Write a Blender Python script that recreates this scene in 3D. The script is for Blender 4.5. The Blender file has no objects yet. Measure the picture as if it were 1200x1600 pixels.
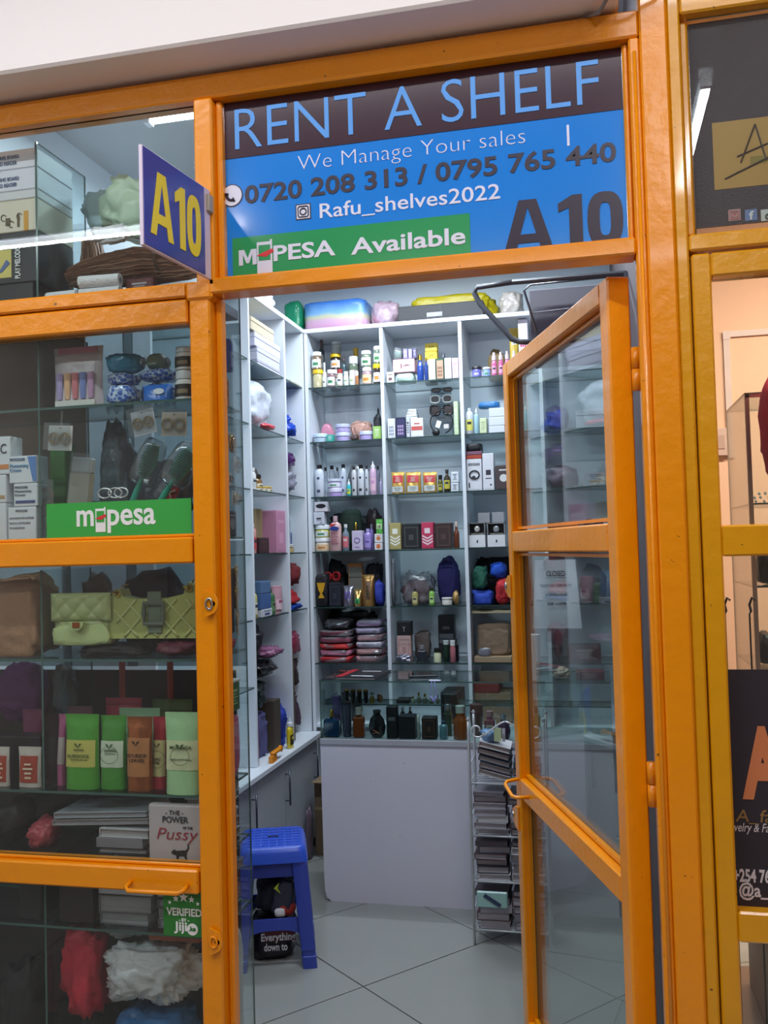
import bpy, math, random
from mathutils import Vector, Matrix, noise

# ---------------------------------------------------------------- camera, world, exposure
sc = bpy.context.scene
COL = sc.collection
F_PX = 1440.0
YAW, PITCH, ROLL = math.radians(12.72), math.radians(2.24), math.radians(-1.566)
CAM = Vector((0, -1.95, 1.5))
_r = Vector((math.cos(YAW), math.sin(YAW), 0))
FW = Vector((-math.sin(YAW) * math.cos(PITCH), math.cos(YAW) * math.cos(PITCH), math.sin(PITCH)))
_u = _r.cross(FW)
RT = math.cos(ROLL) * _r + math.sin(ROLL) * _u
UP = -math.sin(ROLL) * _r + math.cos(ROLL) * _u
cd = bpy.data.cameras.new('camera')
cam = bpy.data.objects.new('camera', cd)
COL.objects.link(cam)
cd.sensor_fit = 'HORIZONTAL'
cd.sensor_width = 36
cd.lens = F_PX / 1200 * 36
cd.clip_start = 0.02
cam.matrix_world = Matrix(((RT.x, UP.x, -FW.x, CAM.x), (RT.y, UP.y, -FW.y, CAM.y), (RT.z, UP.z, -FW.z, CAM.z), (0, 0, 0, 1)))
sc.camera = cam
wd = bpy.data.worlds.new('world')
sc.world = wd
wd.use_nodes = True
wd.node_tree.nodes['Background'].inputs[0].default_value = (0.5, 0.52, 0.6, 1)
wd.node_tree.nodes['Background'].inputs[1].default_value = 0.3
sc.view_settings.view_transform = 'Standard'
sc.view_settings.look = 'None'
sc.view_settings.gamma = 1
sc.view_settings.use_curve_mapping = False
sc.view_settings.exposure = 0.0
sc.cycles.max_bounces = 6
sc.cycles.diffuse_bounces = 4
sc.cycles.glossy_bounces = 3
sc.cycles.transmission_bounces = 4
sc.cycles.transparent_max_bounces = 32
sc.cycles.sample_clamp_indirect = 5
sc.cycles.caustics_reflective = False
sc.cycles.caustics_refractive = False

# lamp strengths (watts)
P_SHOP, P_HALL, P_SIDE, P_NEXT = 30.0, 22.0, 12.0, 80.0

def ray(px, py):
    return (px - 600) * RT - (py - 800) * UP + F_PX * FW
def PY(px, py, Y=0.0):
    d = ray(px, py); t = (Y - CAM.y) / d.y; p = CAM + d * t
    return p.x, p.z
def PX(px, py, X):
    d = ray(px, py); t = (X - CAM.x) / d.x; p = CAM + d * t
    return p.y, p.z
def PZ(px, py, Z):
    d = ray(px, py); t = (Z - CAM.z) / d.z; p = CAM + d * t
    return p.x, p.y

# ---------------------------------------------------------------- materials
def lin(c):
    if isinstance(c, str):
        c = c.lstrip('#'); c = [int(c[i:i + 2], 16) for i in (0, 2, 4)]
    o = []
    for v in c[:3]:
        v = v / 255.0
        o.append(v / 12.92 if v <= 0.04045 else ((v + 0.055) / 1.055) ** 2.4)
    return (o[0], o[1], o[2], 1)
_mc = {}
def M(col, rough=0.5, metal=0.0, var=0.12, scale=9.0, bump=0.0, coat=0.0, emit=0.0, alpha=1.0, bscale=None, trans=0.0, speck=None):
    key = (col if isinstance(col, str) else tuple(col), rough, metal, var, scale, bump, coat, emit, alpha, bscale, speck)
    if key in _mc: return _mc[key]
    m = bpy.data.materials.new('mat_%d' % len(_mc)); m.use_nodes = True
    nt = m.node_tree; N = nt.nodes; L = nt.links
    b = N['Principled BSDF']
    c = lin(col)
    tc = N.new('ShaderNodeTexCoord')
    nz = N.new('ShaderNodeTexNoise'); nz.inputs['Scale'].default_value = scale; nz.inputs['Detail'].default_value = 4
    L.new(tc.outputs['Object'], nz.inputs['Vector'])
    mx = N.new('ShaderNodeMix'); mx.data_type = 'RGBA'
    mx.inputs[6].default_value = tuple(max(0, v * (1 - var)) for v in c[:3]) + (1,)
    mx.inputs[7].default_value = tuple(min(1, v * (1 + var)) for v in c[:3]) + (1,)
    L.new(nz.outputs['Fac'], mx.inputs[0])
    out = mx.outputs[2]
    if speck:
        n2 = N.new('ShaderNodeTexNoise'); n2.inputs['Scale'].default_value = speck[1]; n2.inputs['Detail'].default_value = 2
        L.new(tc.outputs['Object'], n2.inputs['Vector'])
        rp = N.new('ShaderNodeMath'); rp.operation = 'GREATER_THAN'; rp.inputs[1].default_value = speck[2]
        L.new(n2.outputs['Fac'], rp.inputs[0])
        m2 = N.new('ShaderNodeMix'); m2.data_type = 'RGBA'
        L.new(rp.outputs[0], m2.inputs[0]); L.new(out, m2.inputs[6]); m2.inputs[7].default_value = lin(speck[0])
        out = m2.outputs[2]
    L.new(out, b.inputs['Base Color'])
    b.inputs['Roughness'].default_value = rough
    b.inputs['Metallic'].default_value = metal
    if coat: b.inputs['Coat Weight'].default_value = coat; b.inputs['Coat Roughness'].default_value = 0.08
    if emit:
        b.inputs['Emission Color'].default_value = c; b.inputs['Emission Strength'].default_value = emit
    if alpha < 1: b.inputs['Alpha'].default_value = alpha
    if bump:
        bp = N.new('ShaderNodeBump'); bp.inputs['Strength'].default_value = bump; bp.inputs['Distance'].default_value = 0.01
        n3 = N.new('ShaderNodeTexNoise'); n3.inputs['Scale'].default_value = bscale or scale * 6; n3.inputs['Detail'].default_value = 5
        L.new(tc.outputs['Object'], n3.inputs['Vector']); L.new(n3.outputs['Fac'], bp.inputs['Height'])
        L.new(bp.outputs[0], b.inputs['Normal'])
    _mc[key] = m
    return m

def glassmat(tint='#f2fbf8', haze=0.0, refl=1.0, rough=0.0, hazecol='#c8ccd0', smear=0.0):
    key = ('glass', tint, haze, refl, rough, hazecol, smear)
    if key in _mc: return _mc[key]
    m = bpy.data.materials.new('glass_%d' % len(_mc)); m.use_nodes = True
    nt = m.node_tree; N = nt.nodes; L = nt.links
    N.remove(N['Principled BSDF'])
    g = N.new('ShaderNodeNewGeometry')
    dt = N.new('ShaderNodeVectorMath'); dt.operation = 'DOT_PRODUCT'
    L.new(g.outputs['Incoming'], dt.inputs[0]); L.new(g.outputs['Normal'], dt.inputs[1])
    def mth(op, a, bb=None):
        n = N.new('ShaderNodeMath'); n.operation = op
        if hasattr(a, 'links'): L.new(a, n.inputs[0])
        else: n.inputs[0].default_value = a
        if bb is not None:
            if hasattr(bb, 'links'): L.new(bb, n.inputs[1])
            else: n.inputs[1].default_value = bb
        return n.outputs[0]
    a = mth('ABSOLUTE', dt.outputs['Value'])
    p = mth('POWER', mth('SUBTRACT', 1.0, a), 5.0)
    fr = mth('MULTIPLY', mth('ADD', mth('MULTIPLY', p, 0.96), 0.04), refl)
    tr = N.new('ShaderNodeBsdfTransparent'); tr.inputs[0].default_value = lin(tint)
    gl = N.new('ShaderNodeBsdfGlossy'); gl.inputs['Roughness'].default_value = rough
    ms = N.new('ShaderNodeMixShader')
    L.new(fr, ms.inputs[0]); L.new(tr.outputs[0], ms.inputs[1]); L.new(gl.outputs[0], ms.inputs[2])
    o = ms.outputs[0]
    if haze:
        df = N.new('ShaderNodeBsdfDiffuse'); df.inputs[0].default_value = lin(hazecol)
        m2 = N.new('ShaderNodeMixShader')
        if smear:
            tc = N.new('ShaderNodeTexCoord'); nz = N.new('ShaderNodeTexNoise'); nz.inputs['Scale'].default_value = smear
            nz.inputs['Detail'].default_value = 5
            L.new(tc.outputs['Object'], nz.inputs['Vector'])
            L.new(mth('MULTIPLY', nz.outputs['Fac'], haze * 2), m2.inputs[0])
        else: m2.inputs[0].default_value = haze
        L.new(o, m2.inputs[1]); L.new(df.outputs[0], m2.inputs[2]); o = m2.outputs[0]
    L.new(o, N['Material Output'].inputs[0])
    _mc[key] = m
    return m

ORANGE = M('#f09400', 0.3, var=0.1, scale=3, bump=0.25, bscale=26, coat=0.35, speck=('#8a5a14', 60, 0.76))
ORANGE2 = M('#dc9a04', 0.35, var=0.12, scale=3, bump=0.25, bscale=26, coat=0.4, speck=('#7a5212', 60, 0.76))
GLASS = glassmat('#f6fbfa', haze=0.012, smear=3)
GLASS_SHELF = glassmat('#eef5f5')
GLASS_EDGE = M('#46645f', 0.15, var=0.1)
GLASS_DARK_EDGE = M('#2c4440', 0.2, var=0.1)
CLEAR = glassmat('#eef2f4', haze=0.06, refl=2.6, rough=0.12)
CLEAR2 = glassmat('#e6eaee', haze=0.15, refl=3.0, rough=0.15, hazecol='#e8edf2')
WHITEBOARD = M('#e2e9f0', 0.45, var=0.04)
WHITE = M('#eceef0', 0.45, var=0.03)
BLACK = M('#16161a', 0.4, var=0.1)
INK = M('#2a2c34', 0.6, var=0.05)
CHROME = M('#c8ccd0', 0.18, 1.0, var=0.05)
GOLD = M('#d8b048', 0.22, 1.0, var=0.08)

# ---------------------------------------------------------------- mesh building
def _mk(name, v, f, mi, mats, parent=None, loc=(0, 0, 0), rot=(0, 0, 0), smooth=False):
    me = bpy.data.meshes.new(name)
    me.from_pydata(v, [], f)
    if not isinstance(mats, (list, tuple)): mats = [mats]
    for m in mats: me.materials.append(m)
    if any(mi): me.polygons.foreach_set('material_index', mi)
    if smooth is True:
        me.polygons.foreach_set('use_smooth', [True] * len(f))
    elif smooth:
        me.polygons.foreach_set('use_smooth', [True] * len(f)); me.set_sharp_from_angle(angle=smooth)
    me.update()
    o = bpy.data.objects.new(name, me)
    COL.objects.link(o)
    o.parent = parent; o.location = loc; o.rotation_euler = rot
    return o

class MB:
    def __init__(s): s.v = []; s.f = []; s.m = []
    def add(s, vs, fs, m=0):
        n = len(s.v); s.v += [tuple(p) for p in vs]; s.f += [tuple(i + n for i in f) for f in fs]; s.m += [m] * len(fs)
        return s
    def box(s, x0, x1, y0, y1, z0, z1, m=0, b=0.0, T=None):
        if x0 > x1: x0, x1 = x1, x0
        if y0 > y1: y0, y1 = y1, y0
        if z0 > z1: z0, z1 = z1, z0
        c = ((x0 + x1) / 2, (y0 + y1) / 2, (z0 + z1) / 2); h = ((x1 - x0) / 2, (y1 - y0) / 2, (z1 - z0) / 2)
        if b <= 0:
            vs = [(c[0] + sx * h[0], c[1] + sy * h[1], c[2] + sz * h[2]) for sx in (-1, 1) for sy in (-1, 1) for sz in (-1, 1)]
            fs = [(0, 1, 3, 2), (4, 6, 7, 5), (0, 4, 5, 1), (2, 3, 7, 6), (0, 2, 6, 4), (1, 5, 7, 3)]
        else:
            b = min(b, min(h) * 0.9); idx = {}; vs = []
            for sx in (-1, 1):
                for sy in (-1, 1):
                    for sz in (-1, 1):
                        sg = (sx, sy, sz)
                        for a in range(3):
                            idx[(sg, a)] = len(vs)
                            vs.append(tuple(c[k] + sg[k] * (h[k] - (0 if k == a else b)) for k in range(3)))
            fs = []
            for a in range(3):
                p, q = (a + 1) % 3, (a + 2) % 3
                for sa in (-1, 1):
                    def sg(sp, sq):
                        t = [0, 0, 0]; t[a] = sa; t[p] = sp; t[q] = sq; return tuple(t)
                    fs.append([idx[(sg(*e), a)] for e in ((-1, -1), (1, -1), (1, 1), (-1, 1))])
            for a in range(3):
                p, q = (a + 1) % 3, (a + 2) % 3
                for sp in (-1, 1):
                    for sq in (-1, 1):
                        def s2(sa):
                            t = [0, 0, 0]; t[a] = sa; t[p] = sp; t[q] = sq; return tuple(t)
                        fs.append([idx[(s2(-1), p)], idx[(s2(1), p)], idx[(s2(1), q)], idx[(s2(-1), q)]])
            for sx in (-1, 1):
                for sy in (-1, 1):
                    for sz in (-1, 1): fs.append([idx[((sx, sy, sz), a)] for a in range(3)])
            for i, f in enumerate(fs):
                a, b2, c2 = (Vector(vs[f[k]]) for k in range(3))
                n = (b2 - a).cross(c2 - a); ctr = sum((Vector(vs[k]) for k in f), Vector()) / len(f)
                if n.dot(ctr - Vector(c)) < 0: fs[i] = f[::-1]
        if T is not None: vs = [tuple(T @ Vector(p)) for p in vs]
        return s.add(vs, fs, m)
    def lathe(s, prof, n=20, cx=0, cy=0, m=0, sy=1.0, a0=0.0, a1=2 * math.pi, T=None):
        full = abs(a1 - a0 - 2 * math.pi) < 1e-6
        k = n if full else n + 1
        vs = []; fs = []
        for r, z in prof:
            for i in range(k):
                a = a0 + (a1 - a0) * i / n
                vs.append((cx + r * math.cos(a), cy + r * sy * math.sin(a), z))
        for j in range(len(prof) - 1):
            for i in range(n):
                i2 = (i + 1) % k
                fs.append((j * k + i, j * k + i2, (j + 1) * k + i2, (j + 1) * k + i))
        if full:
            if prof[0][0] > 1e-6: fs.append(tuple(range(k - 1, -1, -1)))
            if prof[-1][0] > 1e-6: fs.append(tuple((len(prof) - 1) * k + i for i in range(k)))
        if T is not None: vs = [tuple(T @ Vector(p)) for p in vs]
        return s.add(vs, fs, m)
    def tube(s, pts, r, n=8, m=0, close=False, taper=None):
        pts = [Vector(p) for p in pts]; K = len(pts); vs = []; fs = []
        prevn = None
        for i, p in enumerate(pts):
            if close: t = pts[(i + 1) % K] - pts[i - 1]
            else: t = pts[min(i + 1, K - 1)] - pts[max(i - 1, 0)]
            t.normalize()
            if prevn is None: nn = t.orthogonal().normalized()
            else:
                nn = prevn - t * prevn.dot(t)
                nn = nn.normalized() if nn.length > 1e-6 else t.orthogonal().normalized()
            prevn = nn; bb = t.cross(nn)
            rr = r if taper is None else r * taper[i]
            for j in range(n):
                a = 2 * math.pi * j / n
                vs.append(tuple(p + nn * math.cos(a) * rr + bb * math.sin(a) * rr))
        for i in range(K if close else K - 1):
            i2 = (i + 1) % K
            for j in range(n):
                j2 = (j + 1) % n
                fs.append((i * n + j, i * n + j2, i2 * n + j2, i2 * n + j))
        if not close: fs.append(tuple(range(n - 1, -1, -1))); fs.append(tuple((K - 1) * n + j for j in range(n)))
        return s.add(vs, fs, m)
    def prism(s, poly, y0, y1, m=0, T=None):
        n = len(poly)
        vs = [(x, y0, z) for x, z in poly] + [(x, y1, z) for x, z in poly]
        area = sum(poly[i][0] * poly[(i + 1) % n][1] - poly[(i + 1) % n][0] * poly[i][1] for i in range(n))
        fs = [tuple(range(n)), tuple(range(2 * n - 1, n - 1, -1))] + [(i, i + n, (i + 1) % n + n, (i + 1) % n) for i in range(n)]
        if area < 0: fs = [f[::-1] for f in fs]
        if T is not None: vs = [tuple(T @ Vector(p)) for p in vs]
        return s.add(vs, fs, m)
    def build(s, name, mats, parent=None, loc=(0, 0, 0), rot=(0, 0, 0), smooth=False):
        return _mk(name, s.v, s.f, s.m, mats, parent, loc, rot, smooth)

SM = math.radians(40)
def empty(name, loc=(0, 0, 0), rz=0.0):
    o = bpy.data.objects.new(name, None); COL.objects.link(o)
    o.empty_display_size = 0.05; o.location = loc; o.rotation_euler = (0, 0, rz)
    return o
def tag(o, label=None, cat=None, group=None, kind=None):
    if label: o['label'] = label
    if cat: o['category'] = cat
    if group: o['group'] = group
    if kind: o['kind'] = kind
    return o
def thing(name, label, cat, loc=(0, 0, 0), rz=0.0, group=None):
    return tag(empty(name, loc, rz), label, cat, group)
def bxo(name, x0, x1, y0, y1, z0, z1, mat, parent=None, b=0.0):
    return MB().box(x0, x1, y0, y1, z0, z1, 0, b).build(name, mat, parent)
def pane(name, x0, x1, y0, y1, z0, z1, parent=None, mat=None, edge=None):
    """a glass sheet: its two large faces clear, its four edges green"""
    mb = MB().box(x0, x1, y0, y1, z0, z1)
    d = (abs(x1 - x0), abs(y1 - y0), abs(z1 - z0)); a = d.index(min(d))
    # faces: 0,1 = x ; 2,3 = y ; 4,5 = z
    mb.m = [0 if i // 2 == a else 1 for i in range(6)]
    return mb.build(name, [mat or GLASS, edge or GLASS_EDGE], parent)

# ---------------------------------------------------------------- lettering
_textcache = {}
def textmesh(s, off, ext):
    key = (s, off, ext)
    if key not in _textcache:
        c = bpy.data.curves.new('lettering', 'FONT'); c.body = s; c.offset = off; c.extrude = ext; c.resolution_u = 3
        o = bpy.data.objects.new('lettering', c)
        me = bpy.data.meshes.new_from_object(o)
        bpy.data.objects.remove(o)
        vs = [tuple(v.co) for v in me.vertices]; fs = [tuple(p.vertices) for p in me.polygons]
        bpy.data.meshes.remove(me)
        _textcache[key] = (vs, fs)
    return _textcache[key]
CAPH = 0.688
def text(s, x0, x1, z0, cap, y, mat, parent=None, off=0.0, name='lettering', depth=0.0012, T=None, slant=0.0):
    """s set from x0 to x1 on the plane y, baseline z0, capitals cap high; faces -y"""
    vs, fs = textmesh(s, off, 0.01)
    a = min(v[0] for v in vs); b = max(v[0] for v in vs); k = (x1 - x0) / (b - a); kz = cap / CAPH
    out = [(x0 + (v[0] - a) * k + slant * v[1] * kz, y - (v[2] + 0.01) / 0.02 * depth, z0 + v[1] * kz) for v in vs]
    if T is not None: out = [tuple(T @ Vector(p)) for p in out]
    return _mk(name, out, fs, [0] * len(fs), mat, parent)

# ---------------------------------------------------------------- shapes with folds
_ico = {}
def ico(n):
    if n not in _ico:
        import bmesh
        bm = bmesh.new(); bmesh.ops.create_icosphere(bm, subdivisions=n, radius=1)
        bm.verts.ensure_lookup_table()
        _ico[n] = ([v.co.copy() for v in bm.verts], [tuple(v.index for v in f.verts) for f in bm.faces]); bm.free()
    return _ico[n]
def blob(name, w, d, h, mat, parent=None, seed=0, amp=0.16, freq=1.6, sub=4, box=0.72, loc=(0, 0, 0), rot=(0, 0, 0), flat=0.5, smooth=True, gather=0.0, stretch=(1, 1, 1)):
    """a crumpled soft body w x d x h resting on z=0: lumps, pillowed facets and sharp creases"""
    V, Fc = ico(sub); out = []
    off = Vector((seed * 7.31, seed * 3.17, seed * 1.7)); A = amp * 1.5
    for p in V:
        q = Vector([math.copysign(abs(c) ** box, c) for c in p])
        st = Vector((p.x * stretch[0], p.y * stretch[1], p.z * stretch[2])) + off
        n = noise.noise(st * freq * 0.8) * 0.9
        dd, _p = noise.voronoi(st * freq * 1.5)
        n += min(0.6, (dd[1] - dd[0]) * 0.9) * 0.7
        n += (1 - abs(noise.noise(st * freq * 2.1)) * 2.2) ** 3 * 0.35
        n += (1 - abs(noise.noise(st * freq * 5.0)) * 2.5) * 0.10
        q *= 1 - A * 0.6 + A * n * 0.9
        if gather and p.z > 0: q.x *= 1 - gather * p.z ** 1.5; q.y *= 1 - gather * p.z ** 1.5
        out.append(q)
    mn = [min(q[i] for q in out) for i in range(3)]; mx = [max(q[i] for q in out) for i in range(3)]
    res = []
    for q in out:
        x = ((q.x - mn[0]) / (mx[0] - mn[0]) - 0.5) * w; y = ((q.y - mn[1]) / (mx[1] - mn[1]) - 0.5) * d
        z = (q.z - mn[2]) / (mx[2] - mn[2]); z = max(0.0, z * (1 + flat * 0.12) - flat * 0.12) * h
        res.append((x, y, z))
    return _mk(name, res, Fc, [0] * len(Fc), mat, parent, loc, rot, smooth)

# ---------------------------------------------------------------- the setting
def struct(name, mb, mats, parent=None, smooth=False):
    o = mb.build(name, mats, parent, smooth=smooth)
    if parent is None: o['kind'] = 'structure'
    return o
XL, XR, YB, ZC = -1.80, 0.135, 2.98, 3.0      # the shop
NX0, NX1, NY = 0.235, 2.3, 2.3                  # the shop next door
HX0, HX1, HY = -3.2, 2.3, -4.6                # the passage in front

SHOPWALL = M('#e2eff6', 0.7, var=0.04, scale=2)
PEACH = M('#e6b896', 0.75, var=0.05, scale=2)
HALL = M('#d8d2cc', 0.8, var=0.05, scale=1.5)
def clip(poly, x0, x1, y0, y1):
    for ax, lim, sg in ((0, x0, 1), (0, x1, -1), (1, y0, 1), (1, y1, -1)):
        out = []
        for i in range(len(poly)):
            a, b = poly[i - 1], poly[i]
            da, db = sg * (a[ax] - lim), sg * (b[ax] - lim)
            if (da >= 0) != (db >= 0):
                t = da / (da - db); out.append((a[0] + (b[0] - a[0]) * t, a[1] + (b[1] - a[1]) * t))
            if db >= 0: out.append(b)
        poly = out
        if not poly: return []
    return poly
floor = struct('floor', MB().box(HX0, HX1, HY, YB + 0.1, -0.12, -0.003), M('#4c4a48', 0.8))
def tiles(x0, x1, y0, y1, ox, oy, ang, size, gap, mat, seed):
    rnd = random.Random(seed); c, s = math.cos(ang), math.sin(ang)
    R = int(8 / size)
    for i in range(-R, R):
        for j in range(-R, R):
            q = [((i + u) * size + e * gap / 2, (j + w) * size + g * gap / 2) for u, w, e, g in ((0, 0, 1, 1), (1, 0, -1, 1), (1, 1, -1, -1), (0, 1, 1, -1))]
            q = [(ox + a * c - b * s, oy + a * s + b * c) for a, b in q]
            if max(p[0] for p in q) < x0 or min(p[0] for p in q) > x1 or max(p[1] for p in q) < y0 or min(p[1] for p in q) > y1: continue
            q = clip(q, x0, x1, y0, y1)
            if len(q) < 3: continue
            area = abs(sum(q[k - 1][0] * q[k][1] - q[k][0] * q[k - 1][1] for k in range(len(q)))) / 2
            if area < 0.002: continue
            n = len(q); h = rnd.uniform(-0.0003, 0.0003)
            vs = [(a, b, -0.004) for a, b in q] + [(a, b, h) for a, b in q]
            fs = [tuple(range(n - 1, -1, -1)), tuple(range(n, 2 * n))] + [(k, (k + 1) % n, (k + 1) % n + n, k + n) for k in range(n)]
            _mk('tile', vs, fs, [0] * len(fs), mat, floor)
TILE = M('#929490', 0.22, var=0.05, scale=4, coat=0.2)
TILE2 = M('#dcd8d4', 0.2, var=0.04, scale=4, coat=0.2)
tiles(XL, XR, 0.02, YB, -0.822, 1.167, math.radians(49), 0.6, 0.005, TILE, 1)
tiles(HX0, HX1, HY, 0.02, -0.9, -0.3, 0, 0.6, 0.005, TILE, 2)
tiles(NX0, NX1, 0.02, NY, 0.4, 0.9, math.radians(20), 0.6, 0.004, TILE2, 3)

struct('ceiling', MB().box(XL - 0.1, NX1, -0.0, YB + 0.1, ZC, ZC + 0.1), M('#b9bdc0', 0.8, var=0.03))
struct('ceiling', MB().box(HX0, HX1, HY, 0.0, 3.25, 3.35), M('#d9d6d2', 0.8, var=0.03))
struct('wall_left', MB().box(XL - 0.1, XL, 0.0, YB, 0, ZC), SHOPWALL)
struct('wall_back', MB().box(XL - 0.1, NX0 - 0.05, YB, YB + 0.1, 0, ZC), SHOPWALL)
struct('wall_right', MB().box(XR, NX0, 0.06, YB, 0, ZC), [M('#574c50', 0.7, var=0.1)])
struct('wall_next_back', MB().box(NX0, NX1, NY, NY + 0.1, 0, ZC), PEACH)
struct('wall_next_right', MB().box(NX1, NX1 + 0.1, HY, NY + 0.1, 0, 3.3), PEACH)
struct('wall_hall_left', MB().box(HX0 - 0.1, HX0, HY, 0, 0, 3.3), HALL)
struct('wall_hall_back', MB().box(HX0, HX1, HY - 0.1, HY, 0, 3.3), M('#6c6260', 0.8, var=0.2, scale=1.2))
struct('wall_front', MB().box(HX0, -1.97, -0.05, 0.03, 0, 3.25), HALL)
# the deep white beam over the shopfront
struct('ceiling_beam', MB().box(HX0, 0.09, -0.135, 0.03, 2.6, 3.25, 0, 0.006).box(0.09, HX1, -0.135, 0.03, 2.66, 3.25, 0, 0.006), M('#efeae8', 0.75, var=0.03, scale=2))
# thin cable tucked under the beam beside the post
cab = [(0.02, -0.02, 2.592), (0.05, -0.06, 2.575), (0.075, -0.09, 2.6), (0.1, -0.1, 2.61), (0.16, -0.08, 2.62), (0.22, -0.06, 2.645)]
tag(MB().tube(cab, 0.004, 8).build('cable', M('#8b8584', 0.5), smooth=True), 'thin grey cable running under the beam beside the tall orange post', 'cable')

# fixed orange frame of the shopfront
def frame(name, x0, x1, z0, z1, y0=-0.03, y1=0.03, parent=None, mat=ORANGE, b=0.004):
    o = MB().box(x0, x1, y0, y1, z0, z1, 0, b).build(name, mat, parent)
    if parent is None: o['kind'] = 'structure'
    return o
t1 = empty('trim_1'); t1['kind'] = 'structure'        # head rail under the beam
frame('rail', -1.97, 0.1275, 2.532, 2.588, parent=t1)
frame('bead', -1.9, 0.1275, 2.588, 2.597, -0.012, 0.02, parent=t1)
t2 = empty('trim_2'); t2['kind'] = 'structure'        # post between window and doorway
frame('post', -0.873, -0.823, 0.0, 2.10, parent=t2)
frame('post', -0.852, -0.808, 2.10, 2.531, -0.034, 0.03, parent=t2)
frame('bead', -0.808, -0.793, 2.117, 2.531, -0.012, 0.03, parent=t2)
frame('bead', -0.862, -0.852, 2.117, 2.531, -0.012, 0.03, parent=t2)
MB().box(-0.878, -0.815, -0.036, 0.03, 2.07, 2.112, 0, 0.006).build('weld_plate', ORANGE, t2)
frame('door_stop', -0.823, -0.808, 0.0, 2.08, 0.0, 0.03, parent=t2)
t3 = empty('trim_3'); t3['kind'] = 'structure'        # tall post right of the doorway
frame('post', 0.128, 0.182, 0.0, 2.655, -0.036, 0.03, parent=t3)
frame('post', 0.106, 0.128, 0.0, 2.531, -0.03, 0.03, parent=t3)
frame('post', 0.1824, 0.208, 0.0, 2.64, -0.03, 0.03, parent=t3, mat=ORANGE2)
frame('bead', 0.094, 0.106, 2.117, 2.531, -0.01, 0.03, parent=t3)
frame('bead', 0.208, 0.224, 2.115, 2.56, -0.008, 0.03, parent=t3, mat=ORANGE2)
MB().tube([(0.117, -0.031, 0.02), (0.117, -0.031, 2.5)], 0.004, 6).build('bead', ORANGE, t3, smooth=True)
t4 = empty('trim_4'); t4['kind'] = 'structure'        # rail over the doorway, under the signboard
frame('rail', -0.823, 0.106, 2.082, 2.117, -0.034, 0.03, parent=t4)
frame('bead', -0.80, 0.10, 2.117, 2.124, -0.014, 0.02, parent=t4)
t5 = empty('trim_5'); t5['kind'] = 'structure'        # rail over the display window
frame('rail', -1.97, -0.879, 2.081, 2.112, -0.03, 0.03, parent=t5)
frame('bead', -1.9, -0.863, 2.112, 2.12, -0.012, 0.02, parent=t5)
t6 = empty('trim_6'); t6['kind'] = 'structure'
frame('post', -1.97, -1.925, 0.0, 2.531, parent=t6)

# pane above the display window
w1 = empty('window_1'); w1['kind'] = 'structure'
pane('pane', -1.925, -0.862, -0.003, 0.003, 2.12, 2.532, w1)
# hinged glazed frame of the display window
w2 = empty('window_2'); w2['kind'] = 'structure'
SX0, SX1 = -1.92, -0.879
frame('stile', SX0, SX0 + 0.04, 0.03, 2.075, -0.026, 0.022, w2)
for z0, z1 in ((2.022, 2.078), (1.478, 1.537), (0.744, 0.797), (0.02, 0.075)):
    frame('rail', SX0 + 0.041, SX1, z0, z1, -0.026, 0.022, w2)
    frame('bead', SX0 + 0.041, SX1, z1 + 0.0005, z1 + 0.008, -0.008, 0.02, w2, b=0.002)
for z0, z1 in ((1.545, 2.021), (0.805, 1.477), (0.083, 0.743)):
    pane('pane', SX0 + 0.041, SX1, -0.002, 0.002, z0, z1, w2)
# pull handle on the lower rail
hx0, hz = PY(203, 1378, -0.03); hx1, _ = PY(292, 1376, -0.03); hz = 0.757
MB().tube([(hx0, -0.025, hz + 0.008), (hx0, -0.05, hz + 0.004), (hx0 + 0.01, -0.058, hz), (hx1 - 0.01, -0.058, hz), (hx1, -0.05, hz + 0.004), (hx1, -0.025, hz + 0.008)], 0.0052, 8).build('handle', ORANGE, w2, smooth=True)
# lock plates with eyes on the post
for k, (px, py) in enumerate(((329, 943), (336, 1470))):
    x, z = PY(px, py, -0.034)
    pts = [(x - 0.012, z - 0.03)] + [(x + 0.02 * math.cos(a), z + 0.024 * math.sin(a)) for a in [math.radians(d) for d in range(-80, 81, 20)]] + [(x - 0.012, z + 0.03)]
    hp = MB().prism(pts, -0.041, -0.036).build('hasp', ORANGE, t2)
    ring = [(x + 0.008 * math.cos(a), -0.043, z + 0.012 * math.sin(a)) for a in [math.radians(d) for d in range(0, 360, 30)]]
    MB().tube(ring, 0.0026, 6, close=True).build('eye', CHROME if k == 0 else ORANGE, hp, smooth=True)
    MB().lathe([(0.0, 0), (0.006, 0.0)], 10, T=Matrix.Translation((x + 0.008, -0.0415, z)) @ Matrix.Rotation(math.radians(90), 4, 'X')).build('keyhole', M('#3a2408', 0.8), hp)
for z in (1.45, 0.55):
    pass

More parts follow.
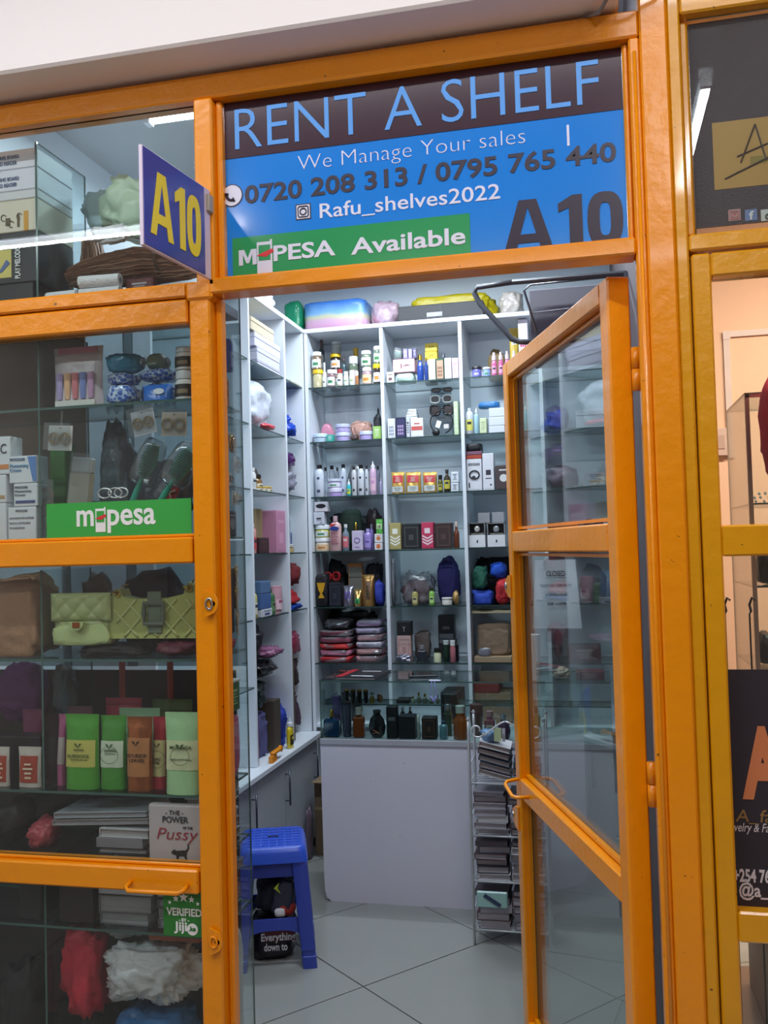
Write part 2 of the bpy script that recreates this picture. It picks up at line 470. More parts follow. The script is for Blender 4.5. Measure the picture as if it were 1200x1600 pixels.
# ---------------------------------------------------------------- the open glazed door
A = Vector((0.047, 0.032, 0)); Bp = Vector((-0.256, 0.915, 0))
uu = (Bp - A).normalized(); DW = (Bp - A).length
door = empty('door_1', A, math.atan2(uu.y, uu.x)); door['kind'] = 'structure'
DT = 0.05
def dbox(name, a0, a1, z0, z1, y0=-DT, y1=0.0, b=0.004, m=None, par=None):
    return MB().box(a0, a1, y0, y1, z0, z1, 0, b).build(name, m or ORANGE, par or door)
dbox('stile', 0, 0.05, 0.03, 2.06); dbox('stile', DW - 0.05, DW, 0.03, 2.06)
for z0, z1 in ((2.012, 2.06), (1.478, 1.54), (0.738, 0.797), (0.03, 0.08)):
    dbox('rail', 0.0504, DW - 0.0504, z0, z1)
for z0, z1 in ((1.545, 2.008), (0.802, 1.474), (0.084, 0.734)):
    pane('pane', 0.0504, DW - 0.0504, -0.036, -0.031, z0, z1, door, glassmat('#eef6f4', haze=0.03, smear=2.5, refl=1.15))
    mbb = MB()
    for bx in ((0.0508, 0.06, z0, z1), (DW - 0.06, DW - 0.0508, z0, z1)): mbb.box(bx[0], bx[1], -0.03, -0.018, bx[2], bx[3])
    mbb.box(0.0601, DW - 0.0601, -0.03, -0.018, z0, z0 + 0.008); mbb.box(0.0601, DW - 0.0601, -0.03, -0.018, z1 - 0.008, z1)
    mbb.build('bead', ORANGE, door)
for zc in (1.372, 0.67):
    pts = [(DW - 0.03, zc - 0.035), (DW + 0.0, zc - 0.033)] + [(DW + 0.022 + 0.02 * math.cos(a), zc + 0.02 * math.sin(a)) for a in [math.radians(d) for d in range(-70, 71, 20)]] + [(DW, zc + 0.033), (DW - 0.03, zc + 0.035)]
    hp = MB().prism(pts, 0.0005, 0.005).build('hasp', ORANGE, door)
    MB().lathe([(0.0, 0), (0.008, 0.0), (0.011, 0.003), (0.008, 0.005)], 12, T=Matrix.Translation((DW + 0.024, 0.0095, zc)) @ Matrix.Rotation(math.radians(90), 4, 'X')).build('eye', CHROME, hp, smooth=True)
for zz in (1.86, 1.0):
    hh = MB().tube([(-0.012, 0.0 - DT - 0.004, zz - 0.045), (-0.012, -DT - 0.004, zz - 0.001)], 0.011, 10).tube([(-0.012, -DT - 0.004, zz + 0.001), (-0.012, -DT - 0.004, zz + 0.045)], 0.011, 10)
    hh.build('hinge', ORANGE, door, smooth=True)
dh = [(DW - 0.03, 0.0, 0.79), (DW - 0.03, 0.035, 0.785), (DW - 0.045, 0.045, 0.78), (DW - 0.13, 0.045, 0.768), (DW - 0.145, 0.035, 0.766), (DW - 0.145, 0.0, 0.766)]
MB().tube(dh, 0.0055, 8).build('handle', ORANGE, door, smooth=True)

# ---------------------------------------------------------------- the shop next door
t7 = empty('trim_7'); t7['kind'] = 'structure'
frame('rail', 0.209, 2.25, 2.565, 2.64, parent=t7, mat=ORANGE2)
frame('rail', 0.209, 2.25, 2.078, 2.112, parent=t7, mat=ORANGE2)
frame('post', 1.12, 1.18, 0, 2.077, parent=t7, mat=ORANGE2)
frame('post', 2.25, 2.3, 0, 2.64, parent=t7, mat=ORANGE2)
MESH = M('#6a5a62', 0.5, var=0.15, scale=180, bump=0.5, bscale=300)
w3 = empty('window_3'); w3['kind'] = 'structure'
pane('pane', 0.226, 2.249, -0.004, 0.001, 2.113, 2.564, w3)
d2 = empty('door_2', (0.212, 0, 0)); d2['kind'] = 'structure'
for x0, x1 in ((0.0, 0.037), (0.86, 0.905)): frame('stile', x0, x1, 0.02, 2.072, -0.028, 0.022, d2, ORANGE2)
for z0, z1 in ((2.024, 2.072), (1.465, 1.527), (0.716, 0.775), (0.02, 0.08)): frame('rail', 0.0374, 0.8596, z0, z1, -0.028, 0.022, d2, ORANGE2)
for z0, z1 in ((1.528, 2.023), (0.776, 1.464), (0.081, 0.715)): pane('pane', 0.0374, 0.8596, 0.004, 0.008, z0, z1, d2)
MB().tube([(0.032, -0.005, 1.63), (0.032, -0.005, 1.66)], 0.003, 6).build('bead', ORANGE2, d2)
w4 = empty('window_4'); w4['kind'] = 'structure'
pane('pane', 1.181, 2.249, -0.004, 0.001, 0.02, 2.077, w4)

# ---------------------------------------------------------------- lamps
P_BEAM = 25.0
TUBE = M('#f4f8ff', 0.5, var=0.0, emit=9.0)
TUBEW = M('#fff0e0', 0.5, var=0.0, emit=14.0)
def tube_lamp(name, label, p0, p1, power, colour, ceil=None, tm=None, group=None):
    p0, p1 = Vector(p0), Vector(p1); mid = (p0 + p1) / 2; d = p1 - p0; Ln = d.length; rz = math.atan2(d.y, d.x)
    t = thing(name, label, 'lamp', mid, rz, group)
    top = (ceil - mid.z) if ceil else 0.05
    MB().box(-Ln / 2 - 0.02, Ln / 2 + 0.02, -0.025, 0.025, 0.014, 0.05, 0, 0.004).box(-0.05, 0.05, -0.02, 0.02, 0.05, max(top, 0.051)).build('batten', M('#dfe3e6', 0.4), t)
    MB().tube([(-Ln / 2, 0, 0), (Ln / 2, 0, 0)], 0.014, 12).build('tube', tm or TUBE, t, smooth=True)
    MB().box(-Ln / 2 - 0.02, -Ln / 2, -0.018, 0.018, -0.016, 0.02).build('end_cap', WHITE, t)
    MB().box(Ln / 2, Ln / 2 + 0.02, -0.018, 0.018, -0.016, 0.02).build('end_cap', WHITE, t)
    ld = bpy.data.lights.new('glow', 'AREA'); ld.shape = 'RECTANGLE'; ld.size = Ln; ld.size_y = 0.03
    ld.energy = power; ld.color = colour
    lo = bpy.data.objects.new('glow', ld); COL.objects.link(lo); lo.parent = t; lo.location = (0, 0, -0.018)
    return t
COOL = (0.80, 0.90, 1.0)
tube_lamp('tube_lamp', 'long white fluorescent tube on the ceiling inside the shop', (-1.37, 0.80, 2.93), (-0.17, 0.80, 2.93), P_SHOP * 0.95, COOL, ZC)
tube_lamp('tube_lamp', 'fluorescent tube on the shop ceiling before the back shelves', (-1.25, 2.2, 2.965), (-0.35, 2.2, 2.965), P_SHOP * 0.8, COOL, ZC)
tube_lamp('tube_lamp', 'fluorescent tube across the passage ceiling opposite the shop', (-2.9, -1.95, 3.02), (-1.5, -1.95, 3.02), P_HALL, (0.97, 0.96, 1.0), 3.25)
tube_lamp('tube_lamp', 'fluorescent tube along the passage ceiling by the tall orange post', (0.42, -1.25, 3.02), (0.42, -2.2, 3.02), P_SIDE, (1, 0.95, 0.95), 3.25)
tube_lamp('tube_lamp', 'unseen tube added on the passage ceiling to brighten the white beam', (-2.2, -0.95, 3.15), (0.9, -0.95, 3.15), P_BEAM, (0.97, 0.97, 1.0), 3.25)  # added lamp: brightens the beam, fades down the frame, kept out of the panes
tube_lamp('tube_lamp', 'unseen fill tube added far back on the passage ceiling', (-1.3, -3.4, 3.1), (0.6, -3.4, 3.1), P_HALL * 0.5, (0.97, 0.96, 1.0), 3.25)  # added behind the camera as even fill for the passage
tube_lamp('tube_lamp', 'warm tube on the ceiling of the neighbouring shop', (0.6, 1.1, 2.93), (1.8, 1.1, 2.93), P_NEXT, (1, 0.87, 0.77), ZC, TUBEW)

# ---------------------------------------------------------------- signboard
SBY = 0.006
def a10(x0, x1, z0, z1, y, mat, par, T=None, name='lettering'):
    """the heavy house number A10 drawn as solid shapes"""
    w = x1 - x0; h = z1 - z0; dp = 0.0012
    def P(pts): return [(x0 + a * w, z0 + b * h) for a, b in pts]
    for g in ([[(0, 0), (0.10, 0), (0.215, 0.86), (0.215, 1), (0.14, 1)], [(0.215, 1), (0.215, 0.86), (0.33, 0), (0.43, 0), (0.29, 1)], [(0.09, 0.2), (0.34, 0.2), (0.32, 0.36), (0.11, 0.36)]],
              [[(0.56, 0), (0.67, 0), (0.67, 1), (0.59, 1), (0.47, 0.86), (0.47, 0.7), (0.56, 0.77)]]):
        mb = MB()
        for i, q in enumerate(g): mb.prism(P(q), y - dp - 0.00001 * i, y, T=T)
        mb.build(name, mat, par)
    ro, ri = [], []
    for i in range(28):
        a = 2 * math.pi * i / 28; c, s = math.cos(a), math.sin(a)
        ro.append((x0 + w * (0.855 + 0.145 * math.copysign(abs(c) ** 0.75, c)), z0 + h * (0.5 + 0.5 * math.copysign(abs(s) ** 0.75, s))))
        ri.append((x0 + w * (0.855 + 0.045 * math.copysign(abs(c) ** 0.6, c)), z0 + h * (0.5 + 0.3 * math.copysign(abs(s) ** 0.6, s))))
    vs = [(x, y - dp, z) for x, z in ro + ri] + [(x, y, z) for x, z in ro + ri]; fs = []
    for i in range(28):
        j = (i + 1) % 28; fs += [(i, j, 28 + j, 28 + i), (i, i + 56, j + 56, j), (28 + i, 28 + j, 84 + j, 84 + i)]
    if T is not None: vs = [tuple(T @ Vector(p)) for p in vs]
    _mk(name, vs, fs, [0] * len(fs), mat, par)
SKY = M('#1884e6', 0.18, var=0.02, coat=0.4); MAROON = M('#3c2434', 0.2, var=0.03, coat=0.4)
SGREEN = M('#2a9a5c', 0.2, var=0.02, coat=0.3); LILAC = M('#dfe2f6', 0.4, var=0.02); INKD = M('#2a2036', 0.4, var=0.03)
SKYT = M('#4a9cf0', 0.4, var=0.02); RED = M('#d8323c', 0.4, var=0.05)
sb = thing('signboard', 'blue and maroon shelf rental signboard with phone numbers above the doorway', 'sign', (0, SBY, 0))
MB().box(-0.792, 0.093, 0.0, 0.008, 2.125, 2.5315).build('board', SKY, sb)
bx0, bz0 = PY(350, 251, SBY); bx1, bz1 = PY(968, 170, SBY)
bzm = (bz0 + bz1) / 2
MB().box(-0.792, 0.093, -0.0012, 0.0, bzm, 2.5315).build('banner', MAROON, sb)
def sgt(s, bl, tr, mat, off=0.0, y=-0.0012, capo=None, **k):
    x0, z0 = PY(bl[0], bl[1], SBY); x1, z1 = PY(tr[0], tr[1], SBY)
    return text(s, x0, x1, z0, capo or (z1 - z0), y, mat, sb, off, **k)
sgt('RENT A SHELF', (368, 235), (934, 92), SKYT, -0.008, y=-0.0014)
sgt('We Manage Your sales', (466, 267), (820, 199), LILAC, -0.02, y=-0.0002)
sgt('0720 208 313 / 0795 765 440', (383, 318), (962, 222), INKD, 0.022, y=-0.0002)
sgt('Rafu_shelves2022', (500, 341), (781, 287), LILAC, 0.008, y=-0.0002)
a, b = PY(787, 400, SBY); c, e = PY(972, 296, SBY)
a10(a, c, b, e, -0.0003, INKD, sb)
sgt('|', (886, 220), (889, 195), LILAC, 0, y=-0.0002)
gx0, gz1 = PY(363, 373, SBY); gx1, gz0 = PY(736, 404, SBY)
MB().box(gx0, gx1, -0.0008, 0.0, 2.126, PY(735, 333, SBY)[1]).build('green_band', SGREEN, sb)
a, b = PY(374, 416, SBY); c, e = PY(401, 389, SBY); w_ = c - a; h_ = e - b
MB().prism([(a + u * w_, b + v * h_) for u, v in ((0, 0), (0, 1), (0.3, 1), (0.5, 0.45), (0.7, 1), (1, 1), (1, 0), (0.77, 0), (0.77, 0.72), (0.58, 0.12), (0.42, 0.12), (0.23, 0.72), (0.23, 0))], -0.0022, -0.001).build('lettering', LILAC, sb)
sgt('PESA', (428, 408), (524, 375), LILAC, 0.022, y=-0.001)
sgt('Available', (549, 398), (727, 355), LILAC, 0.02, y=-0.001)
def phone_shape(cx, z0, z1, w, y, par, body=LILAC, scr=SGREEN):
    h = z1 - z0
    MB().box(cx - w / 2, cx + w / 2, y - 0.001, y, z0, z1, 0, 0.0005).box(cx + w * 0.36, cx + w / 2, y - 0.001, y, z1, z1 + h * 0.06).build('phone_emblem', body, par)
    MB().box(cx - w * 0.38, cx + w * 0.38, y - 0.0016, y - 0.001, z0 + h * 0.42, z1 - h * 0.1).build('phone_screen', scr, par)
    zc = z0 + h * 0.6
    MB().prism([(cx - w * 0.5, zc - h * 0.02), (cx - w * 0.1, zc + h * 0.06), (cx + w * 0.5, zc + h * 0.16), (cx + w * 0.62, zc + h * 0.08), (cx + w * 0.1, zc - h * 0.08)], y - 0.0022, y - 0.0016).build('red_swoosh', RED, par)
px_, pz_ = PY(414, 406, SBY); px1_, _ = PY(426, 406, SBY)
_, z0_ = PY(414, 436, SBY); _, z1_ = PY(414, 378, SBY)
phone_shape(px_, max(z0_, 2.127), z1_, (px1_ - px_) * 2, -0.001, sb)
def disc(name, cx, cz, rx, rz, y, mat, par, n=28):
    return MB().prism([(cx + rx * math.cos(2 * math.pi * i / n), cz + rz * math.sin(2 * math.pi * i / n)) for i in range(n)], y - 0.0008, y).build(name, mat, par)
cx_, cz_ = PY(362, 306, SBY); rr_ = PY(378, 306, SBY)[0] - cx_
disc('icon_ring', cx_ + 0.001, cz_, rr_ * 1.06, rr_ * 1.06, -0.0002, INKD, sb); disc('phone_icon', cx_ + 0.001, cz_, rr_ * 0.96, rr_ * 0.96, -0.0010, LILAC, sb)
arc = [(cx_ + 0.001 + rr_ * 0.5 * math.cos(a), -0.0022, cz_ + rr_ * 0.1 + rr_ * 0.55 * math.sin(a)) for a in [math.radians(d) for d in range(170, 301, 13)]]
MB().tube(arc, rr_ * 0.13, 6, taper=[1.7, 1.6, 1, 1, 1, 1, 1, 1, 1.0, 1.6, 1.7][:len(arc)]).build('receiver', INKD, sb)
def camera_icon(cx, cz, s, y, par, ink, back):
    MB().box(cx - s, cx + s, y - 0.0006, y, cz - s, cz + s, 0, 0).build('icon_edge', ink, par)
    MB().box(cx - s * 0.86, cx + s * 0.86, y - 0.0012, y - 0.0006, cz - s * 0.86, cz + s * 0.86).build('icon_face', back, par)
    ringp = [(cx + s * 0.4 * math.cos(a), y - 0.0015, cz + s * 0.4 * math.sin(a)) for a in [math.radians(d) for d in range(0, 360, 24)]]
    MB().tube(ringp, s * 0.09, 5, close=True).build('icon_lens', ink, par)
    ro = [(cx + s * 0.66 * c, y - 0.0015, cz + s * 0.66 * e) for c, e in ((-1, -0.8), (-0.8, -1), (0.8, -1), (1, -0.8), (1, 0.8), (0.8, 1), (-0.8, 1), (-1, 0.8))]
    MB().tube(ro, s * 0.08, 5, close=True).build('icon_outline', ink, par)
ix_, iz_ = PY(474, 331, SBY)
camera_icon(ix_, iz_, PY(486, 331, SBY)[0] - ix_, -0.0002, sb, INKD, LILAC)

# ---------------------------------------------------------------- A10 blade sign
PURPLE = M('#3c3a9c', 0.25, var=0.04, coat=0.3); YEL = M('#f0dc28', 0.4, var=0.04)
bl = thing('blade_sign', 'small purple A10 sign standing out from the orange post', 'sign', (-0.818, -0.036, 2.112), math.radians(-97))
# local x runs out from the post (towards the passage); local -y faces left
BLW, BLH = 0.262, 0.203
MB().box(0, BLW, -0.004, 0.004, 0, BLH, 0, 0.001).build('panel', M('#d8cce0', 0.4, var=0.03), bl)
MB().box(0.028, BLW - 0.003, -0.0056, -0.004, 0.004, BLH - 0.003).build('blue_face', PURPLE, bl)
MB().box(0.028, BLW - 0.003, 0.004, 0.0056, 0.004, BLH - 0.003).build('blue_face', PURPLE, bl)
# letters on the face seen from the doorway side: mirror local x
Tm = Matrix.Rotation(math.pi, 4, 'Z')
a10(-BLW + 0.024, -0.045, 0.032, 0.165, -0.0056, YEL, bl, T=Tm)
a10(0.045, BLW - 0.024, 0.032, 0.165, -0.0056, YEL, bl)
MB().box(-0.003, 0.018, -0.012, 0.012, 0.15, 0.19, 0, 0.002).build('bracket', M('#a8a090', 0.4), bl)

# ---------------------------------------------------------------- stickers on the glass
def sticker(name, label, tl, br, Y, mat):
    x0, z1 = PY(tl[0], tl[1], Y); x1, z0 = PY(br[0], br[1], Y)
    t = thing(name, label, 'sticker', ((x0 + x1) / 2, Y, z0)); w = x1 - x0; h = z1 - z0
    MB().box(-w / 2, w / 2, -0.001, 0.0, 0, h).build('backing', mat, t)
    return t, w, h
STG = M('#3aa648', 0.4, var=0.03)
t, w, h = sticker('payment_sticker', 'long green mobile payment sticker at the foot of the upper display pane', (73, 797), (300, 843), -0.003, STG)
t.location.z = 1.5455
text('m', -w * 0.285, -w * 0.165, h * 0.32, h * 0.5 * CAPH / 0.53, -0.001, WHITE, t, 0.02)
text('pesa', -w * 0.07, w * 0.26, h * 0.32, h * 0.5 * CAPH / 0.53, -0.001, WHITE, t, 0.018)
phone_shape(-w * 0.118, h * 0.12, h * 0.8, w * 0.07, -0.001, t, WHITE, STG)
VG = M('#2f7a34', 0.45, var=0.03)
t, w, h = sticker('verified_sticker', 'square green verified sticker with white stars on the lower pane', (255, 1394), (321, 1469), -0.003, VG)
t.location.z = 0.742 - h
for k in range(5):
    cx = (-0.34, -0.19, 0, 0.19, 0.34)[k] * w; cz = (0.74, 0.83, 0.87, 0.83, 0.74)[k] * h; r = (0.05, 0.08, 0.12, 0.08, 0.05)[k] * w
    MB().prism([(cx + (r if i % 2 == 0 else r * 0.42) * math.sin(i * math.pi / 5), cz + (r if i % 2 == 0 else r * 0.42) * math.cos(i * math.pi / 5)) for i in range(10)], -0.0018, -0.001).build('star', WHITE, t)
text('VERIFIED', -w * 0.42, w * 0.43, h * 0.46, h * 0.16, -0.001, WHITE, t, 0.018)
text('- BY -', -w * 0.12, w * 0.12, h * 0.33, h * 0.07, -0.001, WHITE, t, 0.02)
text('Jiji', -w * 0.24, w * 0.07, h * 0.13, h * 0.19, -0.001, WHITE, t, 0.022)
disc('emblem_disc', w * 0.2, h * 0.17, w * 0.13, w * 0.13, -0.001, WHITE, t)
text('.ke', w * 0.12, w * 0.28, h * 0.14, h * 0.1, -0.0019, VG, t, 0.02)

# ---------------------------------------------------------------- shelving
S = [2.352, 2.064, 1.776, 1.490, 1.202, 0.912, 0.60]       # tops of the shelf levels
BY, BD = 2.66, 0.30                                        # back unit: front plane, depth
DIV = [-1.44, -1.032, -0.622, -0.225, 0.115]
bu = thing('shelf_unit', 'white back wall shelf unit in four bays with glass shelves', 'shelf', ((DIV[0] + DIV[-1]) / 2, BY, 0))
ox = bu.location.x
def bup(name, x0, x1, y0, y1, z0, z1, mat=WHITEBOARD, b=0.001): return MB().box(x0 - ox, x1 - ox, y0 - BY, y1 - BY, z0, z1, 0, b).build(name, mat, bu)
for x in DIV: bup('divider', x - 0.009, x + 0.009, BY, BY + BD, 0.0, 2.64)
bup('top_board', DIV[0] - 0.01, DIV[-1] + 0.009, BY - 0.004, BY + BD, 2.6405, 2.662)
bup('back_panel', DIV[0] + 0.0095, DIV[-1] - 0.0095, BY + BD + 0.0005, BY + BD + 0.009, 0.0, 2.64)
bup('plinth', DIV[0] + 0.0095, DIV[-1] - 0.0095, BY + 0.02, BY + 0.03, 0.0, 0.07)
for i in range(4):
    for z in S[:6]:
        pane('shelf', DIV[i] + 0.0095 - ox, DIV[i + 1] - 0.0095 - ox, 0.006, BD - 0.001, z - 0.006, z, bu, GLASS_SHELF, GLASS_DARK_EDGE)
    bup('board', DIV[i] + 0.0095, DIV[i + 1] - 0.0095, BY + 0.004, BY + BD, S[6] - 0.018, S[6])
    MB().tube([(DIV[i] + 0.013 - ox, 0.04, S[1] - 0.012), (DIV[i] + 0.02 - ox, 0.04, S[1] - 0.012)], 0.004, 6).build('peg', CHROME, bu)
LX, LD = -1.45, 0.31                                       # left unit: front plane, depth
LDIV = [0.93, 1.40, 1.86, 2.348, 2.645]
lu = thing('shelf_unit', 'white shelf unit along the side wall, above white cabinets with a ledge', 'shelf', (LX, 1.8, 0.0))
def lup(name, x0, x1, y0, y1, z0, z1, mat=WHITEBOARD, b=0.001, par=None): return MB().box(x0 - LX, x1 - LX, y0 - 1.8, y1 - 1.8, z0, z1, 0, b).build(name, mat, par or lu)
for y in LDIV: lup('divider', LX - LD, LX, y - 0.009, y + 0.009, 0.5655, 2.64)
lup('top_board', LX - LD, LX + 0.004, LDIV[0] - 0.01, LDIV[-1] + 0.009, 2.6405, 2.662)
lup('back_panel', LX - LD - 0.009, LX - LD - 0.0005, LDIV[0], LDIV[-1], 0.5655, 2.64)
for i in range(4):
    for z in S[:6]:
        if i >= 2 and z < 1.0: continue
        pane('shelf', -LD + 0.001, -0.006, LDIV[i] + 0.0095 - 1.8, LDIV[i + 1] - 0.0095 - 1.8, z - 0.006, z, lu, GLASS_SHELF, GLASS_DARK_EDGE)
lup('ledge', LX - LD, LX + 0.05, LDIV[0] - 0.02, 2.65, 0.54, 0.565, b=0.003)
lup('cabinet_body', LX - LD, LX + 0.01, LDIV[0], 2.65, 0.06, 0.5395, M('#9aa0a8', 0.5, var=0.04))
for k, (y0, y1) in enumerate(((0.94, 1.35), (1.355, 1.76), (1.765, 2.19), (2.195, 2.63))):
    dr = lup('door', LX + 0.0105, LX + 0.028, y0, y1, 0.05, 0.525, M('#b6bac2', 0.4, var=0.03), 0.002)
    hy = y1 - 0.06 if k != 0 else y0 + 0.06
    MB().tube([(0.029, hy - 1.8, 0.35), (0.05, hy - 1.8, 0.35)], 0.003, 6).tube([(0.029, hy - 1.8, 0.47), (0.05, hy - 1.8, 0.47)], 0.003, 6).tube([(0.05, hy - 1.8, 0.33), (0.05, hy - 1.8, 0.49)], 0.0045, 8).build('handle', M('#5c6068', 0.3, 0.9), dr, smooth=True)
lup('plinth', LX - LD, LX, LDIV[0], 2.65, 0.0, 0.0595, BLACK)

# display cabinet behind the window
DX0, DX1, DD = -1.79, -0.868, 0.262
dc = thing('display_cabinet', 'glass display cabinet behind the orange window frame, full of goods', 'cabinet', (-1.3, 0.03, 0.0))
def dcp(name, x0, x1, y0, y1, z0, z1, mat=None, edge=None): return pane(name, x0 + 1.3, x1 + 1.3, y0 - 0.03, y1 - 0.03, z0, z1, dc, mat or GLASS_SHELF, edge or GLASS_EDGE)
for a_, b_, y_ in ((DX0, -1.17, DD + 0.001), (-1.20, DX1 - 0.002, DD + 0.0065)):
    for z0_, z1_ in ((1.5395, 2.09), (1.21, 1.53)): dcp('sliding_glass', a_, b_, y_, y_ + 0.004, z0_, z1_, glassmat('#ccd4d6', haze=0.12, smear=4, hazecol='#8a9094'))
dcp('end_panel', DX1, DX1 + 0.004, 0.035, DD, 0.12, 2.525, GLASS)
DS = [1.862, 1.539, 1.256, 0.944, 0.793, 0.628]
for z in DS: dcp('shelf', DX0, DX1 - 0.001, 0.036, DD, z - 0.006, z)
dcp('divider_panel', -1.3030, -1.2980, 0.038, DD, 1.5395, 2.07); dcp('divider_panel', -1.3030, -1.2980, 0.038, DD, 0.9445, 1.47)
dcp('divider_panel', -1.3030, -1.2980, 0.038, DD, 0.6285, 0.786); dcp('divider_panel', -1.3030, -1.2980, 0.038, DD, 2.1205, 2.52); dcp('divider_panel', -1.3030, -1.2980, 0.038, DD, 0.13, 0.621)
MB().box(DX0 + 1.3, DX1 - 0.001 + 1.3, 0.006, DD - 0.03, 2.095, 2.12, 0, 0.001).build('shelf_board', M('#a8acb0', 0.5), dc)
MB().box(DX0 + 1.3, DX1 - 0.001 + 1.3, 0.006, DD - 0.03, 0.08, 0.12, 0, 0.001).box(DX0 + 1.3, DX0 + 1.33, 0.01, 0.04, 0, 0.08).box(DX1 + 1.27, DX1 + 1.299, 0.01, 0.04, 0, 0.08).box(DX1 + 1.27, DX1 + 1.299, 0.2, 0.23, 0, 0.08).box(DX0 + 1.3, DX0 + 1.33, 0.2, 0.23, 0, 0.08).build('base', M('#5a5250', 0.6), dc)
# added dark panel, its colour stands in for the unlit depth behind the lower shelves
MB().box(DX0 + 1.3, DX1 - 0.03 + 1.3, DD - 0.0295, DD - 0.0235, 0.12, 1.2, 0, 0).build('back_board', M('#33282e', 0.7), dc)
MB().box(DX0 + 1.3, -1.3085 + 1.3, DD - 0.0295, DD - 0.0235, 1.545, 2.09, 0, 0).build('back_board', M('#8a7468', 0.6), dc)

# counter with glass showcase
CY0, CY1, CX0, CX1 = 1.89, 2.22, -1.172, 0.05
ct = thing('sales_counter', 'grey-white panel counter carrying a low glass showcase of perfumes', 'counter', ((CX0 + CX1) / 2, CY0, 0))
cox = ct.location.x
def ctp(name, x0, x1, y0, y1, z0, z1, mat, b=0.0): return MB().box(x0 - cox, x1 - cox, y0 - CY0, y1 - CY0, z0, z1, 0, b).build(name, mat, ct)
PAN = M('#dedce8', 0.5, var=0.05, scale=3, bump=0.05, speck=('#a8a4b0', 30, 0.76))
# front panel with a worn lower corner
pp = [(CX0 - cox + 0.03, 0.0), (CX1 - cox, 0.0), (CX1 - cox, 0.662), (CX0 - cox - 0.004, 0.662), (CX0 - cox - 0.001, 0.12), (CX0 - cox + 0.002, 0.04), (CX0 - cox + 0.012, 0.012)]
MB().prism(pp, 0.0, 0.018).build('front_panel', PAN, ct)
ctp('side_panel', CX0, CX0 + 0.018, CY0 + 0.0185, CY1, 0.0, 0.662, PAN); ctp('side_panel', CX1 - 0.018, CX1, CY0 + 0.0185, CY1, 0, 0.662, PAN)
ctp('inner_board', CX0 + 0.019, CX1 - 0.019, CY0 + 0.019, CY1, 0.3, 0.318, PAN)
ctp('top_board', CX0 - 0.004, CX1, CY0 - 0.006, CY1, 0.6625, 0.69, M('#b2b4bc', 0.45), 0.003)
CTOP = 0.936
def ctg(name, x0, x1, y0, y1, z0, z1): return pane(name, x0 - cox, x1 - cox, y0 - CY0, y1 - CY0, z0, z1, ct, glassmat('#eef8f6', refl=0.9), GLASS_EDGE)
ctg('front_glass', CX0, CX1, CY0 - 0.004, CY0, 0.6905, CTOP - 0.0065); ctg('side_glass', CX0, CX0 + 0.005, CY0 + 0.0005, CY1, 0.6905, CTOP - 0.0065)
ctg('top_glass', CX0 - 0.003, CX1, CY0 - 0.006, CY1, CTOP - 0.006, CTOP)
ctg('glass_shelf', CX0 + 0.006, CX1, CY0 + 0.19, CY1, 0.80, 0.805)

# ---------------------------------------------------------------- white wire rack of books
WIRE = M('#d4d8dc', 0.35, 0.3)
RX0, RX1, RY0, RY1 = -0.487, -0.205, 1.56, 1.72
rk = thing('wire_rack', 'white wire rack with scrolled top, stacked with paperbacks, against the counter', 'rack', ((RX0 + RX1) / 2, RY0, 0))
rox = rk.location.x
def rt(name, pts, r=0.004, **k): return MB().tube([(x - rox, y - RY0, z) for x, y, z in pts], r, 7, **k).build(name, WIRE, rk, smooth=True)
for x in (RX0, RX1):
    for y in (RY0, RY1): 
        p = rt('post', [(x, y, 0.0), (x, y, 0.80), (x, y, 0.835)], 0.0055)
        MB().lathe([(0.0, 0.0), (0.009, 0.008), (0.0, 0.018)], 8, x - rox, y - RY0, T=Matrix.Translation((0, 0, 0.833))).build('finial', WIRE, p, smooth=True)
RT_ = [0.055, 0.235, 0.405, 0.60]
for z in RT_:
    rt('tier', [(RX0, RY0, z), (RX1, RY0, z), (RX1, RY1, z), (RX0, RY1, z)], 0.0035, close=True)
    for k in range(5):
        y = RY0 + (RY1 - RY0) * (k + 0.5) / 5
        rt('tier_wire', [(RX0, y, z), (RX1, y, z)], 0.002)
    rt('side_rail', [(RX0, RY0, z + 0.07), (RX0, RY1, z + 0.07)], 0.0028)
def scroll(x0, x1, sgn):
    w = x1 - x0; pts = []
    cx, cz, R = x0 + sgn * 0.032, 0.80, 0.03
    for i in range(15):
        a = math.radians(-20 + i * 26); r = R * (0.35 + 0.65 * i / 14)
        pts.append((cx - sgn * r * math.cos(a) * -1, RY0, cz + r * math.sin(a)))
    for i in range(1, 9):
        u = i / 8; pts.append((cx + (x0 + w * 0.5 - cx) * u, RY0, cz - R * math.cos(u * math.pi * 0.9) * (1 - u * 0.2) + 0.0 + 0.012 * u))
    return pts
rt('scroll', scroll(RX0, RX1, 1), 0.0035); rt('scroll', scroll(RX1, RX0, -1), 0.0035)

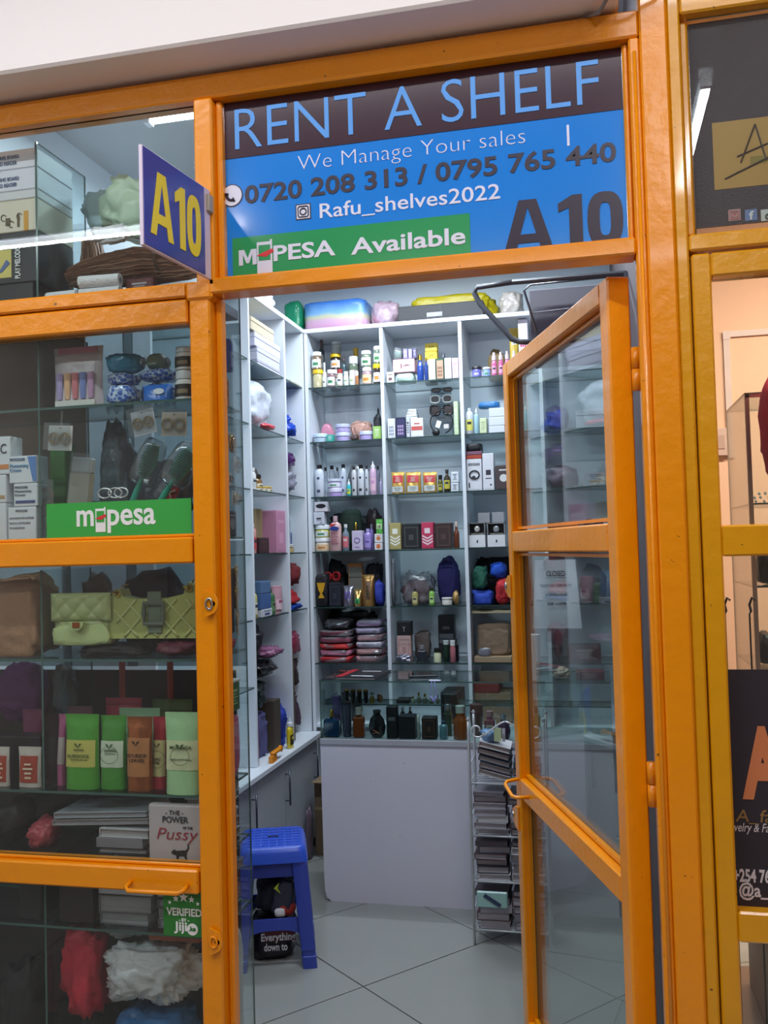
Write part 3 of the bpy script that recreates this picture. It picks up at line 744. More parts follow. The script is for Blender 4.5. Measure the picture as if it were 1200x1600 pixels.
# ---------------------------------------------------------------- blue plastic stool
BLUE = M('#2f55c8', 0.35, var=0.05, coat=0.15); BLUE2 = M('#3346a8', 0.38, var=0.05, coat=0.1)
st = thing('plastic_stool', 'blue plastic stool standing on the floor just inside the doorway', 'stool', (-1.214, 1.38, 0), math.radians(19))
SH, SW = 0.425, 0.115
def rsq(w, d, r, n=5):
    out = []
    for cx, cy, a0 in ((w - r, d - r, 0), (-w + r, d - r, 90), (-w + r, -d + r, 180), (w - r, -d + r, 270)):
        for i in range(n + 1):
            a = math.radians(a0 + 90 * i / n); out.append((cx + r * math.cos(a), cy + r * math.sin(a)))
    return out
def loft(rings, m=0, caps=True):
    mb = MB(); n = len(rings[0][0]); vs = []; fs = []
    for ring, z in rings: vs += [(x, y, z) for x, y in ring]
    for j in range(len(rings) - 1):
        for i in range(n): fs.append((j * n + i, j * n + (i + 1) % n, (j + 1) * n + (i + 1) % n, (j + 1) * n + i))
    if caps: fs.append(tuple(range(n - 1, -1, -1))); fs.append(tuple((len(rings) - 1) * n + i for i in range(n)))
    return mb.add(vs, fs, m)
DP = 0.128
loft([(rsq(SW + 0.012, DP + 0.012, 0.03), SH - 0.055), (rsq(SW + 0.006, DP + 0.006, 0.03), SH - 0.02), (rsq(SW, DP, 0.03), SH - 0.006), (rsq(SW - 0.008, DP - 0.008, 0.026), SH)]).build('seat', BLUE, st, smooth=SM)
g = MB()
for i in range(7):
    for j in range(7):
        x, y = (i - 3) * 0.029, (j - 3) * 0.032
        g.box(x - 0.011, x + 0.011, y - 0.011, y + 0.011, SH + 0.0002, SH + 0.002)
g.build('grip_pattern', BLUE, st)
MB().box(-0.02, 0.02, -0.006, 0.006, SH + 0.0003, SH + 0.0028).build('slot', BLACK, st)
def leg(sx, sy):
    rings = []
    for z, s in ((0.0, 1.0), (0.04, 1.0), (0.042, 0.9), (0.06, 0.9), (0.062, 1.0), (0.37, 0.95)):
        k = 1 - z / 0.37; w = 0.026 + 0.003 * (1 - k)
        cx, cy = sx * (SW - 0.02 + 0.03 * k), sy * (DP - 0.02 + 0.03 * k)
        rings.append(([(cx + x, cy + y) for x, y in rsq(w * s, w * s, 0.007, 2)], z))
    return loft(rings)
for sx in (-1, 1):
    for sy in (-1, 1): leg(sx, sy).build('leg', BLUE2, st, smooth=SM)
def side(axis, s, rng):
    # panel with a window: top band, arched lower rail
    k = MB()
    W0, D0 = (SW, DP) if axis == 'y' else (DP, SW)
    def off(z): return D0 - 0.018 + 0.03 * (1 - z / 0.37)
    def half(z): return W0 - 0.03 + 0.03 * (1 - z / 0.37)
    def slabp(z0, z1, arch=0.0):
        n = 9; vs = []
        for z, inner in ((z0, 1), (z1, 0)):
            for i in range(n):
                u = -1 + 2 * i / (n - 1); zz = z + (arch * (1 - abs(u) ** 4) if inner else 0)
                for t in (-0.004, 0.004):
                    a, b2 = u * half(zz), s * off(zz) + t
                    vs.append((a, b2, zz) if axis == 'y' else (b2, a, zz))
        fs = []
        for i in range(n - 1):
            a = i * 2; b2 = n * 2 + i * 2
            fs += [(a, a + 2, b2 + 2, b2), (a + 1, b2 + 1, b2 + 3, a + 3), (a, a + 1, a + 3, a + 2), (b2, b2 + 2, b2 + 3, b2 + 1)]
        k.add(vs, fs)
    slabp(*rng)
    return k
for ax in 'xy':
    for s in (-1, 1):
        side(ax, s, (0.315, 0.37)).build('side_band', BLUE2, st); side(ax, s, (0.10, 0.17, 0.03)).build('stretcher', BLUE2, st)

# ---------------------------------------------------------------- kinds of goods
R90 = math.radians(90)
def hexm(c, rough=0.45, **k): return M(c, rough, **k) if isinstance(c, str) else c
def slab(name, w, d, h, mat, par, b=0.002, x=0, y=0, z=0): return MB().box(x - w / 2, x + w / 2, y - d / 2, y + d / 2, z, z + h, 0, b).build(name, mat, par)
def prints(par, w, h, y, z0, face, ink, pat='lines', x=0, seed=0, curve=None):
    """a printed label: backing plus print, flat on the front (-y)"""
    rnd = random.Random(seed)
    mats = [hexm(face, 0.5, var=0.04), hexm(ink, 0.5, var=0.04)]
    mb = MB().box(x - w / 2, x + w / 2, y - 0.0008, y, z0, z0 + h, 0)
    yf = (y - 0.0013, y - 0.0008)
    def bar(a, b, c, d): mb.box(x + a * w / 2, x + b * w / 2, yf[0], yf[1], z0 + c * h, z0 + d * h, 1)
    if pat == 'lines':
        bar(-0.6, 0.6, 0.74, 0.84); z = 0.62
        while z > 0.12:
            l = rnd.uniform(0.3, 0.7); bar(-l, l, z, z + 0.05); z -= 0.13
    elif pat == 'box': bar(-0.5, 0.5, 0.2, 0.5); bar(-0.7, 0.7, 0.76, 0.84)
    elif pat == 'band': bar(-1, 1, 0.35, 0.6); bar(-0.5, 0.5, 0.72, 0.8)
    elif pat == 'grid':
        for i in range(3):
            for j in range(3): bar(-0.7 + i * 0.5, -0.35 + i * 0.5, 0.12 + j * 0.2, 0.26 + j * 0.2)
    elif pat == 'chevron':
        for k in range(3):
            zc = z0 + h * (0.1 + 0.13 * k)
            mb.prism([(x - w / 2, zc + h * 0.13), (x, zc), (x + w / 2, zc + h * 0.13), (x + w / 2, zc + h * 0.2), (x, zc + h * 0.07), (x - w / 2, zc + h * 0.2)], yf[0], yf[1], 1)
        mb.box(x - w * 0.26, x + w * 0.26, yf[0], yf[1], z0 + h * 0.62, z0 + h * 0.85, 1)
    elif pat == 'frame':
        bar(-0.86, 0.86, 0.90, 0.95); bar(-0.86, 0.86, 0.05, 0.1); bar(-0.86, -0.74, 0.1, 0.9); bar(0.74, 0.86, 0.1, 0.9); bar(-0.3, 0.3, 0.35, 0.6)
    elif pat == 'dot':
        mb.prism([(x + w * 0.28 * math.cos(i * math.pi / 8), z0 + h * 0.5 + w * 0.28 * math.sin(i * math.pi / 8)) for i in range(16)], yf[0], yf[1], 1)
        bar(-0.6, 0.6, 0.85, 0.92)
    elif pat == 'oval':
        mb.prism([(x + w * 0.42 * math.cos(i * math.pi / 10), z0 + h * 0.6 + h * 0.26 * math.sin(i * math.pi / 10)) for i in range(20)], yf[0], yf[1], 1)
    elif pat == 'ring':
        mb.tube([(x + w * 0.28 * math.cos(i * math.pi / 8), y - 0.001, z0 + h * 0.55 + w * 0.26 * math.sin(i * math.pi / 8)) for i in range(16)], w * 0.05, 5, 1, close=True)
        bar(-0.5, 0.5, 0.1, 0.16)
    elif pat == 'brow':
        mb.prism([(x - w * 0.1, z0 + h * 0.45), (x + w * 0.15, z0 + h * 0.62), (x + w * 0.4, z0 + h * 0.5), (x + w * 0.15, z0 + h * 0.5)], yf[0], yf[1], 1); bar(-0.3, -0.2, 0.3, 0.7)
    elif pat == 'headset':
        mb.tube([(x + w * 0.36 * math.cos(i * math.pi / 8), y - 0.002, z0 + h * 0.52 + h * 0.15 * math.sin(i * math.pi / 8)) for i in range(16)], w * 0.06, 6, 1, close=True)
        mb.prism([(x + w * 0.15 * math.cos(i * math.pi / 8) - w * 0.05, z0 + h * 0.42 + w * 0.15 * math.sin(i * math.pi / 8)) for i in range(16)], yf[0] - 0.002, yf[1], 1)
        for i in range(8): bar(-0.86 + i * 0.22, -0.72 + i * 0.22, 0.85, 0.95)
        bar(-0.9, -0.7, 0.05, 0.24)
    elif pat == 'phone': bar(-0.5, 0.5, 0.42, 0.58); bar(-0.6, 0.6, 0.3, 0.33); bar(0.3, 0.6, 0.08, 0.14)
    return mb.build('label', mats, par)

def k_carton(r, w, d, h, col='#e6e6ea', face=None, ink='#50505a', pat='lines', lid=None, rough=0.45, top=0.0, **_):
    b = min(0.002, w * 0.05)
    m = hexm(col, rough, var=0.05)
    slab('body', w, d, h * (1 - top) if top else h - 0.0012, m, r, b)
    if top: slab('lid', w + 0.003, d + 0.003, h * top, hexm(lid or col, rough, var=0.05), r, b, z=h * (1 - top) + 0.0002)
    else: slab('flap', w - 0.003, d - 0.003, 0.0011, hexm(lid or col, rough, var=0.05), r, 0, z=h - 0.0011)
    if pat: prints(r, w * 0.88, (h * (1 - top)) * 0.86, -d / 2 - 0.0001, h * 0.05, face or col, ink, pat, seed=int(w * 9999))
def k_jar(r, w, d, h, col='#8a6a50', lid='#eceef0', lab='#e8ece8', ink='#3f8a5a', lf=0.22, labf=0.55, wide=False, pat='box', clear=False, **_):
    R = w / 2; hl = h * lf
    body = hexm(col, 0.12, var=0.2, scale=60, coat=0.6) if isinstance(col, str) else col
    MB().lathe([(R * 0.85, 0), (R * 0.96, h * 0.02), (R * 0.97, h * (1 - lf) * 0.82), (R * 0.86, h * (1 - lf) * 0.96), (R * 0.8, h * (1 - lf))], 22).build('body', body, r, smooth=SM)
    lr = R if wide else R * 0.9
    MB().lathe([(lr, h - hl + 0.0003), (lr * 1.0, h - hl * 0.15), (lr * 0.94, h)], 22).build('lid', hexm(lid, 0.4), r, smooth=SM)
    if lab:
        Rl = R * 0.985; z0 = h * (1 - lf) * 0.14; z1 = z0 + h * (1 - lf) * 0.6
        a0, a1 = math.radians(205), math.radians(335)
        mb = MB().lathe([(Rl, z0), (Rl, z1)], 10, a0=a0, a1=a1)
        if pat: mb.lathe([(Rl * 1.01, z0 + (z1 - z0) * 0.25), (Rl * 1.01, z0 + (z1 - z0) * 0.6)], 6, a0=math.radians(240), a1=math.radians(300), m=1)
        mb.build('label', [hexm(lab), hexm(ink)], r, smooth=SM)
def k_bottle(r, w, d, h, col='#dfe4ee', cap='#1c1c20', lab=None, ink='#3a3a44', shape='round', capf=0.16, neck=0.42, sy=0.0, glossy=0.2, spot=None, **_):
    R = w / 2; sy = sy or min(1.0, d / w)
    hc = h * capf; hb = h - hc
    if shape == 'round': prof = [(R * 0.92, 0), (R, h * 0.02), (R, hb * 0.82), (R * 0.86, hb * 0.92), (R * neck * 1.1, hb * 0.99), (R * neck, hb)]
    elif shape == 'shoulder': prof = [(R * 0.94, 0), (R, h * 0.02), (R, hb * 0.66), (R * 0.93, hb * 0.76), (R * neck, hb * 0.88), (R * neck, hb)]
    elif shape == 'taper': prof = [(R * 0.72, 0), (R * 0.74, h * 0.02), (R, hb * 0.97), (R, hb)]
    elif shape == 'tube': prof = [(R * 0.8, 0), (R * 0.82, hb * 0.1), (R, hb * 0.6), (R, hb)]
    elif shape == 'ball': prof = [(R * 0.5, 0), (R * 0.85, hb * 0.15), (R, hb * 0.45), (R * 0.8, hb * 0.75), (R * neck, hb * 0.93), (R * neck, hb)]
    else: prof = None
    bm_ = hexm(col, glossy, var=0.08, coat=0.4)
    if prof: MB().lathe(prof, 20, sy=sy).build('body', bm_, r, smooth=SM)
    else:
        MB().box(-R, R, -R * sy, R * sy, 0, hb * 0.9, 0, R * 0.22).box(-R * neck, R * neck, -R * neck * sy, R * neck * sy, hb * 0.9, hb).build('body', bm_, r, smooth=False)
    cm = hexm(cap, 0.3) if isinstance(cap, str) else cap
    Rc = R * neck * 1.15 if shape not in ('tube', 'taper') else R * 0.98
    cz = hb + 0.0004
    cs = _.get('cs', 'cyl')
    if cs == 'cyl': pc = [(Rc, cz), (Rc, h - 0.001), (Rc * 0.9, h)]
    elif cs == 'cone': pc = [(Rc, cz), (Rc * 0.95, cz + hc * 0.35), (Rc * 0.45, cz + hc * 0.45), (Rc * 0.15, h)]
    elif cs == 'spray': pc = [(Rc * 1.2, cz), (Rc * 1.2, cz + hc * 0.55), (Rc * 0.7, cz + hc * 0.6), (Rc * 0.7, h)]
    elif cs == 'ball': pc = [(Rc * 0.4, cz), (Rc * 0.95, cz + hc * 0.3), (Rc, cz + hc * 0.55), (Rc * 0.6, cz + hc * 0.9), (0.0001, h)]
    MB().lathe(pc, 14, sy=1 if shape not in ('tube',) else sy).build('cap', cm, r, smooth=SM)
    if cs == 'pump': pass
    if lab:
        z0, z1 = hb * 0.16, hb * (0.62 if shape != 'square' else 0.66)
        if shape == 'square': prints(r, w * 0.7, z1 - z0, -R * sy - 0.0001, z0, lab, ink, _.get('pat', 'lines'))
        else:
            q = R * 1.012 if shape not in ('taper', 'tube') else R * 0.98
            MB().lathe([(q, z0), (q, z1)], 10, sy=sy, a0=math.radians(215), a1=math.radians(325)).lathe([(q * 1.01, z0 + (z1 - z0) * 0.55), (q * 1.01, z0 + (z1 - z0) * 0.8)], 6, sy=sy, a0=math.radians(240), a1=math.radians(300), m=1).build('label', [hexm(lab), hexm(ink)], r, smooth=SM)
    if spot:
        q = R * 1.02
        MB().lathe([(q, hb * 0.16), (q, hb * 0.26)], 4, sy=sy, a0=math.radians(245), a1=math.radians(290)).lathe([(q, hb * 0.62), (q, hb * 0.7)], 4, sy=sy, a0=math.radians(250), a1=math.radians(285)).build('emblem', hexm(spot), r)
def k_pouch(r, w, d, h, col='#3f9a2c', lab='#d8d070', ink='#3c4a30', rough=0.35, metal=0.0, words_=None, pat='lines', labw=0.9, labz=(0.3, 0.68), clear=False, seed=None, **_):
    seed = seed if seed is not None else int(w * 7777 + h * 333)
    rnd = random.Random(seed); nx, nz = 12, 16; ph = rnd.uniform(0, 9)
    def half(u, v):
        t = (max(0.0, 1 - abs(u) ** 3.5)) ** 0.5
        k = (1 - v ** 2.2) * 0.92 + 0.03
        if v > 0.88: k = 0.025; t = 1
        return d / 2 * t * k + 0.0004 + 0.0016 * math.sin(u * 5 + v * 9 + ph) * (1 - abs(u)) * (v < 0.88)
    def sx(u, v): return u * w / 2 * (1 - 0.04 * math.sin(math.pi * v))
    vs = []; fs = []
    for sgn in (-1, 1):
        for j in range(nz + 1):
            for i in range(nx + 1):
                u, v = -1 + 2 * i / nx, j / nz
                vs.append((sx(u, v), sgn * half(u, v), v * h))
    n1 = (nx + 1) * (nz + 1)
    for j in range(nz):
        for i in range(nx):
            a = j * (nx + 1) + i; fs.append((a, a + 1, a + nx + 2, a + nx + 1)); b = a + n1; fs.append((b, b + nx + 1, b + nx + 2, b + 1))
    for i in range(nx):
        fs.append((i, i + n1, i + 1 + n1, i + 1)); a = nz * (nx + 1) + i; fs.append((a, a + 1, a + 1 + n1, a + n1))
    for j in range(nz):
        a = j * (nx + 1); fs.append((a, a + nx + 1, a + nx + 1 + n1, a + n1)); a += nx; fs.append((a, a + n1, a + nx + 1 + n1, a + nx + 1))
    bm_ = col if not isinstance(col, str) else M(col, rough, metal, var=0.08, bump=0.2, bscale=40)
    _mk('pouch', vs, fs, [0] * len(fs), bm_, r, smooth=SM)
    MB().box(-w * 0.48, w * 0.48, -0.0022, 0.0022, h * 0.865, h * 0.88, 0, 0.0008).build('zip', bm_, r)
    if lab:
        gx, gz = 8, 8; v0, v1 = labz; lv = []; lf = []
        for j in range(gz + 1):
            for i in range(gx + 1):
                u = (-1 + 2 * i / gx) * labw; v = v0 + (v1 - v0) * j / gz
                lv.append((sx(u, v), -half(u, v) - 0.0012, v * h))
        for j in range(gz):
            for i in range(gx): a = j * (gx + 1) + i; lf.append((a, a + 1, a + gx + 2, a + gx + 1))
        _mk('label', lv, lf, [0] * len(lf), hexm(lab, 0.5, var=0.1, scale=20), r, smooth=True)
        yl = -half(0, (v0 + v1) / 2) - 0.004
        im = hexm(ink, 0.6)
        if words_:
            n = len(words_); hh = (v1 - v0) * h
            for i, (s, wd_, zz, ch) in enumerate(words_):
                text(s, -w * wd_ / 2, w * wd_ / 2, (v0 * h) + zz * hh, ch * hh, -half(0.0, v0 + (v1 - v0) * zz) - 0.0022, im, r, 0.015, depth=0.0006)
        elif pat:
            mb = MB(); hh = (v1 - v0) * h
            for k in range(4):
                ll = w * labw * rnd.uniform(0.15, 0.3); zz = v0 * h + hh * (0.15 + 0.17 * k); y = -half(0.3, zz / h) - 0.0035
                mb.box(-ll, ll, y, y + 0.0008, zz, zz + hh * 0.07)
            mb.build('print', im, r)
def k_bag(r, w, d, h, col='#20242c', amp=0.2, freq=1.6, rough=0.35, knot=False, clear=False, box=0.75, sub=4, metal=0.0, seed=None, inner=None, **_):
    seed = seed if seed is not None else int(abs(w * 5113 + h * 771))
    mat = col if not isinstance(col, str) else M(col, rough, metal, var=0.18, scale=14, bump=0.5, bscale=30)
    hh = h * 0.82 if knot else h
    if inner: blob('contents', w * 0.8, d * 0.8, hh * 0.72, M(inner, 0.7, var=0.25, scale=20), r, seed + 5, amp * 0.7, freq, 3, loc=(0, 0, 0.002))
    blob('bag', w, d, hh, mat, r, seed, amp, freq, sub, box, gather=_.get('gather', 0.0))
    if knot:
        blob('knot', w * 0.3, d * 0.3, h * 0.26, mat, r, seed + 3, 0.3, 2.5, 3, 1.0, loc=(w * 0.08, 0, h * 0.74))
def k_flatpack(r, w, d, h, col='#b86a78', rough=0.25, seed=None, wrap=True, **_):
    seed = seed if seed is not None else int(w * 3000 + h * 17000)
    blob('folded_cloth', w, d, h * 0.94, hexm(col, 0.6, var=0.15), r, seed, 0.10, 1.2, 3, 0.35)
    if wrap: blob('plastic_wrap', w * 1.02, d * 1.02, h, CLEAR2, r, seed + 1, 0.14, 1.8, 3, 0.4)
def k_book(r, w, d, h, col='#c8c8d0', page='#d8d4d0', spine=False, **_):
    t = min(0.0022, h * 0.14)
    MB().box(-w / 2, w / 2, -d / 2, d / 2, 0, t).box(-w / 2, w / 2, -d / 2, d / 2, h - t, h).box(-w / 2, -w / 2 + t, -d / 2, d / 2, t, h - t).build('cover', hexm(col, 0.35), r)
    if spine: MB().box(-w / 2, w / 2, -d / 2, -d / 2 + t, t + 0.0001, h - t - 0.0001).build('spine', hexm(col, 0.35), r)
    mb = MB(); n = 3
    y0 = -d / 2 + (0.004 if not spine else t + 0.001)
    for i in range(n):
        z0 = t + (h - 2 * t) * i / n; z1 = t + (h - 2 * t) * (i + 1) / n
        mb.box(-w / 2 + t + 0.0003, w / 2 - 0.003, y0 + 0.0007 * (i % 2), d / 2 - 0.003, z0 + 0.0001, z1 - 0.0001)
    mb.build('pages', M(page, 0.8, var=0.12, scale=150), r)
def k_card(r, w, d, h, col='#e8e2dc', style='hoops', hoop='#c89a48', tilt=0.0, plastic=True, **_):
    slab('card', w, 0.0012, h, hexm(col, 0.6), r, 0)
    hm = M(hoop, 0.25, 0.9)
    R = w * 0.2
    for k, x in enumerate((-w * 0.24, w * 0.24)):
        z = h * 0.48
        e = MB().tube([(x + R * math.cos(a), -0.005, z + R * math.sin(a)) for a in [math.radians(q) for q in range(0, 360, 24)]], R * 0.16, 7, close=True)
        if style == 'twist': e.tube([(x + R * 0.5 * math.cos(a), -0.008, z + R * 0.6 * math.sin(a)) for a in [math.radians(q) for q in range(0, 360, 36)]], R * 0.16, 6, close=True)
        e.build('earring', hm, r, smooth=True)
    MB().tube([(-w * 0.04, -0.001, h * 0.9), (w * 0.04, -0.001, h * 0.9)], 0.0012, 6).build('hang_slot', INK, r)
    if plastic: MB().box(-w * 0.56, w * 0.56, -0.0165, -0.0155, -0.0 * h, h * 1.08).build('sleeve', CLEAR, r)
def k_glasses(r, w, d, h, col='#141418', lens='#1c1c22', thick=0.1, **_):
    m = hexm(col, 0.25, coat=0.5)
    rr = h * 0.42; cx = w * 0.27
    for s in (-1, 1):
        e = MB().tube([(s * cx + w * 0.2 * math.copysign(abs(math.cos(a)) ** 0.7, math.cos(a)), 0, h * 0.5 + rr * math.copysign(abs(math.sin(a)) ** 0.7, math.sin(a))) for a in [math.radians(q) for q in range(0, 360, 20)]], h * thick, 7, close=True)
        e.build('rim', m, r, smooth=True)
        MB().prism([(s * cx + w * 0.19 * math.copysign(abs(math.cos(a)) ** 0.7, math.cos(a)), h * 0.5 + rr * 0.95 * math.copysign(abs(math.sin(a)) ** 0.7, math.sin(a))) for a in [math.radians(q) for q in range(0, 360, 20)]], -0.001, 0.001).build('lens', M(lens, 0.08, var=0.02, coat=1.0), r)
        MB().tube([(s * w * 0.47, 0, h * 0.62), (s * w * 0.47, d * 0.4, h * 0.62), (s * w * 0.44, d * 0.95, h * 0.4)], h * thick * 0.7, 6).build('arm', m, r, smooth=True)
    MB().tube([(-cx * 0.3, 0, h * 0.55), (0, -0.001, h * 0.66), (cx * 0.3, 0, h * 0.55)], h * thick * 0.8, 6).build('bridge', m, r, smooth=True)
def k_watchbox(r, w, d, h, dial='#f0ece0', **_):
    m = M('#dfe1e4', 0.5, var=0.03)
    MB().box(-w / 2, w / 2, -d / 2, d / 2, 0, h * 0.5, 0, 0.001).build('box', m, r)
    k = MB().box(-w / 2, -w / 2 + 0.004, -d / 2, d / 2, h * 0.501, h).box(w / 2 - 0.004, w / 2, -d / 2, d / 2, h * 0.501, h).box(-w / 2, w / 2, -d / 2, d / 2, h - 0.003, h).box(-w / 2, w / 2, d / 2 - 0.004, d / 2, h * 0.501, h)
    k.build('frame_lid', M('#8c8e90', 0.5), r)
    MB().box(-w * 0.4, w * 0.4, -d * 0.3, d * 0.3, h * 0.502, h * 0.58, 0, 0.002).build('cushion', M('#6a6a60', 0.7), r)
    MB().lathe([(w * 0.16, 0), (w * 0.17, 0.003), (w * 0.13, 0.005)], 18, T=Matrix.Translation((0, -d * 0.3, h * 0.76)) @ Matrix.Rotation(R90, 4, 'X')).build('watch', M(dial, 0.25, 0.3), r, smooth=SM)
    MB().tube([(-w * 0.09, -d * 0.28, h * 0.58), (-w * 0.09, -d * 0.28, h * 0.97)], 0.004, 6).tube([(w * 0.09, -d * 0.28, h * 0.58), (w * 0.09, -d * 0.28, h * 0.97)], 0.004, 6).build('strap', M('#44403a', 0.6), r)
    MB().box(-w * 0.03, w * 0.05, -d / 2 - 0.0008, -d / 2, h * 0.18, h * 0.3).build('print', INK, r)
def k_roll(r, w, d, h, col='#dfe2e4', **_):
    MB().lathe([(w * 0.18, h), (w * 0.18, h * 0.9), (w * 0.0001, h * 0.9)], 18).build('core', M('#33302e', 0.8), r)
    MB().lathe([(w / 2, 0), (w / 2, h * 0.998), (w * 0.2, h)], 24).build('roll', hexm(col, 0.7), r, smooth=SM)
    MB().tube([(w / 2 * 1.005 * math.cos(a), w / 2 * 1.005 * math.sin(a), h * 0.52) for a in [math.radians(q) for q in range(0, 360, 24)]], 0.0008, 5, close=True).build('sheet_edge', M('#b8bcc0', 0.7), r)
KINDS = dict(carton=k_carton, jar=k_jar, bottle=k_bottle, pouch=k_pouch, bag=k_bag, flatpack=k_flatpack, book=k_book, card=k_card, glasses=k_glasses, watchbox=k_watchbox, roll=k_roll)
NAMECAT = dict(carton=('box', 'box'), jar=('jar', 'jar'), bottle=('bottle', 'bottle'), pouch=('pouch', 'pouch'), bag=('plastic_bag', 'bag'), flatpack=('wrapped_garment', 'clothes packet'),
               book=('book', 'book'), card=('earring_card', 'earrings'), glasses=('sunglasses', 'sunglasses'), watchbox=('watch_box', 'watch box'), roll=('paper_roll', 'paper roll'))
CTX = {}
last = {'z': 0, 'p': 0}
def row(side='Y', plane=2.69, z=None, d=0.07, back=None): CTX.clear(); CTX.update(side=side, plane=plane, z=z, d=d)
def put(kind, label, x0, x1, yt, yb, **o):
    """goods seen between x0..x1 and yt..yb of the view, standing at the row's depth; on a shelf, or on the last thing put down (on='last')"""
    side, P = CTX['side'], o.pop('P', CTX['plane']); on = o.pop('on', None); rz = math.radians(o.pop('rz', 0)); dd = o.pop('d', CTX['d'])
    f = PY if side == 'Y' else PX
    xm, ym = (x0 + x1) / 2, (yt + yb) / 2
    a0 = f(x0, yb, P)[0]; a1 = f(x1, yb, P)[0]; w = abs(a1 - a0)
    zb = f(xm, yb, P)[1]; zt = f(xm, yt, P)[1]
    if on == 'last': zb = last['z'] + 0.0008
    elif on is not None: zb = on
    elif CTX['z'] is not None: zb = CTX['z'] + 0.0006
    h = o.pop('h', None) or max(zt - zb, 0.006); w = o.pop('w', w)
    if kind in ('jar',) or (kind == 'bottle' and o.get('shape') not in ('square',)): dd = min(dd, w) if kind == 'bottle' else w
    if kind == 'roll': dd = w
    # keep inside the bay and below the shelf above
    lo, hi = min(a0, a1), max(a0, a1); bars = None; lev = None; back = None
    if side == 'Y' and P > 2.5: bars, lev, back = [(DIV[i] + 0.0105, DIV[i + 1] - 0.0105) for i in range(4)], S + [2.64], BY + BD - 0.002
    elif side == 'Y' and P < 0.26 and xm < 400: bars, lev, back = [(-1.788, -1.3045), (-1.2965, -0.8695)], DS + [2.095, 2.53], DD - 0.001
    elif side == 'X' and P < LX + 0.2: bars, lev, back = [(LDIV[i] + 0.0105, LDIV[i + 1] - 0.0105) for i in range(4)], [z for z in S if z > 1] + [2.64], LX - LD + 0.002
    elif side == 'X': bars, lev, back = [(0.04, DD - 0.002)], DS + [2.095, 2.53], None
    if bars and zb < 2.655:
        ctr = (lo + hi) / 2; b = min(bars, key=lambda q: 0 if q[0] <= ctr <= q[1] else min(abs(ctr - q[0]), abs(ctr - q[1])))
        lo, hi = max(lo, b[0]), min(hi, b[1]); w = min(w, hi - lo)
        if w < hi - lo: mid = (a0 + a1) / 2; mid = min(max(mid, b[0] + w / 2), b[1] - w / 2); lo, hi = mid - w / 2, mid + w / 2
        a0, a1 = lo, hi
        if o.get('top'): w -= 0.004
        up = [z - 0.0075 for z in lev if z > zb + 0.02]
        if up: h = min(h, min(up) - zb)
        if side == 'Y' and back: dd = min(dd, back - P)
        if side == 'X' and back: dd = min(dd, P - back)
    w -= 0.001
    n, c = NAMECAT[kind]; n = o.pop('n', n); c = o.pop('c', c)
    if side == 'Y': loc = ((a0 + a1) / 2, P + dd / 2, zb); r0 = 0
    else: loc = (P - dd / 2, (a0 + a1) / 2, zb); r0 = R90
    r = thing(n, label, c, loc, r0 + rz, o.pop('g', None))
    KINDS[kind](r, w, dd, h, **o)
    last['z'] = zb + h; last['p'] = P
    return r

# ================================================================ goods on the back wall unit
# ---- first bay, top shelf: spice jars and small bottles
row(plane=2.685, z=S[0])
G1 = 'spice jars on the top shelf of the first bay'
put('jar', 'yellow-lidded jar of pale grains, lowest at the bay divider, under a brown spice jar', 487, 503, 577, 603, col='#c9bf95', lid='#e8c020', lab=None, wide=True, g=G1)
put('jar', 'white-lidded jar of brown spice stacked on the yellow-lidded grain jar', 485, 501, 549, 577, on='last', col='#7d6650', g=G1)
put('bottle', 'slim white vial between the pale grain jar and the mauve spice jar', 503, 509, 581, 603, col='#e8ecea', cap='#f4f4f4', lab='#dfe6dc', capf=0.25)
put('bottle', 'white capped vial standing behind the mauve spice jar', 503, 510, 566, 603, P=2.77, col='#e4e8e4', cap='#f2f2f2', capf=0.3)
put('jar', 'white-lidded jar of mauve spice with a green printed label', 509, 523, 577, 603, col='#8a6a70', g=G1)
put('bottle', 'small vial with a dark red cap and white label', 525, 535, 576, 603, col='#d8c8b8', cap='#a03a3a', capf=0.24, neck=0.8, lab='#eef0ee')
put('bottle', 'white vial beside the red capped vial', 536, 544, 580, 603, col='#e6ece2', cap='#fafafa', lab='#dfe8dc', ink='#8aa070', capf=0.22, neck=0.7)
put('bottle', 'taller white vial with domed cap on the jar shelf', 545, 554, 578, 603, col='#e8eee4', cap='#fafafa', lab='#e4ecd8', ink='#8aa860', capf=0.26, neck=0.65)
put('bottle', 'tiny amber vial with white cap on the jar shelf', 555, 560, 580, 603, col='#b8784a', cap='#f2f2f2', capf=0.3, neck=0.8)
put('jar', 'white-lidded jar of pinkish powder with an orange printed label', 564, 580, 573, 603, col='#b09098', lab='#e8d8a8', ink='#e08a30', g=G1)
put('jar', 'big white-lidded green herb jar stacked on the pinkish powder jar', 562, 579, 547, 573, on='last', col='#7d8a78', lab='#dfe8dc', ink='#2f7a48', g=G1)
put('jar', 'yellow-lidded dark jar with white and orange label at the end of the shelf', 582, 595, 568, 603, col='#3a2c28', lid='#e8c81c', lab='#f0ece8', ink='#e8923a', wide=True, g=G1)
put('jar', 'white-lidded green herb jar stacked on the yellow-lidded dark jar', 582, 595, 540, 568, on='last', col='#7c8c78', lab='#d8e4d4', ink='#3a8a4a', g=G1)
row(plane=2.79, z=S[0])
put('jar', 'dark spice jar in the back row under a yellow-lidded jar', 514, 531, 577, 598, col='#4a3c38', lab='#d8d8d0', g=G1)
put('jar', 'yellow-lidded dark jar with two orange dots on its white label, in the second layer', 514, 531, 552, 577, on='last', col='#2e2622', lid='#e6be14', lab='#f2f0ee', ink='#e89a50', wide=True, g=G1)
put('jar', 'grey-lidded clear jar topmost on the yellow-lidded dark jar', 516, 531, 533, 552, on='last', col='#9aa09a', lid='#b8bcb8', lab=None, g=G1)
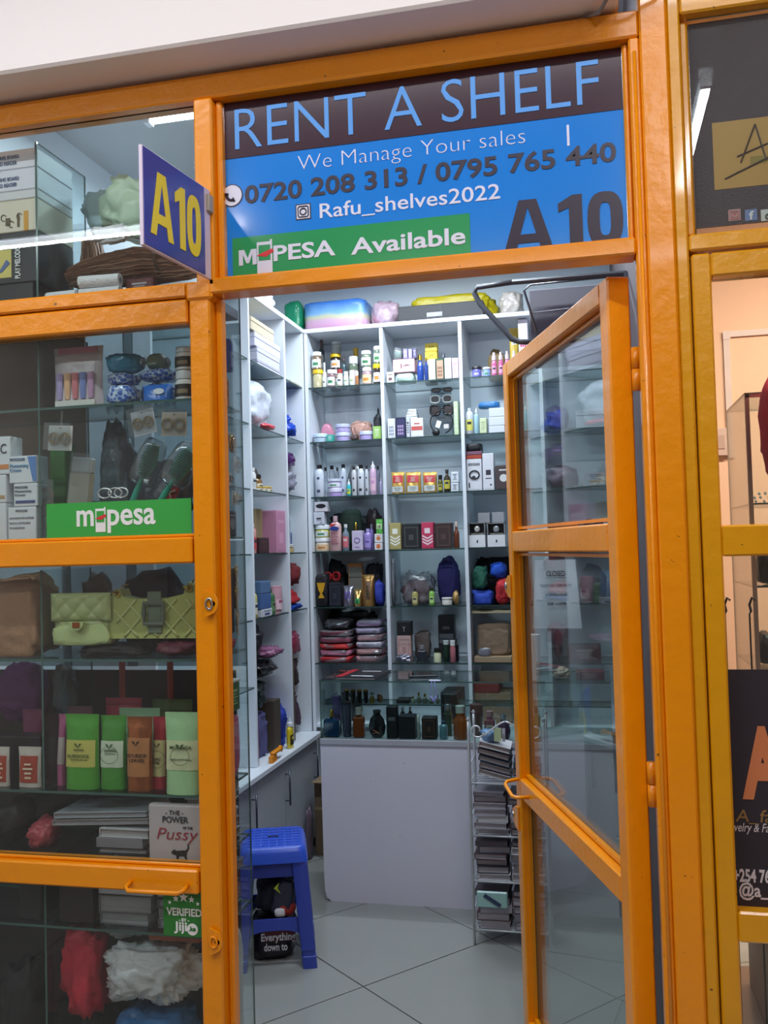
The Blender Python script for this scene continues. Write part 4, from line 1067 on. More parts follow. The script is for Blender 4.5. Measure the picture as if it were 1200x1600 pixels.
put('bottle', 'tall dark glass bottle at the back of the jar shelf', 497, 507, 530, 598, col='#3c4044', cap='#5a4440', capf=0.14, lab='#6a8a90')
put('bottle', 'short dark teal bottle behind the red capped vial', 533, 541, 558, 598, col='#3f5a64', cap='#3a2a2c', lab='#4a8a98')
put('jar', 'white-lidded green jar with a square red printed label in the back row', 543, 559, 556, 598, col='#7a8a74', lab='#ecdcd4', ink='#c8504a', g=G1)
put('bottle', 'dark brown bottle with a yellow cap at the back of the jar shelf', 551, 561, 543, 598, P=2.87, col='#33231e', cap='#d8a81c', capf=0.2, neck=0.7)
# ---- first bay, second shelf
row(plane=2.685, z=S[1])
G2 = 'low cream tubs on the second shelf'
TUB = dict(n='cream_tub', c='tub', lid='#c9cdea', lab=None, wide=True, lf=0.42)
put('jar', 'pale blue cream tub standing by the bay divider', 487, 509, 677, 690, col='#c2d4e4', g=G2, **{**TUB, 'lid': '#c6d8ea'})
put('carton', 'small teal box beside the pale blue cream tub', 510, 521, 679, 690, col='#3fb0a0', ink='#d8f0ea', d=0.03)
put('jar', 'lavender cream tub, lower of the two stacked tubs', 522, 544, 675, 690, col='#bcaede', g=G2, **TUB)
put('jar', 'lavender cream tub stacked on top of the other', 521, 544, 662, 675, on='last', col='#bcaede', g=G2, **TUB)
put('jar', 'single lavender cream tub nearer the green box', 559, 581, 673, 690, col='#b8a8dc', g=G2, **TUB)
put('carton', 'lime green box at the end of the cream tub shelf', 583, 596, 666, 690, col='#a4d070', ink='#e8f4d8', d=0.04)
put('bag', 'small dark brown crumpled sachet between the lavender tubs', 546, 558, 677, 690, col='#5a4844', n='sachet', c='sachet', sub=3)
row(plane=2.79, z=S[1])
put('bag', 'pink crumpled packet with a red flower print behind the tubs', 499, 521, 660, 690, col='#d890a8', n='packet', c='packet', sub=3)
put('bag', 'shiny rose gold plastic packet lying behind the lavender tubs', 545, 580, 655, 690, col='#d8a898', rough=0.25, sub=4, n='packet', c='packet', seed=4)
put('bag', 'knotted black and clear bag standing against the bay divider above the lime box', 583, 596, 635, 690, col='#3a3a3e', knot=True, sub=3, d=0.06)
# ---- first bay, third shelf
row(plane=2.685, z=S[2])
G3 = 'white hair care bottles with black caps'
HB = dict(n='hair_care_bottle', capf=0.12, neck=0.5, g=G3)
put('bottle', 'white bottle with black cap at the divider end of the hair care row', 491, 505, 726, 774, col='#d6deea', spot='#4a506a', **HB)
put('jar', 'purple and white cream tub under another beside the first white bottle', 511, 532, 762, 774, col='#b8a0d8', lid='#d8d4ea', lab=None, wide=True, lf=0.5, n='cream_tub', c='tub')
put('jar', 'lavender labelled cream tub stacked on a purple tub before the white bottles', 509, 531, 748, 762, on='last', col='#c4b8dc', lid='#d4daea', lab='#e8eaf2', wide=True, lf=0.3, n='cream_tub', c='tub')
put('bottle', 'white bottle right behind the small teal nozzle bottle', 531, 541, 725, 774, P=2.72, col='#c8d2e0', spot='#4a506a', **HB)
put('bottle', 'small teal and lime bottle with white pointed nozzle', 541, 548, 748, 774, col='#38b8c4', cap='#f0f4f6', capf=0.34, cs='cone', neck=0.6, lab='#c8d84a', ink='#2a9aa8')
put('bottle', 'white bottle with gold flecked label beside the teal nozzle bottle', 549, 557, 728, 774, col='#d4d4d8', spot='#3a3a3a', **HB)
put('bottle', 'white bottle with round black emblem in the middle of the row', 558, 569, 726, 774, col='#d8dde4', spot='#2c2c34', **HB)
put('bottle', 'narrow white bottle hidden partly by the pink nozzle bottle', 570, 576, 727, 774, col='#ccd4dc', spot='#3c3c44', **HB)
put('bottle', 'pink and lilac bottle with a tall white nozzle', 577, 588, 720, 774, col='#d8b4d0', cap='#f2f6f8', capf=0.2, cs='cone', neck=0.55, lab='#e8c0d4', ink='#c898c0')
put('bottle', 'small lilac bottle at the very end of the hair care row', 593, 597, 747, 774, col='#bcb4da', cap='#d0d0e4')
row(plane=2.80, z=S[2])
put('bottle', 'black capped bottle in the back row behind the first white bottle', 505, 512, 730, 770, col='#c4ccd8', **HB)
put('bottle', 'black capped bottle rising behind the stacked lavender tubs', 513, 523, 727, 770, col='#d2dae6', **HB)
put('bottle', 'shorter black capped bottle behind the stacked tubs, next to the rising one', 524, 530, 730, 770, col='#b8c0ce', **HB)
put('bottle', 'black capped lavender bottle behind the pink nozzle bottle', 587, 594, 728, 770, col='#b4b4c8', **HB)
put('bag', 'crumpled silver foil packet lying over the bottles at the back of the row', 540, 575, 722, 770, P=2.86, col='#a8acb0', metal=0.6, rough=0.3, sub=3, n='packet', c='packet', d=0.05)
# ---- first bay, fourth shelf
row(plane=2.685, z=S[3])
put('jar', 'cream tub with orange print at the bottom of a stack by the divider', 489, 513, 840, 861, col='#e4dccc', lid='#e8e8ea', lab='#e8c8a0', ink='#c88850', wide=True, lf=0.3, n='cream_tub', c='tub')
put('jar', 'white and yellow cream tub stacked on the orange printed tub', 490, 512, 820, 840, on='last', col='#d4d868', lid='#dfe8ec', lab='#e4ecec', wide=True, lf=0.35, n='cream_tub', c='tub')
put('carton', 'white box standing on the yellow and white tub', 490, 507, 800, 819, on='last', col='#d0d4e0', ink='#30343c', d=0.05, pat='phone')
put('carton', 'white box with black swirl, topmost of the stack by the divider', 491, 512, 784, 798, on='last', col='#d8d4dc', ink='#26262c', d=0.06, pat='oval')
t = put('bottle', 'pink body lotion bottle with a blue oval badge and red flash', 514, 533, 806, 861, col='#dcb4b4', cap='#c8a8b0', capf=0.16, neck=0.34, shape='round', n='lotion_bottle', d=0.04)
MB().prism([(0.025 * math.cos(i * math.pi / 10), 0.118 + 0.011 * math.sin(i * math.pi / 10)) for i in range(20)], -0.024, -0.0215).build('badge', M('#2a3f8c', 0.4), t)
MB().prism([(-0.024, 0.142), (0.01, 0.142), (-0.022, 0.128)], -0.0215, -0.019).build('flash', RED, t)
for i, z in enumerate((0.098, 0.088, 0.074, 0.06, 0.05, 0.04)): MB().box(-0.022, 0.012 + 0.004 * (i % 3), -0.0235, -0.0215, z, z + 0.003).build('print_line', M('#b06a78', 0.5), t)
put('bottle', 'clear bottle of water with white cap and pink label beside the pink lotion', 534, 545, 819, 861, col='#7c8c98', cap='#e8eaec', lab='#d87078', ink='#e8d0d0', shape='shoulder', capf=0.13, glossy=0.05)
put('carton', 'lilac and white cosmetics box beside the water bottle', 550, 567, 829, 861, col='#cfc4dc', ink='#8a78b0', pat='ring', d=0.05)
put('bottle', 'purple lotion bottle next to the lilac box', 568, 580, 826, 861, col='#9a86cc', cap='#b4a8dc', lab='#a898d8', ink='#6a58a8', shape='round')
put('bottle', 'taller purple bottle partly behind the purple lotion bottle', 577, 584, 819, 861, P=2.76, col='#8e7cc0', cap='#8f92a4', shape='round')
put('carton', 'low white box with an orange circle, under another like it', 585, 598, 848, 861, col='#e0e0e2', ink='#d8703a', pat='dot', d=0.05)
put('carton', 'low white box with an orange circle stacked on its twin', 585, 598, 834, 848, on='last', col='#e4e4e6', ink='#dc7a40', pat='dot', d=0.05)
put('pouch', 'bright green leaf pouch standing on the orange circle boxes', 587, 598, 811, 833, on='last', col='#58b048', lab='#b8d8a0', d=0.02)
row(plane=2.80, z=S[3])
put('bottle', 'bottle with a gold cap standing behind the lilac box', 552, 560, 816, 855, P=2.745, col='#5a4a44', cap=GOLD, capf=0.3)
put('bag', 'dark green folded cloth leaning at the back of the fourth shelf', 528, 566, 795, 855, col='#33463a', rough=0.8, box=0.6, sub=3, n='folded_cloth', c='cloth', d=0.09)
put('bag', 'dark brown tangled bag behind the purple bottles', 571, 595, 793, 855, col='#33262a', sub=3, d=0.09)
# ---- first bay, fifth shelf
row(plane=2.685, z=S[4])
t = put('bag', 'black drawstring bag printed with a golden trophy', 492, 513, 896, 947, col='#15161c', rough=0.6, box=0.4, amp=0.08, sub=3, seed=3)
MB().prism([(-0.022, 0.125), (0.022, 0.125), (0.014, 0.085), (0.004, 0.07), (0.016, 0.045), (-0.016, 0.045), (-0.004, 0.07), (-0.014, 0.085)], -0.040, -0.036).build('trophy_print', M('#d8a428', 0.4), t)
put('carton', 'dark navy box with a faint portrait print beside the trophy bag', 514, 533, 911, 947, col='#20242e', ink='#333a48', pat='frame')
put('pouch', 'sparkling silver pouch of purple gems beside the navy box', 534, 551, 915, 947, col='#9a98a8', metal=0.8, rough=0.25, lab='#5a4890', labz=(0.35, 0.7), labw=0.5)
put('pouch', 'gold pouch with a green gem, between silver and leopard pouches', 552, 564, 921, 947, col='#c8a868', metal=0.8, rough=0.25, lab='#2a9a58', labz=(0.15, 0.45), labw=0.6)
put('pouch', 'leopard gold foil pouch, tallest on the fifth shelf', 565, 584, 898, 947, col='#b08850', metal=0.7, rough=0.3, lab='#6a4a30', labz=(0.2, 0.8), labw=0.5)
put('bag', 'royal blue folded cloth at the end of the fifth shelf', 585, 598, 905, 947, col='#2a3aa0', rough=0.8, box=0.5, sub=3, n='folded_cloth', c='cloth', d=0.1)
row(plane=2.80, z=S[4])
t = put('carton', 'brown open box behind carrying red framed ski goggles', 498, 530, 908, 944, col='#3a2c2a', ink='#2a2020')
put('glasses', 'red framed ski goggles lying on the dark box behind the trophy bag', 504, 530, 894, 906, P=2.80, on='last', col='#c0282c', lens='#5a2020', n='goggles', c='goggles', d=0.04, thick=0.14)
put('carton', 'tall orange edged frame at the back of the fifth shelf', 545, 568, 880, 944, P=2.85, col='#c0783a', face='#8a8478', ink='#a8a090', pat='plainless', d=0.02, n='picture_frame', c='frame')
row(plane=2.88, z=S[4])
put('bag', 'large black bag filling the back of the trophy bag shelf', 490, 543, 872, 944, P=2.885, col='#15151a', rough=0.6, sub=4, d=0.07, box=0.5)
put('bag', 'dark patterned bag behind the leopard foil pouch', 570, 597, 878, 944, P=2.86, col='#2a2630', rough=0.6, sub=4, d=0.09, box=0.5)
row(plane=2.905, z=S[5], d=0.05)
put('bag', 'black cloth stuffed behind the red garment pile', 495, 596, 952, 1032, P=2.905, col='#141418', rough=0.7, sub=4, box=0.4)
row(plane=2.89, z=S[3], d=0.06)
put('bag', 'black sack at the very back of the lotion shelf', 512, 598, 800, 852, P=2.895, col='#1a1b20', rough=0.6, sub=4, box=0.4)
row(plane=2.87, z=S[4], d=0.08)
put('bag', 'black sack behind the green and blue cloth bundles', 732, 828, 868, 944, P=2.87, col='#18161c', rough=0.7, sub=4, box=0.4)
# ---- first bay, sixth shelf: folded garments
row(plane=2.69, z=S[5], d=0.2)
GA = 'plastic wrapped red and mauve garments in the first pile'
names = ['bottom', 'second from the bottom', 'third from the bottom', 'fourth from the bottom', 'fifth from the bottom']
cols = ['#c03038', '#b87088', '#c83030', '#8e4a5c', '#7d3c4c']; cn = ['bright red', 'dusty pink', 'scarlet', 'mauve', 'dark rose']
for i in range(5):
    put('flatpack', '%s wrapped garment, %s in the pile by the divider' % (cn[i], names[i]), 497, 548, 1025 - i * 10, 1035 - i * 10, on=None if i == 0 else 'last', col=cols[i], g=GA, seed=i + 1)
put('bag', 'crumpled silver and black foil bag on top of the red garment pile', 498, 545, 968, 985, on='last', col='#6a6c70', metal=0.5, rough=0.25, seed=8)
GB = 'plastic wrapped pale garments in the second pile'
cols = ['#b88a90', '#c09090', '#ccc4d4', '#c09498', '#9a92ac', '#7c6484']; cn = ['dusty rose', 'salmon', 'white', 'pale brown', 'lilac grey', 'plum']
names = ['bottom', 'second', 'third', 'fourth', 'fifth', 'top']
for i in range(6):
    put('flatpack', '%s wrapped garment, %s from below in the paler pile' % (cn[i], names[i]), 554, 596, 1024 - i * 11, 1035 - i * 11, on=None if i == 0 else 'last', col=cols[i], g=GB, seed=i + 11)
# ---- second bay, top shelf
row(plane=2.685, z=S[0])
put('carton', 'small white box with a bottle drawing at the foot of the second bay divider', 604, 616, 581, 597, col='#dfe4e6', ink='#705058', pat='box', d=0.04)
put('bag', 'mint green wrapped packet under the pink eyebrow box', 618, 647, 582, 597, col='#bcd8cc', box=0.4, amp=0.08, sub=3, n='packet', c='packet', d=0.09)
put('carton', 'pink box with an eyebrow drawing on the mint packet', 614, 648, 561, 582, on='last', col='#e8b8c4', ink='#704450', pat='brow', d=0.08)
zt = last['z']
put('carton', 'first slim purple box standing on the pink eyebrow box', 630, 637, 545, 560, on='last', col='#9a90c0', ink='#d0ccec', d=0.04)
put('carton', 'middle slim purple box standing on the pink eyebrow box', 638, 644, 545, 560, on=zt, col='#a8a0c8', ink='#dcd8f0', d=0.04)
put('carton', 'dark slim box at the end of the trio on the pink eyebrow box', 645, 651, 544, 560, on=zt, col='#6a6488', ink='#c0bce0', d=0.04)
put('bag', 'clear bag of green things on the pink eyebrow box', 614, 629, 541, 560, on=zt, col=CLEAR2, inner='#8aa898', sub=3, d=0.06)
put('bottle', 'blue mist bottle with gold cap, front one of the pair', 651, 662, 554, 597, col='#2a4a9c', cap=GOLD, capf=0.2, shape='shoulder', neck=0.5)
put('bottle', 'blue mist bottle with gold cap, half hidden one of the pair', 663, 669, 556, 597, col='#28428c', cap=GOLD, capf=0.2, shape='shoulder', neck=0.5)
put('carton', 'cream perfume box beside the blue mist bottles', 670, 681, 561, 597, col='#d4dccc', ink='#b8c0a8')
put('carton', 'green edged perfume box with a copper picture', 682, 694, 560, 597, col='#2f5a44', face='#c09a80', ink='#7a5a48', pat='grid')
put('carton', 'white perfume box with lilac print', 695, 706, 559, 597, col='#dfe0ec', ink='#b0a8d0', pat='ring')
put('carton', 'pale pink perfume box at the end of the second bay top shelf', 707, 717, 559, 597, col='#e4c4d8', ink='#d098b8')
row(plane=2.80, z=S[0])
put('carton', 'tall box at the back under the yellow boxes', 664, 682, 562, 592, col='#b8b0a0', d=0.05)
put('carton', 'yellow box with brown drawing, lower of two', 664, 683, 549, 562, on='last', col='#e8c83c', ink='#6a4020', pat='brow', d=0.05)
put('carton', 'yellow box with brown drawing stacked on its twin', 664, 683, 536, 549, on='last', col='#ecd048', ink='#6a4020', pat='brow', d=0.05)
put('bottle', 'bottle with dark grey cap behind the copper picture box', 688, 698, 551, 592, col='#a0a4b0', cap='#4a4e58', capf=0.22)
# ---- second bay, second shelf
row(plane=2.685, z=S[1])
put('carton', 'white box printed with a grid of grey squares', 606, 618, 654, 686, col='#dde0e4', ink='#8a8ea0', pat='grid', d=0.05)
put('carton', 'navy box with pink grid and violet stripe', 619, 634, 652, 686, col='#26284a', face='#33345c', ink='#b09ac0', pat='grid', d=0.06)
put('carton', 'white box with red lettering beside the navy grid box', 642, 662, 653, 686, col='#e4e6ea', ink='#c85a54', pat='band', d=0.04)
put('carton', 'plain white card box behind the red lettered box', 635, 641, 652, 686, P=2.70, col='#cfd4da', d=0.03)
row(plane=2.76, z=S[1])
put('carton', 'large white box at the back of the sunglasses shelf', 635, 653, 651, 684, col='#d4d8dc', ink='#a0a4a8', d=0.07)
for i, q in enumerate(('lowest', 'middle', 'uppermost')):
    put('carton', 'thin white box, %s of three tilted on the large white box' % q, 635 + i, 652 - i, 647 - i * 4, 651 - i * 4, on='last', col='#e2e6ea', pat=None, d=0.06, rz=4 * i - 4)
row(plane=2.72, z=S[1])
t = thing('sunglasses_stand', 'clear upright display stand holding three sunglasses and a looped cord', 'display stand', (PY(690, 650, 2.80)[0], 2.80, S[1] + 0.0006))
MB().box(-0.06, 0.06, -0.05, 0.05, 0, 0.006, 0, 0.002).build('foot', glassmat('#d8e4e8', haze=0.15), t)
MB().box(-0.055, 0.055, 0.0, 0.004, 0.0065, 0.268).build('back_plate', glassmat('#dde6ea', haze=0.1), t)
for k, z in enumerate((0.105, 0.175, 0.232)): MB().box(-0.02, 0.02, -0.03, -0.0005, z, z + 0.004).build('rest', glassmat('#d8e4e8', haze=0.15), t)
put('glasses', 'small black sunglasses, topmost on the clear stand', 673, 707, 605, 614, P=2.765, on=S[1] + 0.2375, d=0.02, col='#26242a')
put('glasses', 'white rimmed narrow sunglasses in the middle of the stand', 671, 707, 616, 626, P=2.765, on=S[1] + 0.1805, d=0.02, col='#eef0f0', lens='#20202c', thick=0.09)
put('glasses', 'large black sunglasses, lowest on the clear stand', 671, 709, 631, 646, P=2.757, on=S[1] + 0.1135, d=0.012, col='#1c1c22')
cx, _z = PY(690, 660, 2.72)
cord = [(cx + 0.058 * math.sin(a) * (1 if math.cos(a) > -0.6 else 0.7), 2.715, S[1] + 0.075 - 0.062 * math.cos(a)) for a in [math.radians(q) for q in range(20, 341, 16)]]
t = thing('headset', 'black looped headset with white tags hanging below the sunglasses', 'headset', (cx, 2.715, S[1]))
MB().tube([(x - cx, 0, z - S[1]) for x, y, z in cord], 0.0032, 8).build('cord', BLACK, t, smooth=True)
MB().lathe([(0.0, 0), (0.017, 0.001), (0.02, 0.008), (0.012, 0.014), (0.0, 0.015)], 18, T=Matrix.Translation((-0.028, 0.0, 0.0215)) @ Matrix.Rotation(R90, 4, 'X')).build('ear_cup', BLACK, t, smooth=SM)
MB().box(-0.012, 0.012, -0.001, 0.001, 0, 0.036, T=Matrix.Translation((-0.02, -0.016, 0.045)) @ Matrix.Rotation(math.radians(20), 4, 'Y')).build('tag', WHITE, t)
MB().box(0.012, 0.038, -0.006, -0.005, 0.04, 0.062).build('tag', M('#d8d0cc', 0.6), t)
row(plane=2.685, z=S[1])
put('carton', 'tall pale green box at the end of the sunglasses shelf', 710, 717, 627, 686, col='#c4d8b0', ink='#e4eedc', d=0.07)
# ---- second bay, third shelf
row(plane=2.685, z=S[2])
G = 'gold zip pouches with red labels'
for i, (a, b, q) in enumerate(((611, 632, 'first'), (633, 658, 'middle'), (660, 683, 'last'))):
    put('pouch', '%s gold zip pouch with a red label, counting from the divider' % q, a, b, 737, 773, col='#d8b05c', metal=0.5, rough=0.3, lab='#c0303c', ink='#f0d8c8', labz=(0.5, 0.84), labw=0.75, g=G, d=0.04)
    t = [o for o in COL.objects if o.name.startswith('pouch')][-1].parent
    prints(t, 0.055, 0.03, -0.0215, 0.008, '#c8cccc', '#9aa89a', 'lines')
put('bottle', 'short black capped bottle with yellow label by the gold pouches', 684, 692, 742, 773, col='#5a5a2c', cap='#1c1c1c', lab='#b8b040', capf=0.26, neck=0.7)
put('bottle', 'tall black capped bottle with yellow label by the gold pouches', 693, 704, 733, 773, col='#3c3428', cap='#202020', lab='#c4bc48', capf=0.16, shape='shoulder')
put('carton', 'white printed box, lower of two at the end of the pouch shelf', 705, 717, 754, 773, col='#d4dae0', ink='#5a6a80', d=0.06)
put('carton', 'white printed box stacked at the end of the pouch shelf', 705, 717, 737, 754, on='last', col='#dae0e6', ink='#5a6a80', d=0.06)
# ---- second bay, fourth shelf
row(plane=2.685, z=S[3])
put('carton', 'gold box with white chevrons', 608, 627, 817, 860, col='#b0a468', ink='#eeeee4', pat='chevron', d=0.06)
put('carton', 'black box with a framed dark emblem between gold and pink chevron boxes', 629, 657, 818, 860, col='#202226', ink='#4a4c48', pat='frame', d=0.07)
put('carton', 'pink box with white chevrons', 659, 678, 816, 860, col='#c83c60', ink='#f0dce0', pat='chevron', d=0.06)
put('carton', 'dark brown leather look box beside the pink chevron box', 680, 707, 817, 860, col='#3c2a28', ink='#54403c', pat='frame', d=0.07)
put('bottle', 'slim amber bottle with silver cap at the end of the chevron box shelf', 709, 718, 815, 860, col='#6c3a24', cap='#b8a898', capf=0.2, shape='shoulder', neck=0.5)
# ---- second bay, fifth shelf
row(plane=2.685, z=S[4])
put('bag', 'silver crinkled bag against the divider of the second bay', 607, 617, 870, 948, col='#8c9098', metal=0.4, rough=0.25, sub=3, d=0.08)
t = put('bag', 'big clear crinkled bag of maroon goods in the second bay', 620, 678, 890, 948, P=2.72, col=CLEAR2, inner='#6a2c38', sub=4, d=0.14, amp=0.24)
put('bottle', 'pale yellow dropper bottle before the maroon filled bag', 643, 653, 919, 948, col='#b0a868', cap='#2a2a26', lab='#c8c088', capf=0.2, neck=0.3)
put('bottle', 'slim lime green bottle before the maroon filled bag', 670, 679, 918, 948, col='#8ac058', cap='#303428', lab='#b8e088', capf=0.2, neck=0.6)
put('bag', 'big indigo folded rucksack filling the upper corner of the second bay', 681, 717, 868, 948, P=2.78, col='#2e2a68', rough=0.8, sub=4, d=0.15, gather=0.2, n='rucksack', c='bag', amp=0.12)
put('jar', 'white round tub in front of the indigo rucksack', 689, 706, 934, 948, col='#d0ccc4', lid='#dcdad4', lab=None, wide=True, n='cream_tub', c='tub')
put('bag', 'small gold crumpled packet by the white round tub', 707, 717, 922, 948, col='#a88850', metal=0.4, sub=3, n='packet', c='packet', d=0.04)
# ---- second bay, sixth shelf
row(plane=2.685, z=S[5])
put('carton', 'pale pink tall box at the front of the sixth shelf', 621, 643, 993, 1033, P=2.72, col='#c8a4a0', ink='#b08c88', pat='frame', d=0.05)
t = put('carton', 'black cube box with a white letter on the pale pink box', 620, 643, 971, 992, P=2.72, on='last', col='#1a1a1e', ink='#1a1a1e', pat=None, d=0.05)
text('Y', -0.008, 0.008, 0.02, 0.026, -0.0255, M('#a8a8a8', 0.5), t, 0)
put('bag', 'heap of small silver beads before the pale pink box', 616, 644, 1022, 1037, col='#9a9aa8', metal=0.7, rough=0.2, amp=0.4, freq=4, sub=4, d=0.03, n='bead_heap', c='jewellery')
put('bottle', 'dark grey perfume bottle behind the bead heap', 652, 666, 1009, 1037, col='#33363e', cap='#8a8a90', shape='square', capf=0.22, d=0.04)
put('bottle', 'black capped bottle with cream label on the sixth shelf', 677, 689, 1013, 1037, col='#d0d4b0', cap='#202420', capf=0.3, neck=0.8, n='perfume_bottle')
put('bottle', 'pink perfume bottle with a white cap on the sixth shelf', 703, 712, 1001, 1037, P=2.70, col='#b87078', cap='#d8dcdc', capf=0.24, neck=0.8, n='perfume_bottle')
put('bottle', 'dark green perfume bottle with a white cap on the sixth shelf', 692, 702, 1001, 1037, P=2.72, col='#20382c', cap='#c8d0d0', capf=0.2, neck=0.8, n='perfume_bottle')
row(plane=2.80, z=S[5])
put('bag', 'taupe folded bag with black handles on the sixth shelf', 646, 672, 986, 1031, col='#6a5c58', sub=3, rough=0.7)
put('carton', 'tall black box with a grey band at the back of the sixth shelf', 686, 711, 961, 1030, P=2.87, col='#222226', ink='#6a6a70', pat='band', d=0.06)
put('bottle', 'square black perfume bottle at the bay end of the sixth shelf', 706, 717, 998, 1030, P=2.75, col='#1a1a20', cap='#2a2a30', shape='square', d=0.03, n='perfume_bottle')
# ---- third bay
row(plane=2.685, z=S[0])
put('jar', 'purple banded cream jar with black lid, first in the third bay', 737, 752, 572, 592, col='#6a6ac0', lid='#262428', lab='#7a78cc', ink='#c8c4e8', wide=True, n='cream_jar')
put('jar', 'blue banded cream jar with white lid beside the purple banded one', 754, 767, 573, 592, col='#88a4d8', lid='#d8d8cc', lab='#98b0e0', wide=True, n='cream_jar')
for i, (a, b, q) in enumerate(((768, 777, 'first'), (779, 787, 'second'), (789, 797, 'third'), (800, 808, 'fourth'))):
    put('bottle', '%s pink mist bottle with silver spray cap, counting from the cream jars' % q, a, b, 550 - i, 592, col='#d0709c', cap='#d8c8cc', lab='#e4a0c0', capf=0.34, cs='spray', neck=0.6, g='pink mist bottles in the third bay', glossy=0.1, n='mist_bottle')
put('pouch', 'tall yellow pouch with a barcode near the top of the third bay', 797, 812, 511, 592, P=2.78, col='#c8a840', lab='#d8d8d0', labz=(0.66, 0.82), labw=0.5, d=0.04)
put('carton', 'tall white box patterned with pink letters at the end of the third bay', 812, 827, 487, 592, P=2.70, col='#e8dce8', ink='#c02a68', pat='grid', d=0.05)
t = put('bag', 'tan teddy shaped card cutout behind the pink mist bottles', 762, 790, 544, 592, P=2.86, col='#8c7850', rough=0.8, sub=3, d=0.03, amp=0.1, n='teddy_cutout', c='decoration')
row(plane=2.685, z=S[1])
put('bottle', 'white cosmetic tube with a yellow mark standing cap down', 727, 740, 637, 680, col='#dde2e8', cap='#e8ecf0', lab='#e4e070', shape='round', capf=0.1, n='cosmetic_tube', c='tube')
put('bottle', 'pale aqua spray bottle beside the white tube', 741, 749, 637, 680, col='#a8d0dc', cap='#e0ecf0', capf=0.2, cs='spray', n='spray_bottle')
put('carton', 'pale yellow green box beside the aqua spray', 750, 761, 653, 680, col='#d0dcb4', ink='#a8bc88', d=0.05)
for i, q in enumerate(('bottom', 'middle', 'top')):
    put('carton', 'white low box, %s of three stacked in the third bay' % q, 764, 789, 665 - i * 14, 680 - i * 14, on=None if not i else 'last', col='#d8dee6', pat=None, d=0.12, g='white low boxes stacked in the third bay')
t = put('bag', 'blue and yellow wrapped strip laid over the white low boxes', 746, 781, 626, 636, on='last', col='#3a7ab8', rough=0.25, sub=3, amp=0.1, box=0.5, n='packet', c='packet', d=0.05)
put('bottle', 'aqua spray bottle seen through the open door glass', 818, 827, 631, 680, col='#8cc4cc', cap='#d0e4e8', capf=0.22, cs='spray', n='spray_bottle', P=2.72)
row(plane=2.685, z=S[2])
put('carton', 'white headphone box with a black headset picture', 728, 754, 717, 768, col='#d8dae0', ink='#2c2c34', pat='headset', d=0.08)
zt = last['z']
put('carton', 'white watch box with a dark watch picture', 755, 773, 708, 768, col='#dcdee4', ink='#33303a', pat='phone', d=0.07)
put('carton', 'brown box with a white round picture beside the watch picture box', 775, 800, 727, 768, col='#4a3c3c', ink='#d8d8d8', pat='dot', d=0.07)
put('carton', 'flat red box lying on the headphone box', 728, 753, 711, 717, on=zt, col='#a8402c', pat=None, d=0.08)
put('carton', 'flat mauve box lying on the red flat box', 728, 753, 705, 711, on='last', col='#7c5468', pat=None, d=0.08)
put('bag', 'black zipped case on top of the flat mauve box', 728, 753, 692, 704, on='last', col='#1c1c22', rough=0.5, box=0.4, amp=0.06, sub=3, n='zip_case', c='case', d=0.09)
row(plane=2.685, z=S[3])
put('watchbox', 'grey watch box with a pale gold dial, nearer the divider', 729, 759, 817, 859, d=0.08)
put('watchbox', 'grey watch box with a silver dial, nearer the open door', 762, 790, 817, 859, d=0.08, dial='#b8bcc0')
row(plane=2.80, z=S[3])
put('carton', 'plain white cube box behind the gold dial watch box', 748, 767, 801, 852, col='#d4d6da', pat=None, d=0.07, top=0.3)
put('carton', 'plain white cube box behind the silver dial watch box', 770, 789, 800, 852, col='#d8dade', ink='#9a9aa0', pat='dot', d=0.07, top=0.3)
row(plane=2.685, z=S[4], d=0.12)
put('bag', 'royal blue cloth bag lying flat at the bottom of the third bay shelf', 730, 771, 922, 948, col='#2444a8', rough=0.8, sub=3, box=0.5)
zt = last['z']
put('bag', 'dark green bundled cloth on the flat royal blue bag', 732, 762, 884, 923, on='last', col='#1f5a48', rough=0.85, sub=4, n='cloth_bundle', c='cloth')
put('bag', 'bright blue bundled cloth beside the green bundle', 764, 791, 878, 902, P=2.70, on=zt + 0.052, col='#2456c8', rough=0.8, sub=3, n='cloth_bundle', c='cloth', d=0.1)
put('bag', 'red bundled cloth under the bright blue bundle', 773, 800, 903, 948, P=2.69, on=None, col='#c83038', rough=0.8, sub=4, n='cloth_bundle', c='cloth', d=0.12)
put('bag', 'coral red bundled cloth seen through the door glass', 806, 830, 880, 948, P=2.69, col='#c04038', rough=0.8, sub=3, n='cloth_bundle', c='cloth', d=0.12)
row(plane=2.685, z=S[5], d=0.2)
put('carton', 'flat brown paper parcel at the bottom of the third bay', 741, 800, 1026, 1042, col='#a08c70', pat=None, rough=0.8, d=0.22)
zt = last['z']
put('bag', 'brown kraft paper bag folded above the flat parcel', 744, 800, 974, 1026, P=2.72, on='last', col='#8c7660', rough=0.85, box=0.35, amp=0.1, freq=0.9, sub=4, d=0.12, n='paper_bag', c='bag')
put('bag', 'small clear crumpled bag on the brown parcel', 746, 768, 1012, 1027, P=2.686, on=zt, col=CLEAR2, inner='#6a6a80', sub=3, d=0.03)
put('carton', 'curled cream sheet of card on top of the kraft paper bag', 736, 800, 957, 962, P=2.70, h=0.012, on=S[5] + 0.245, col='#b8a888', pat=None, rough=0.8, d=0.18, rz=0)
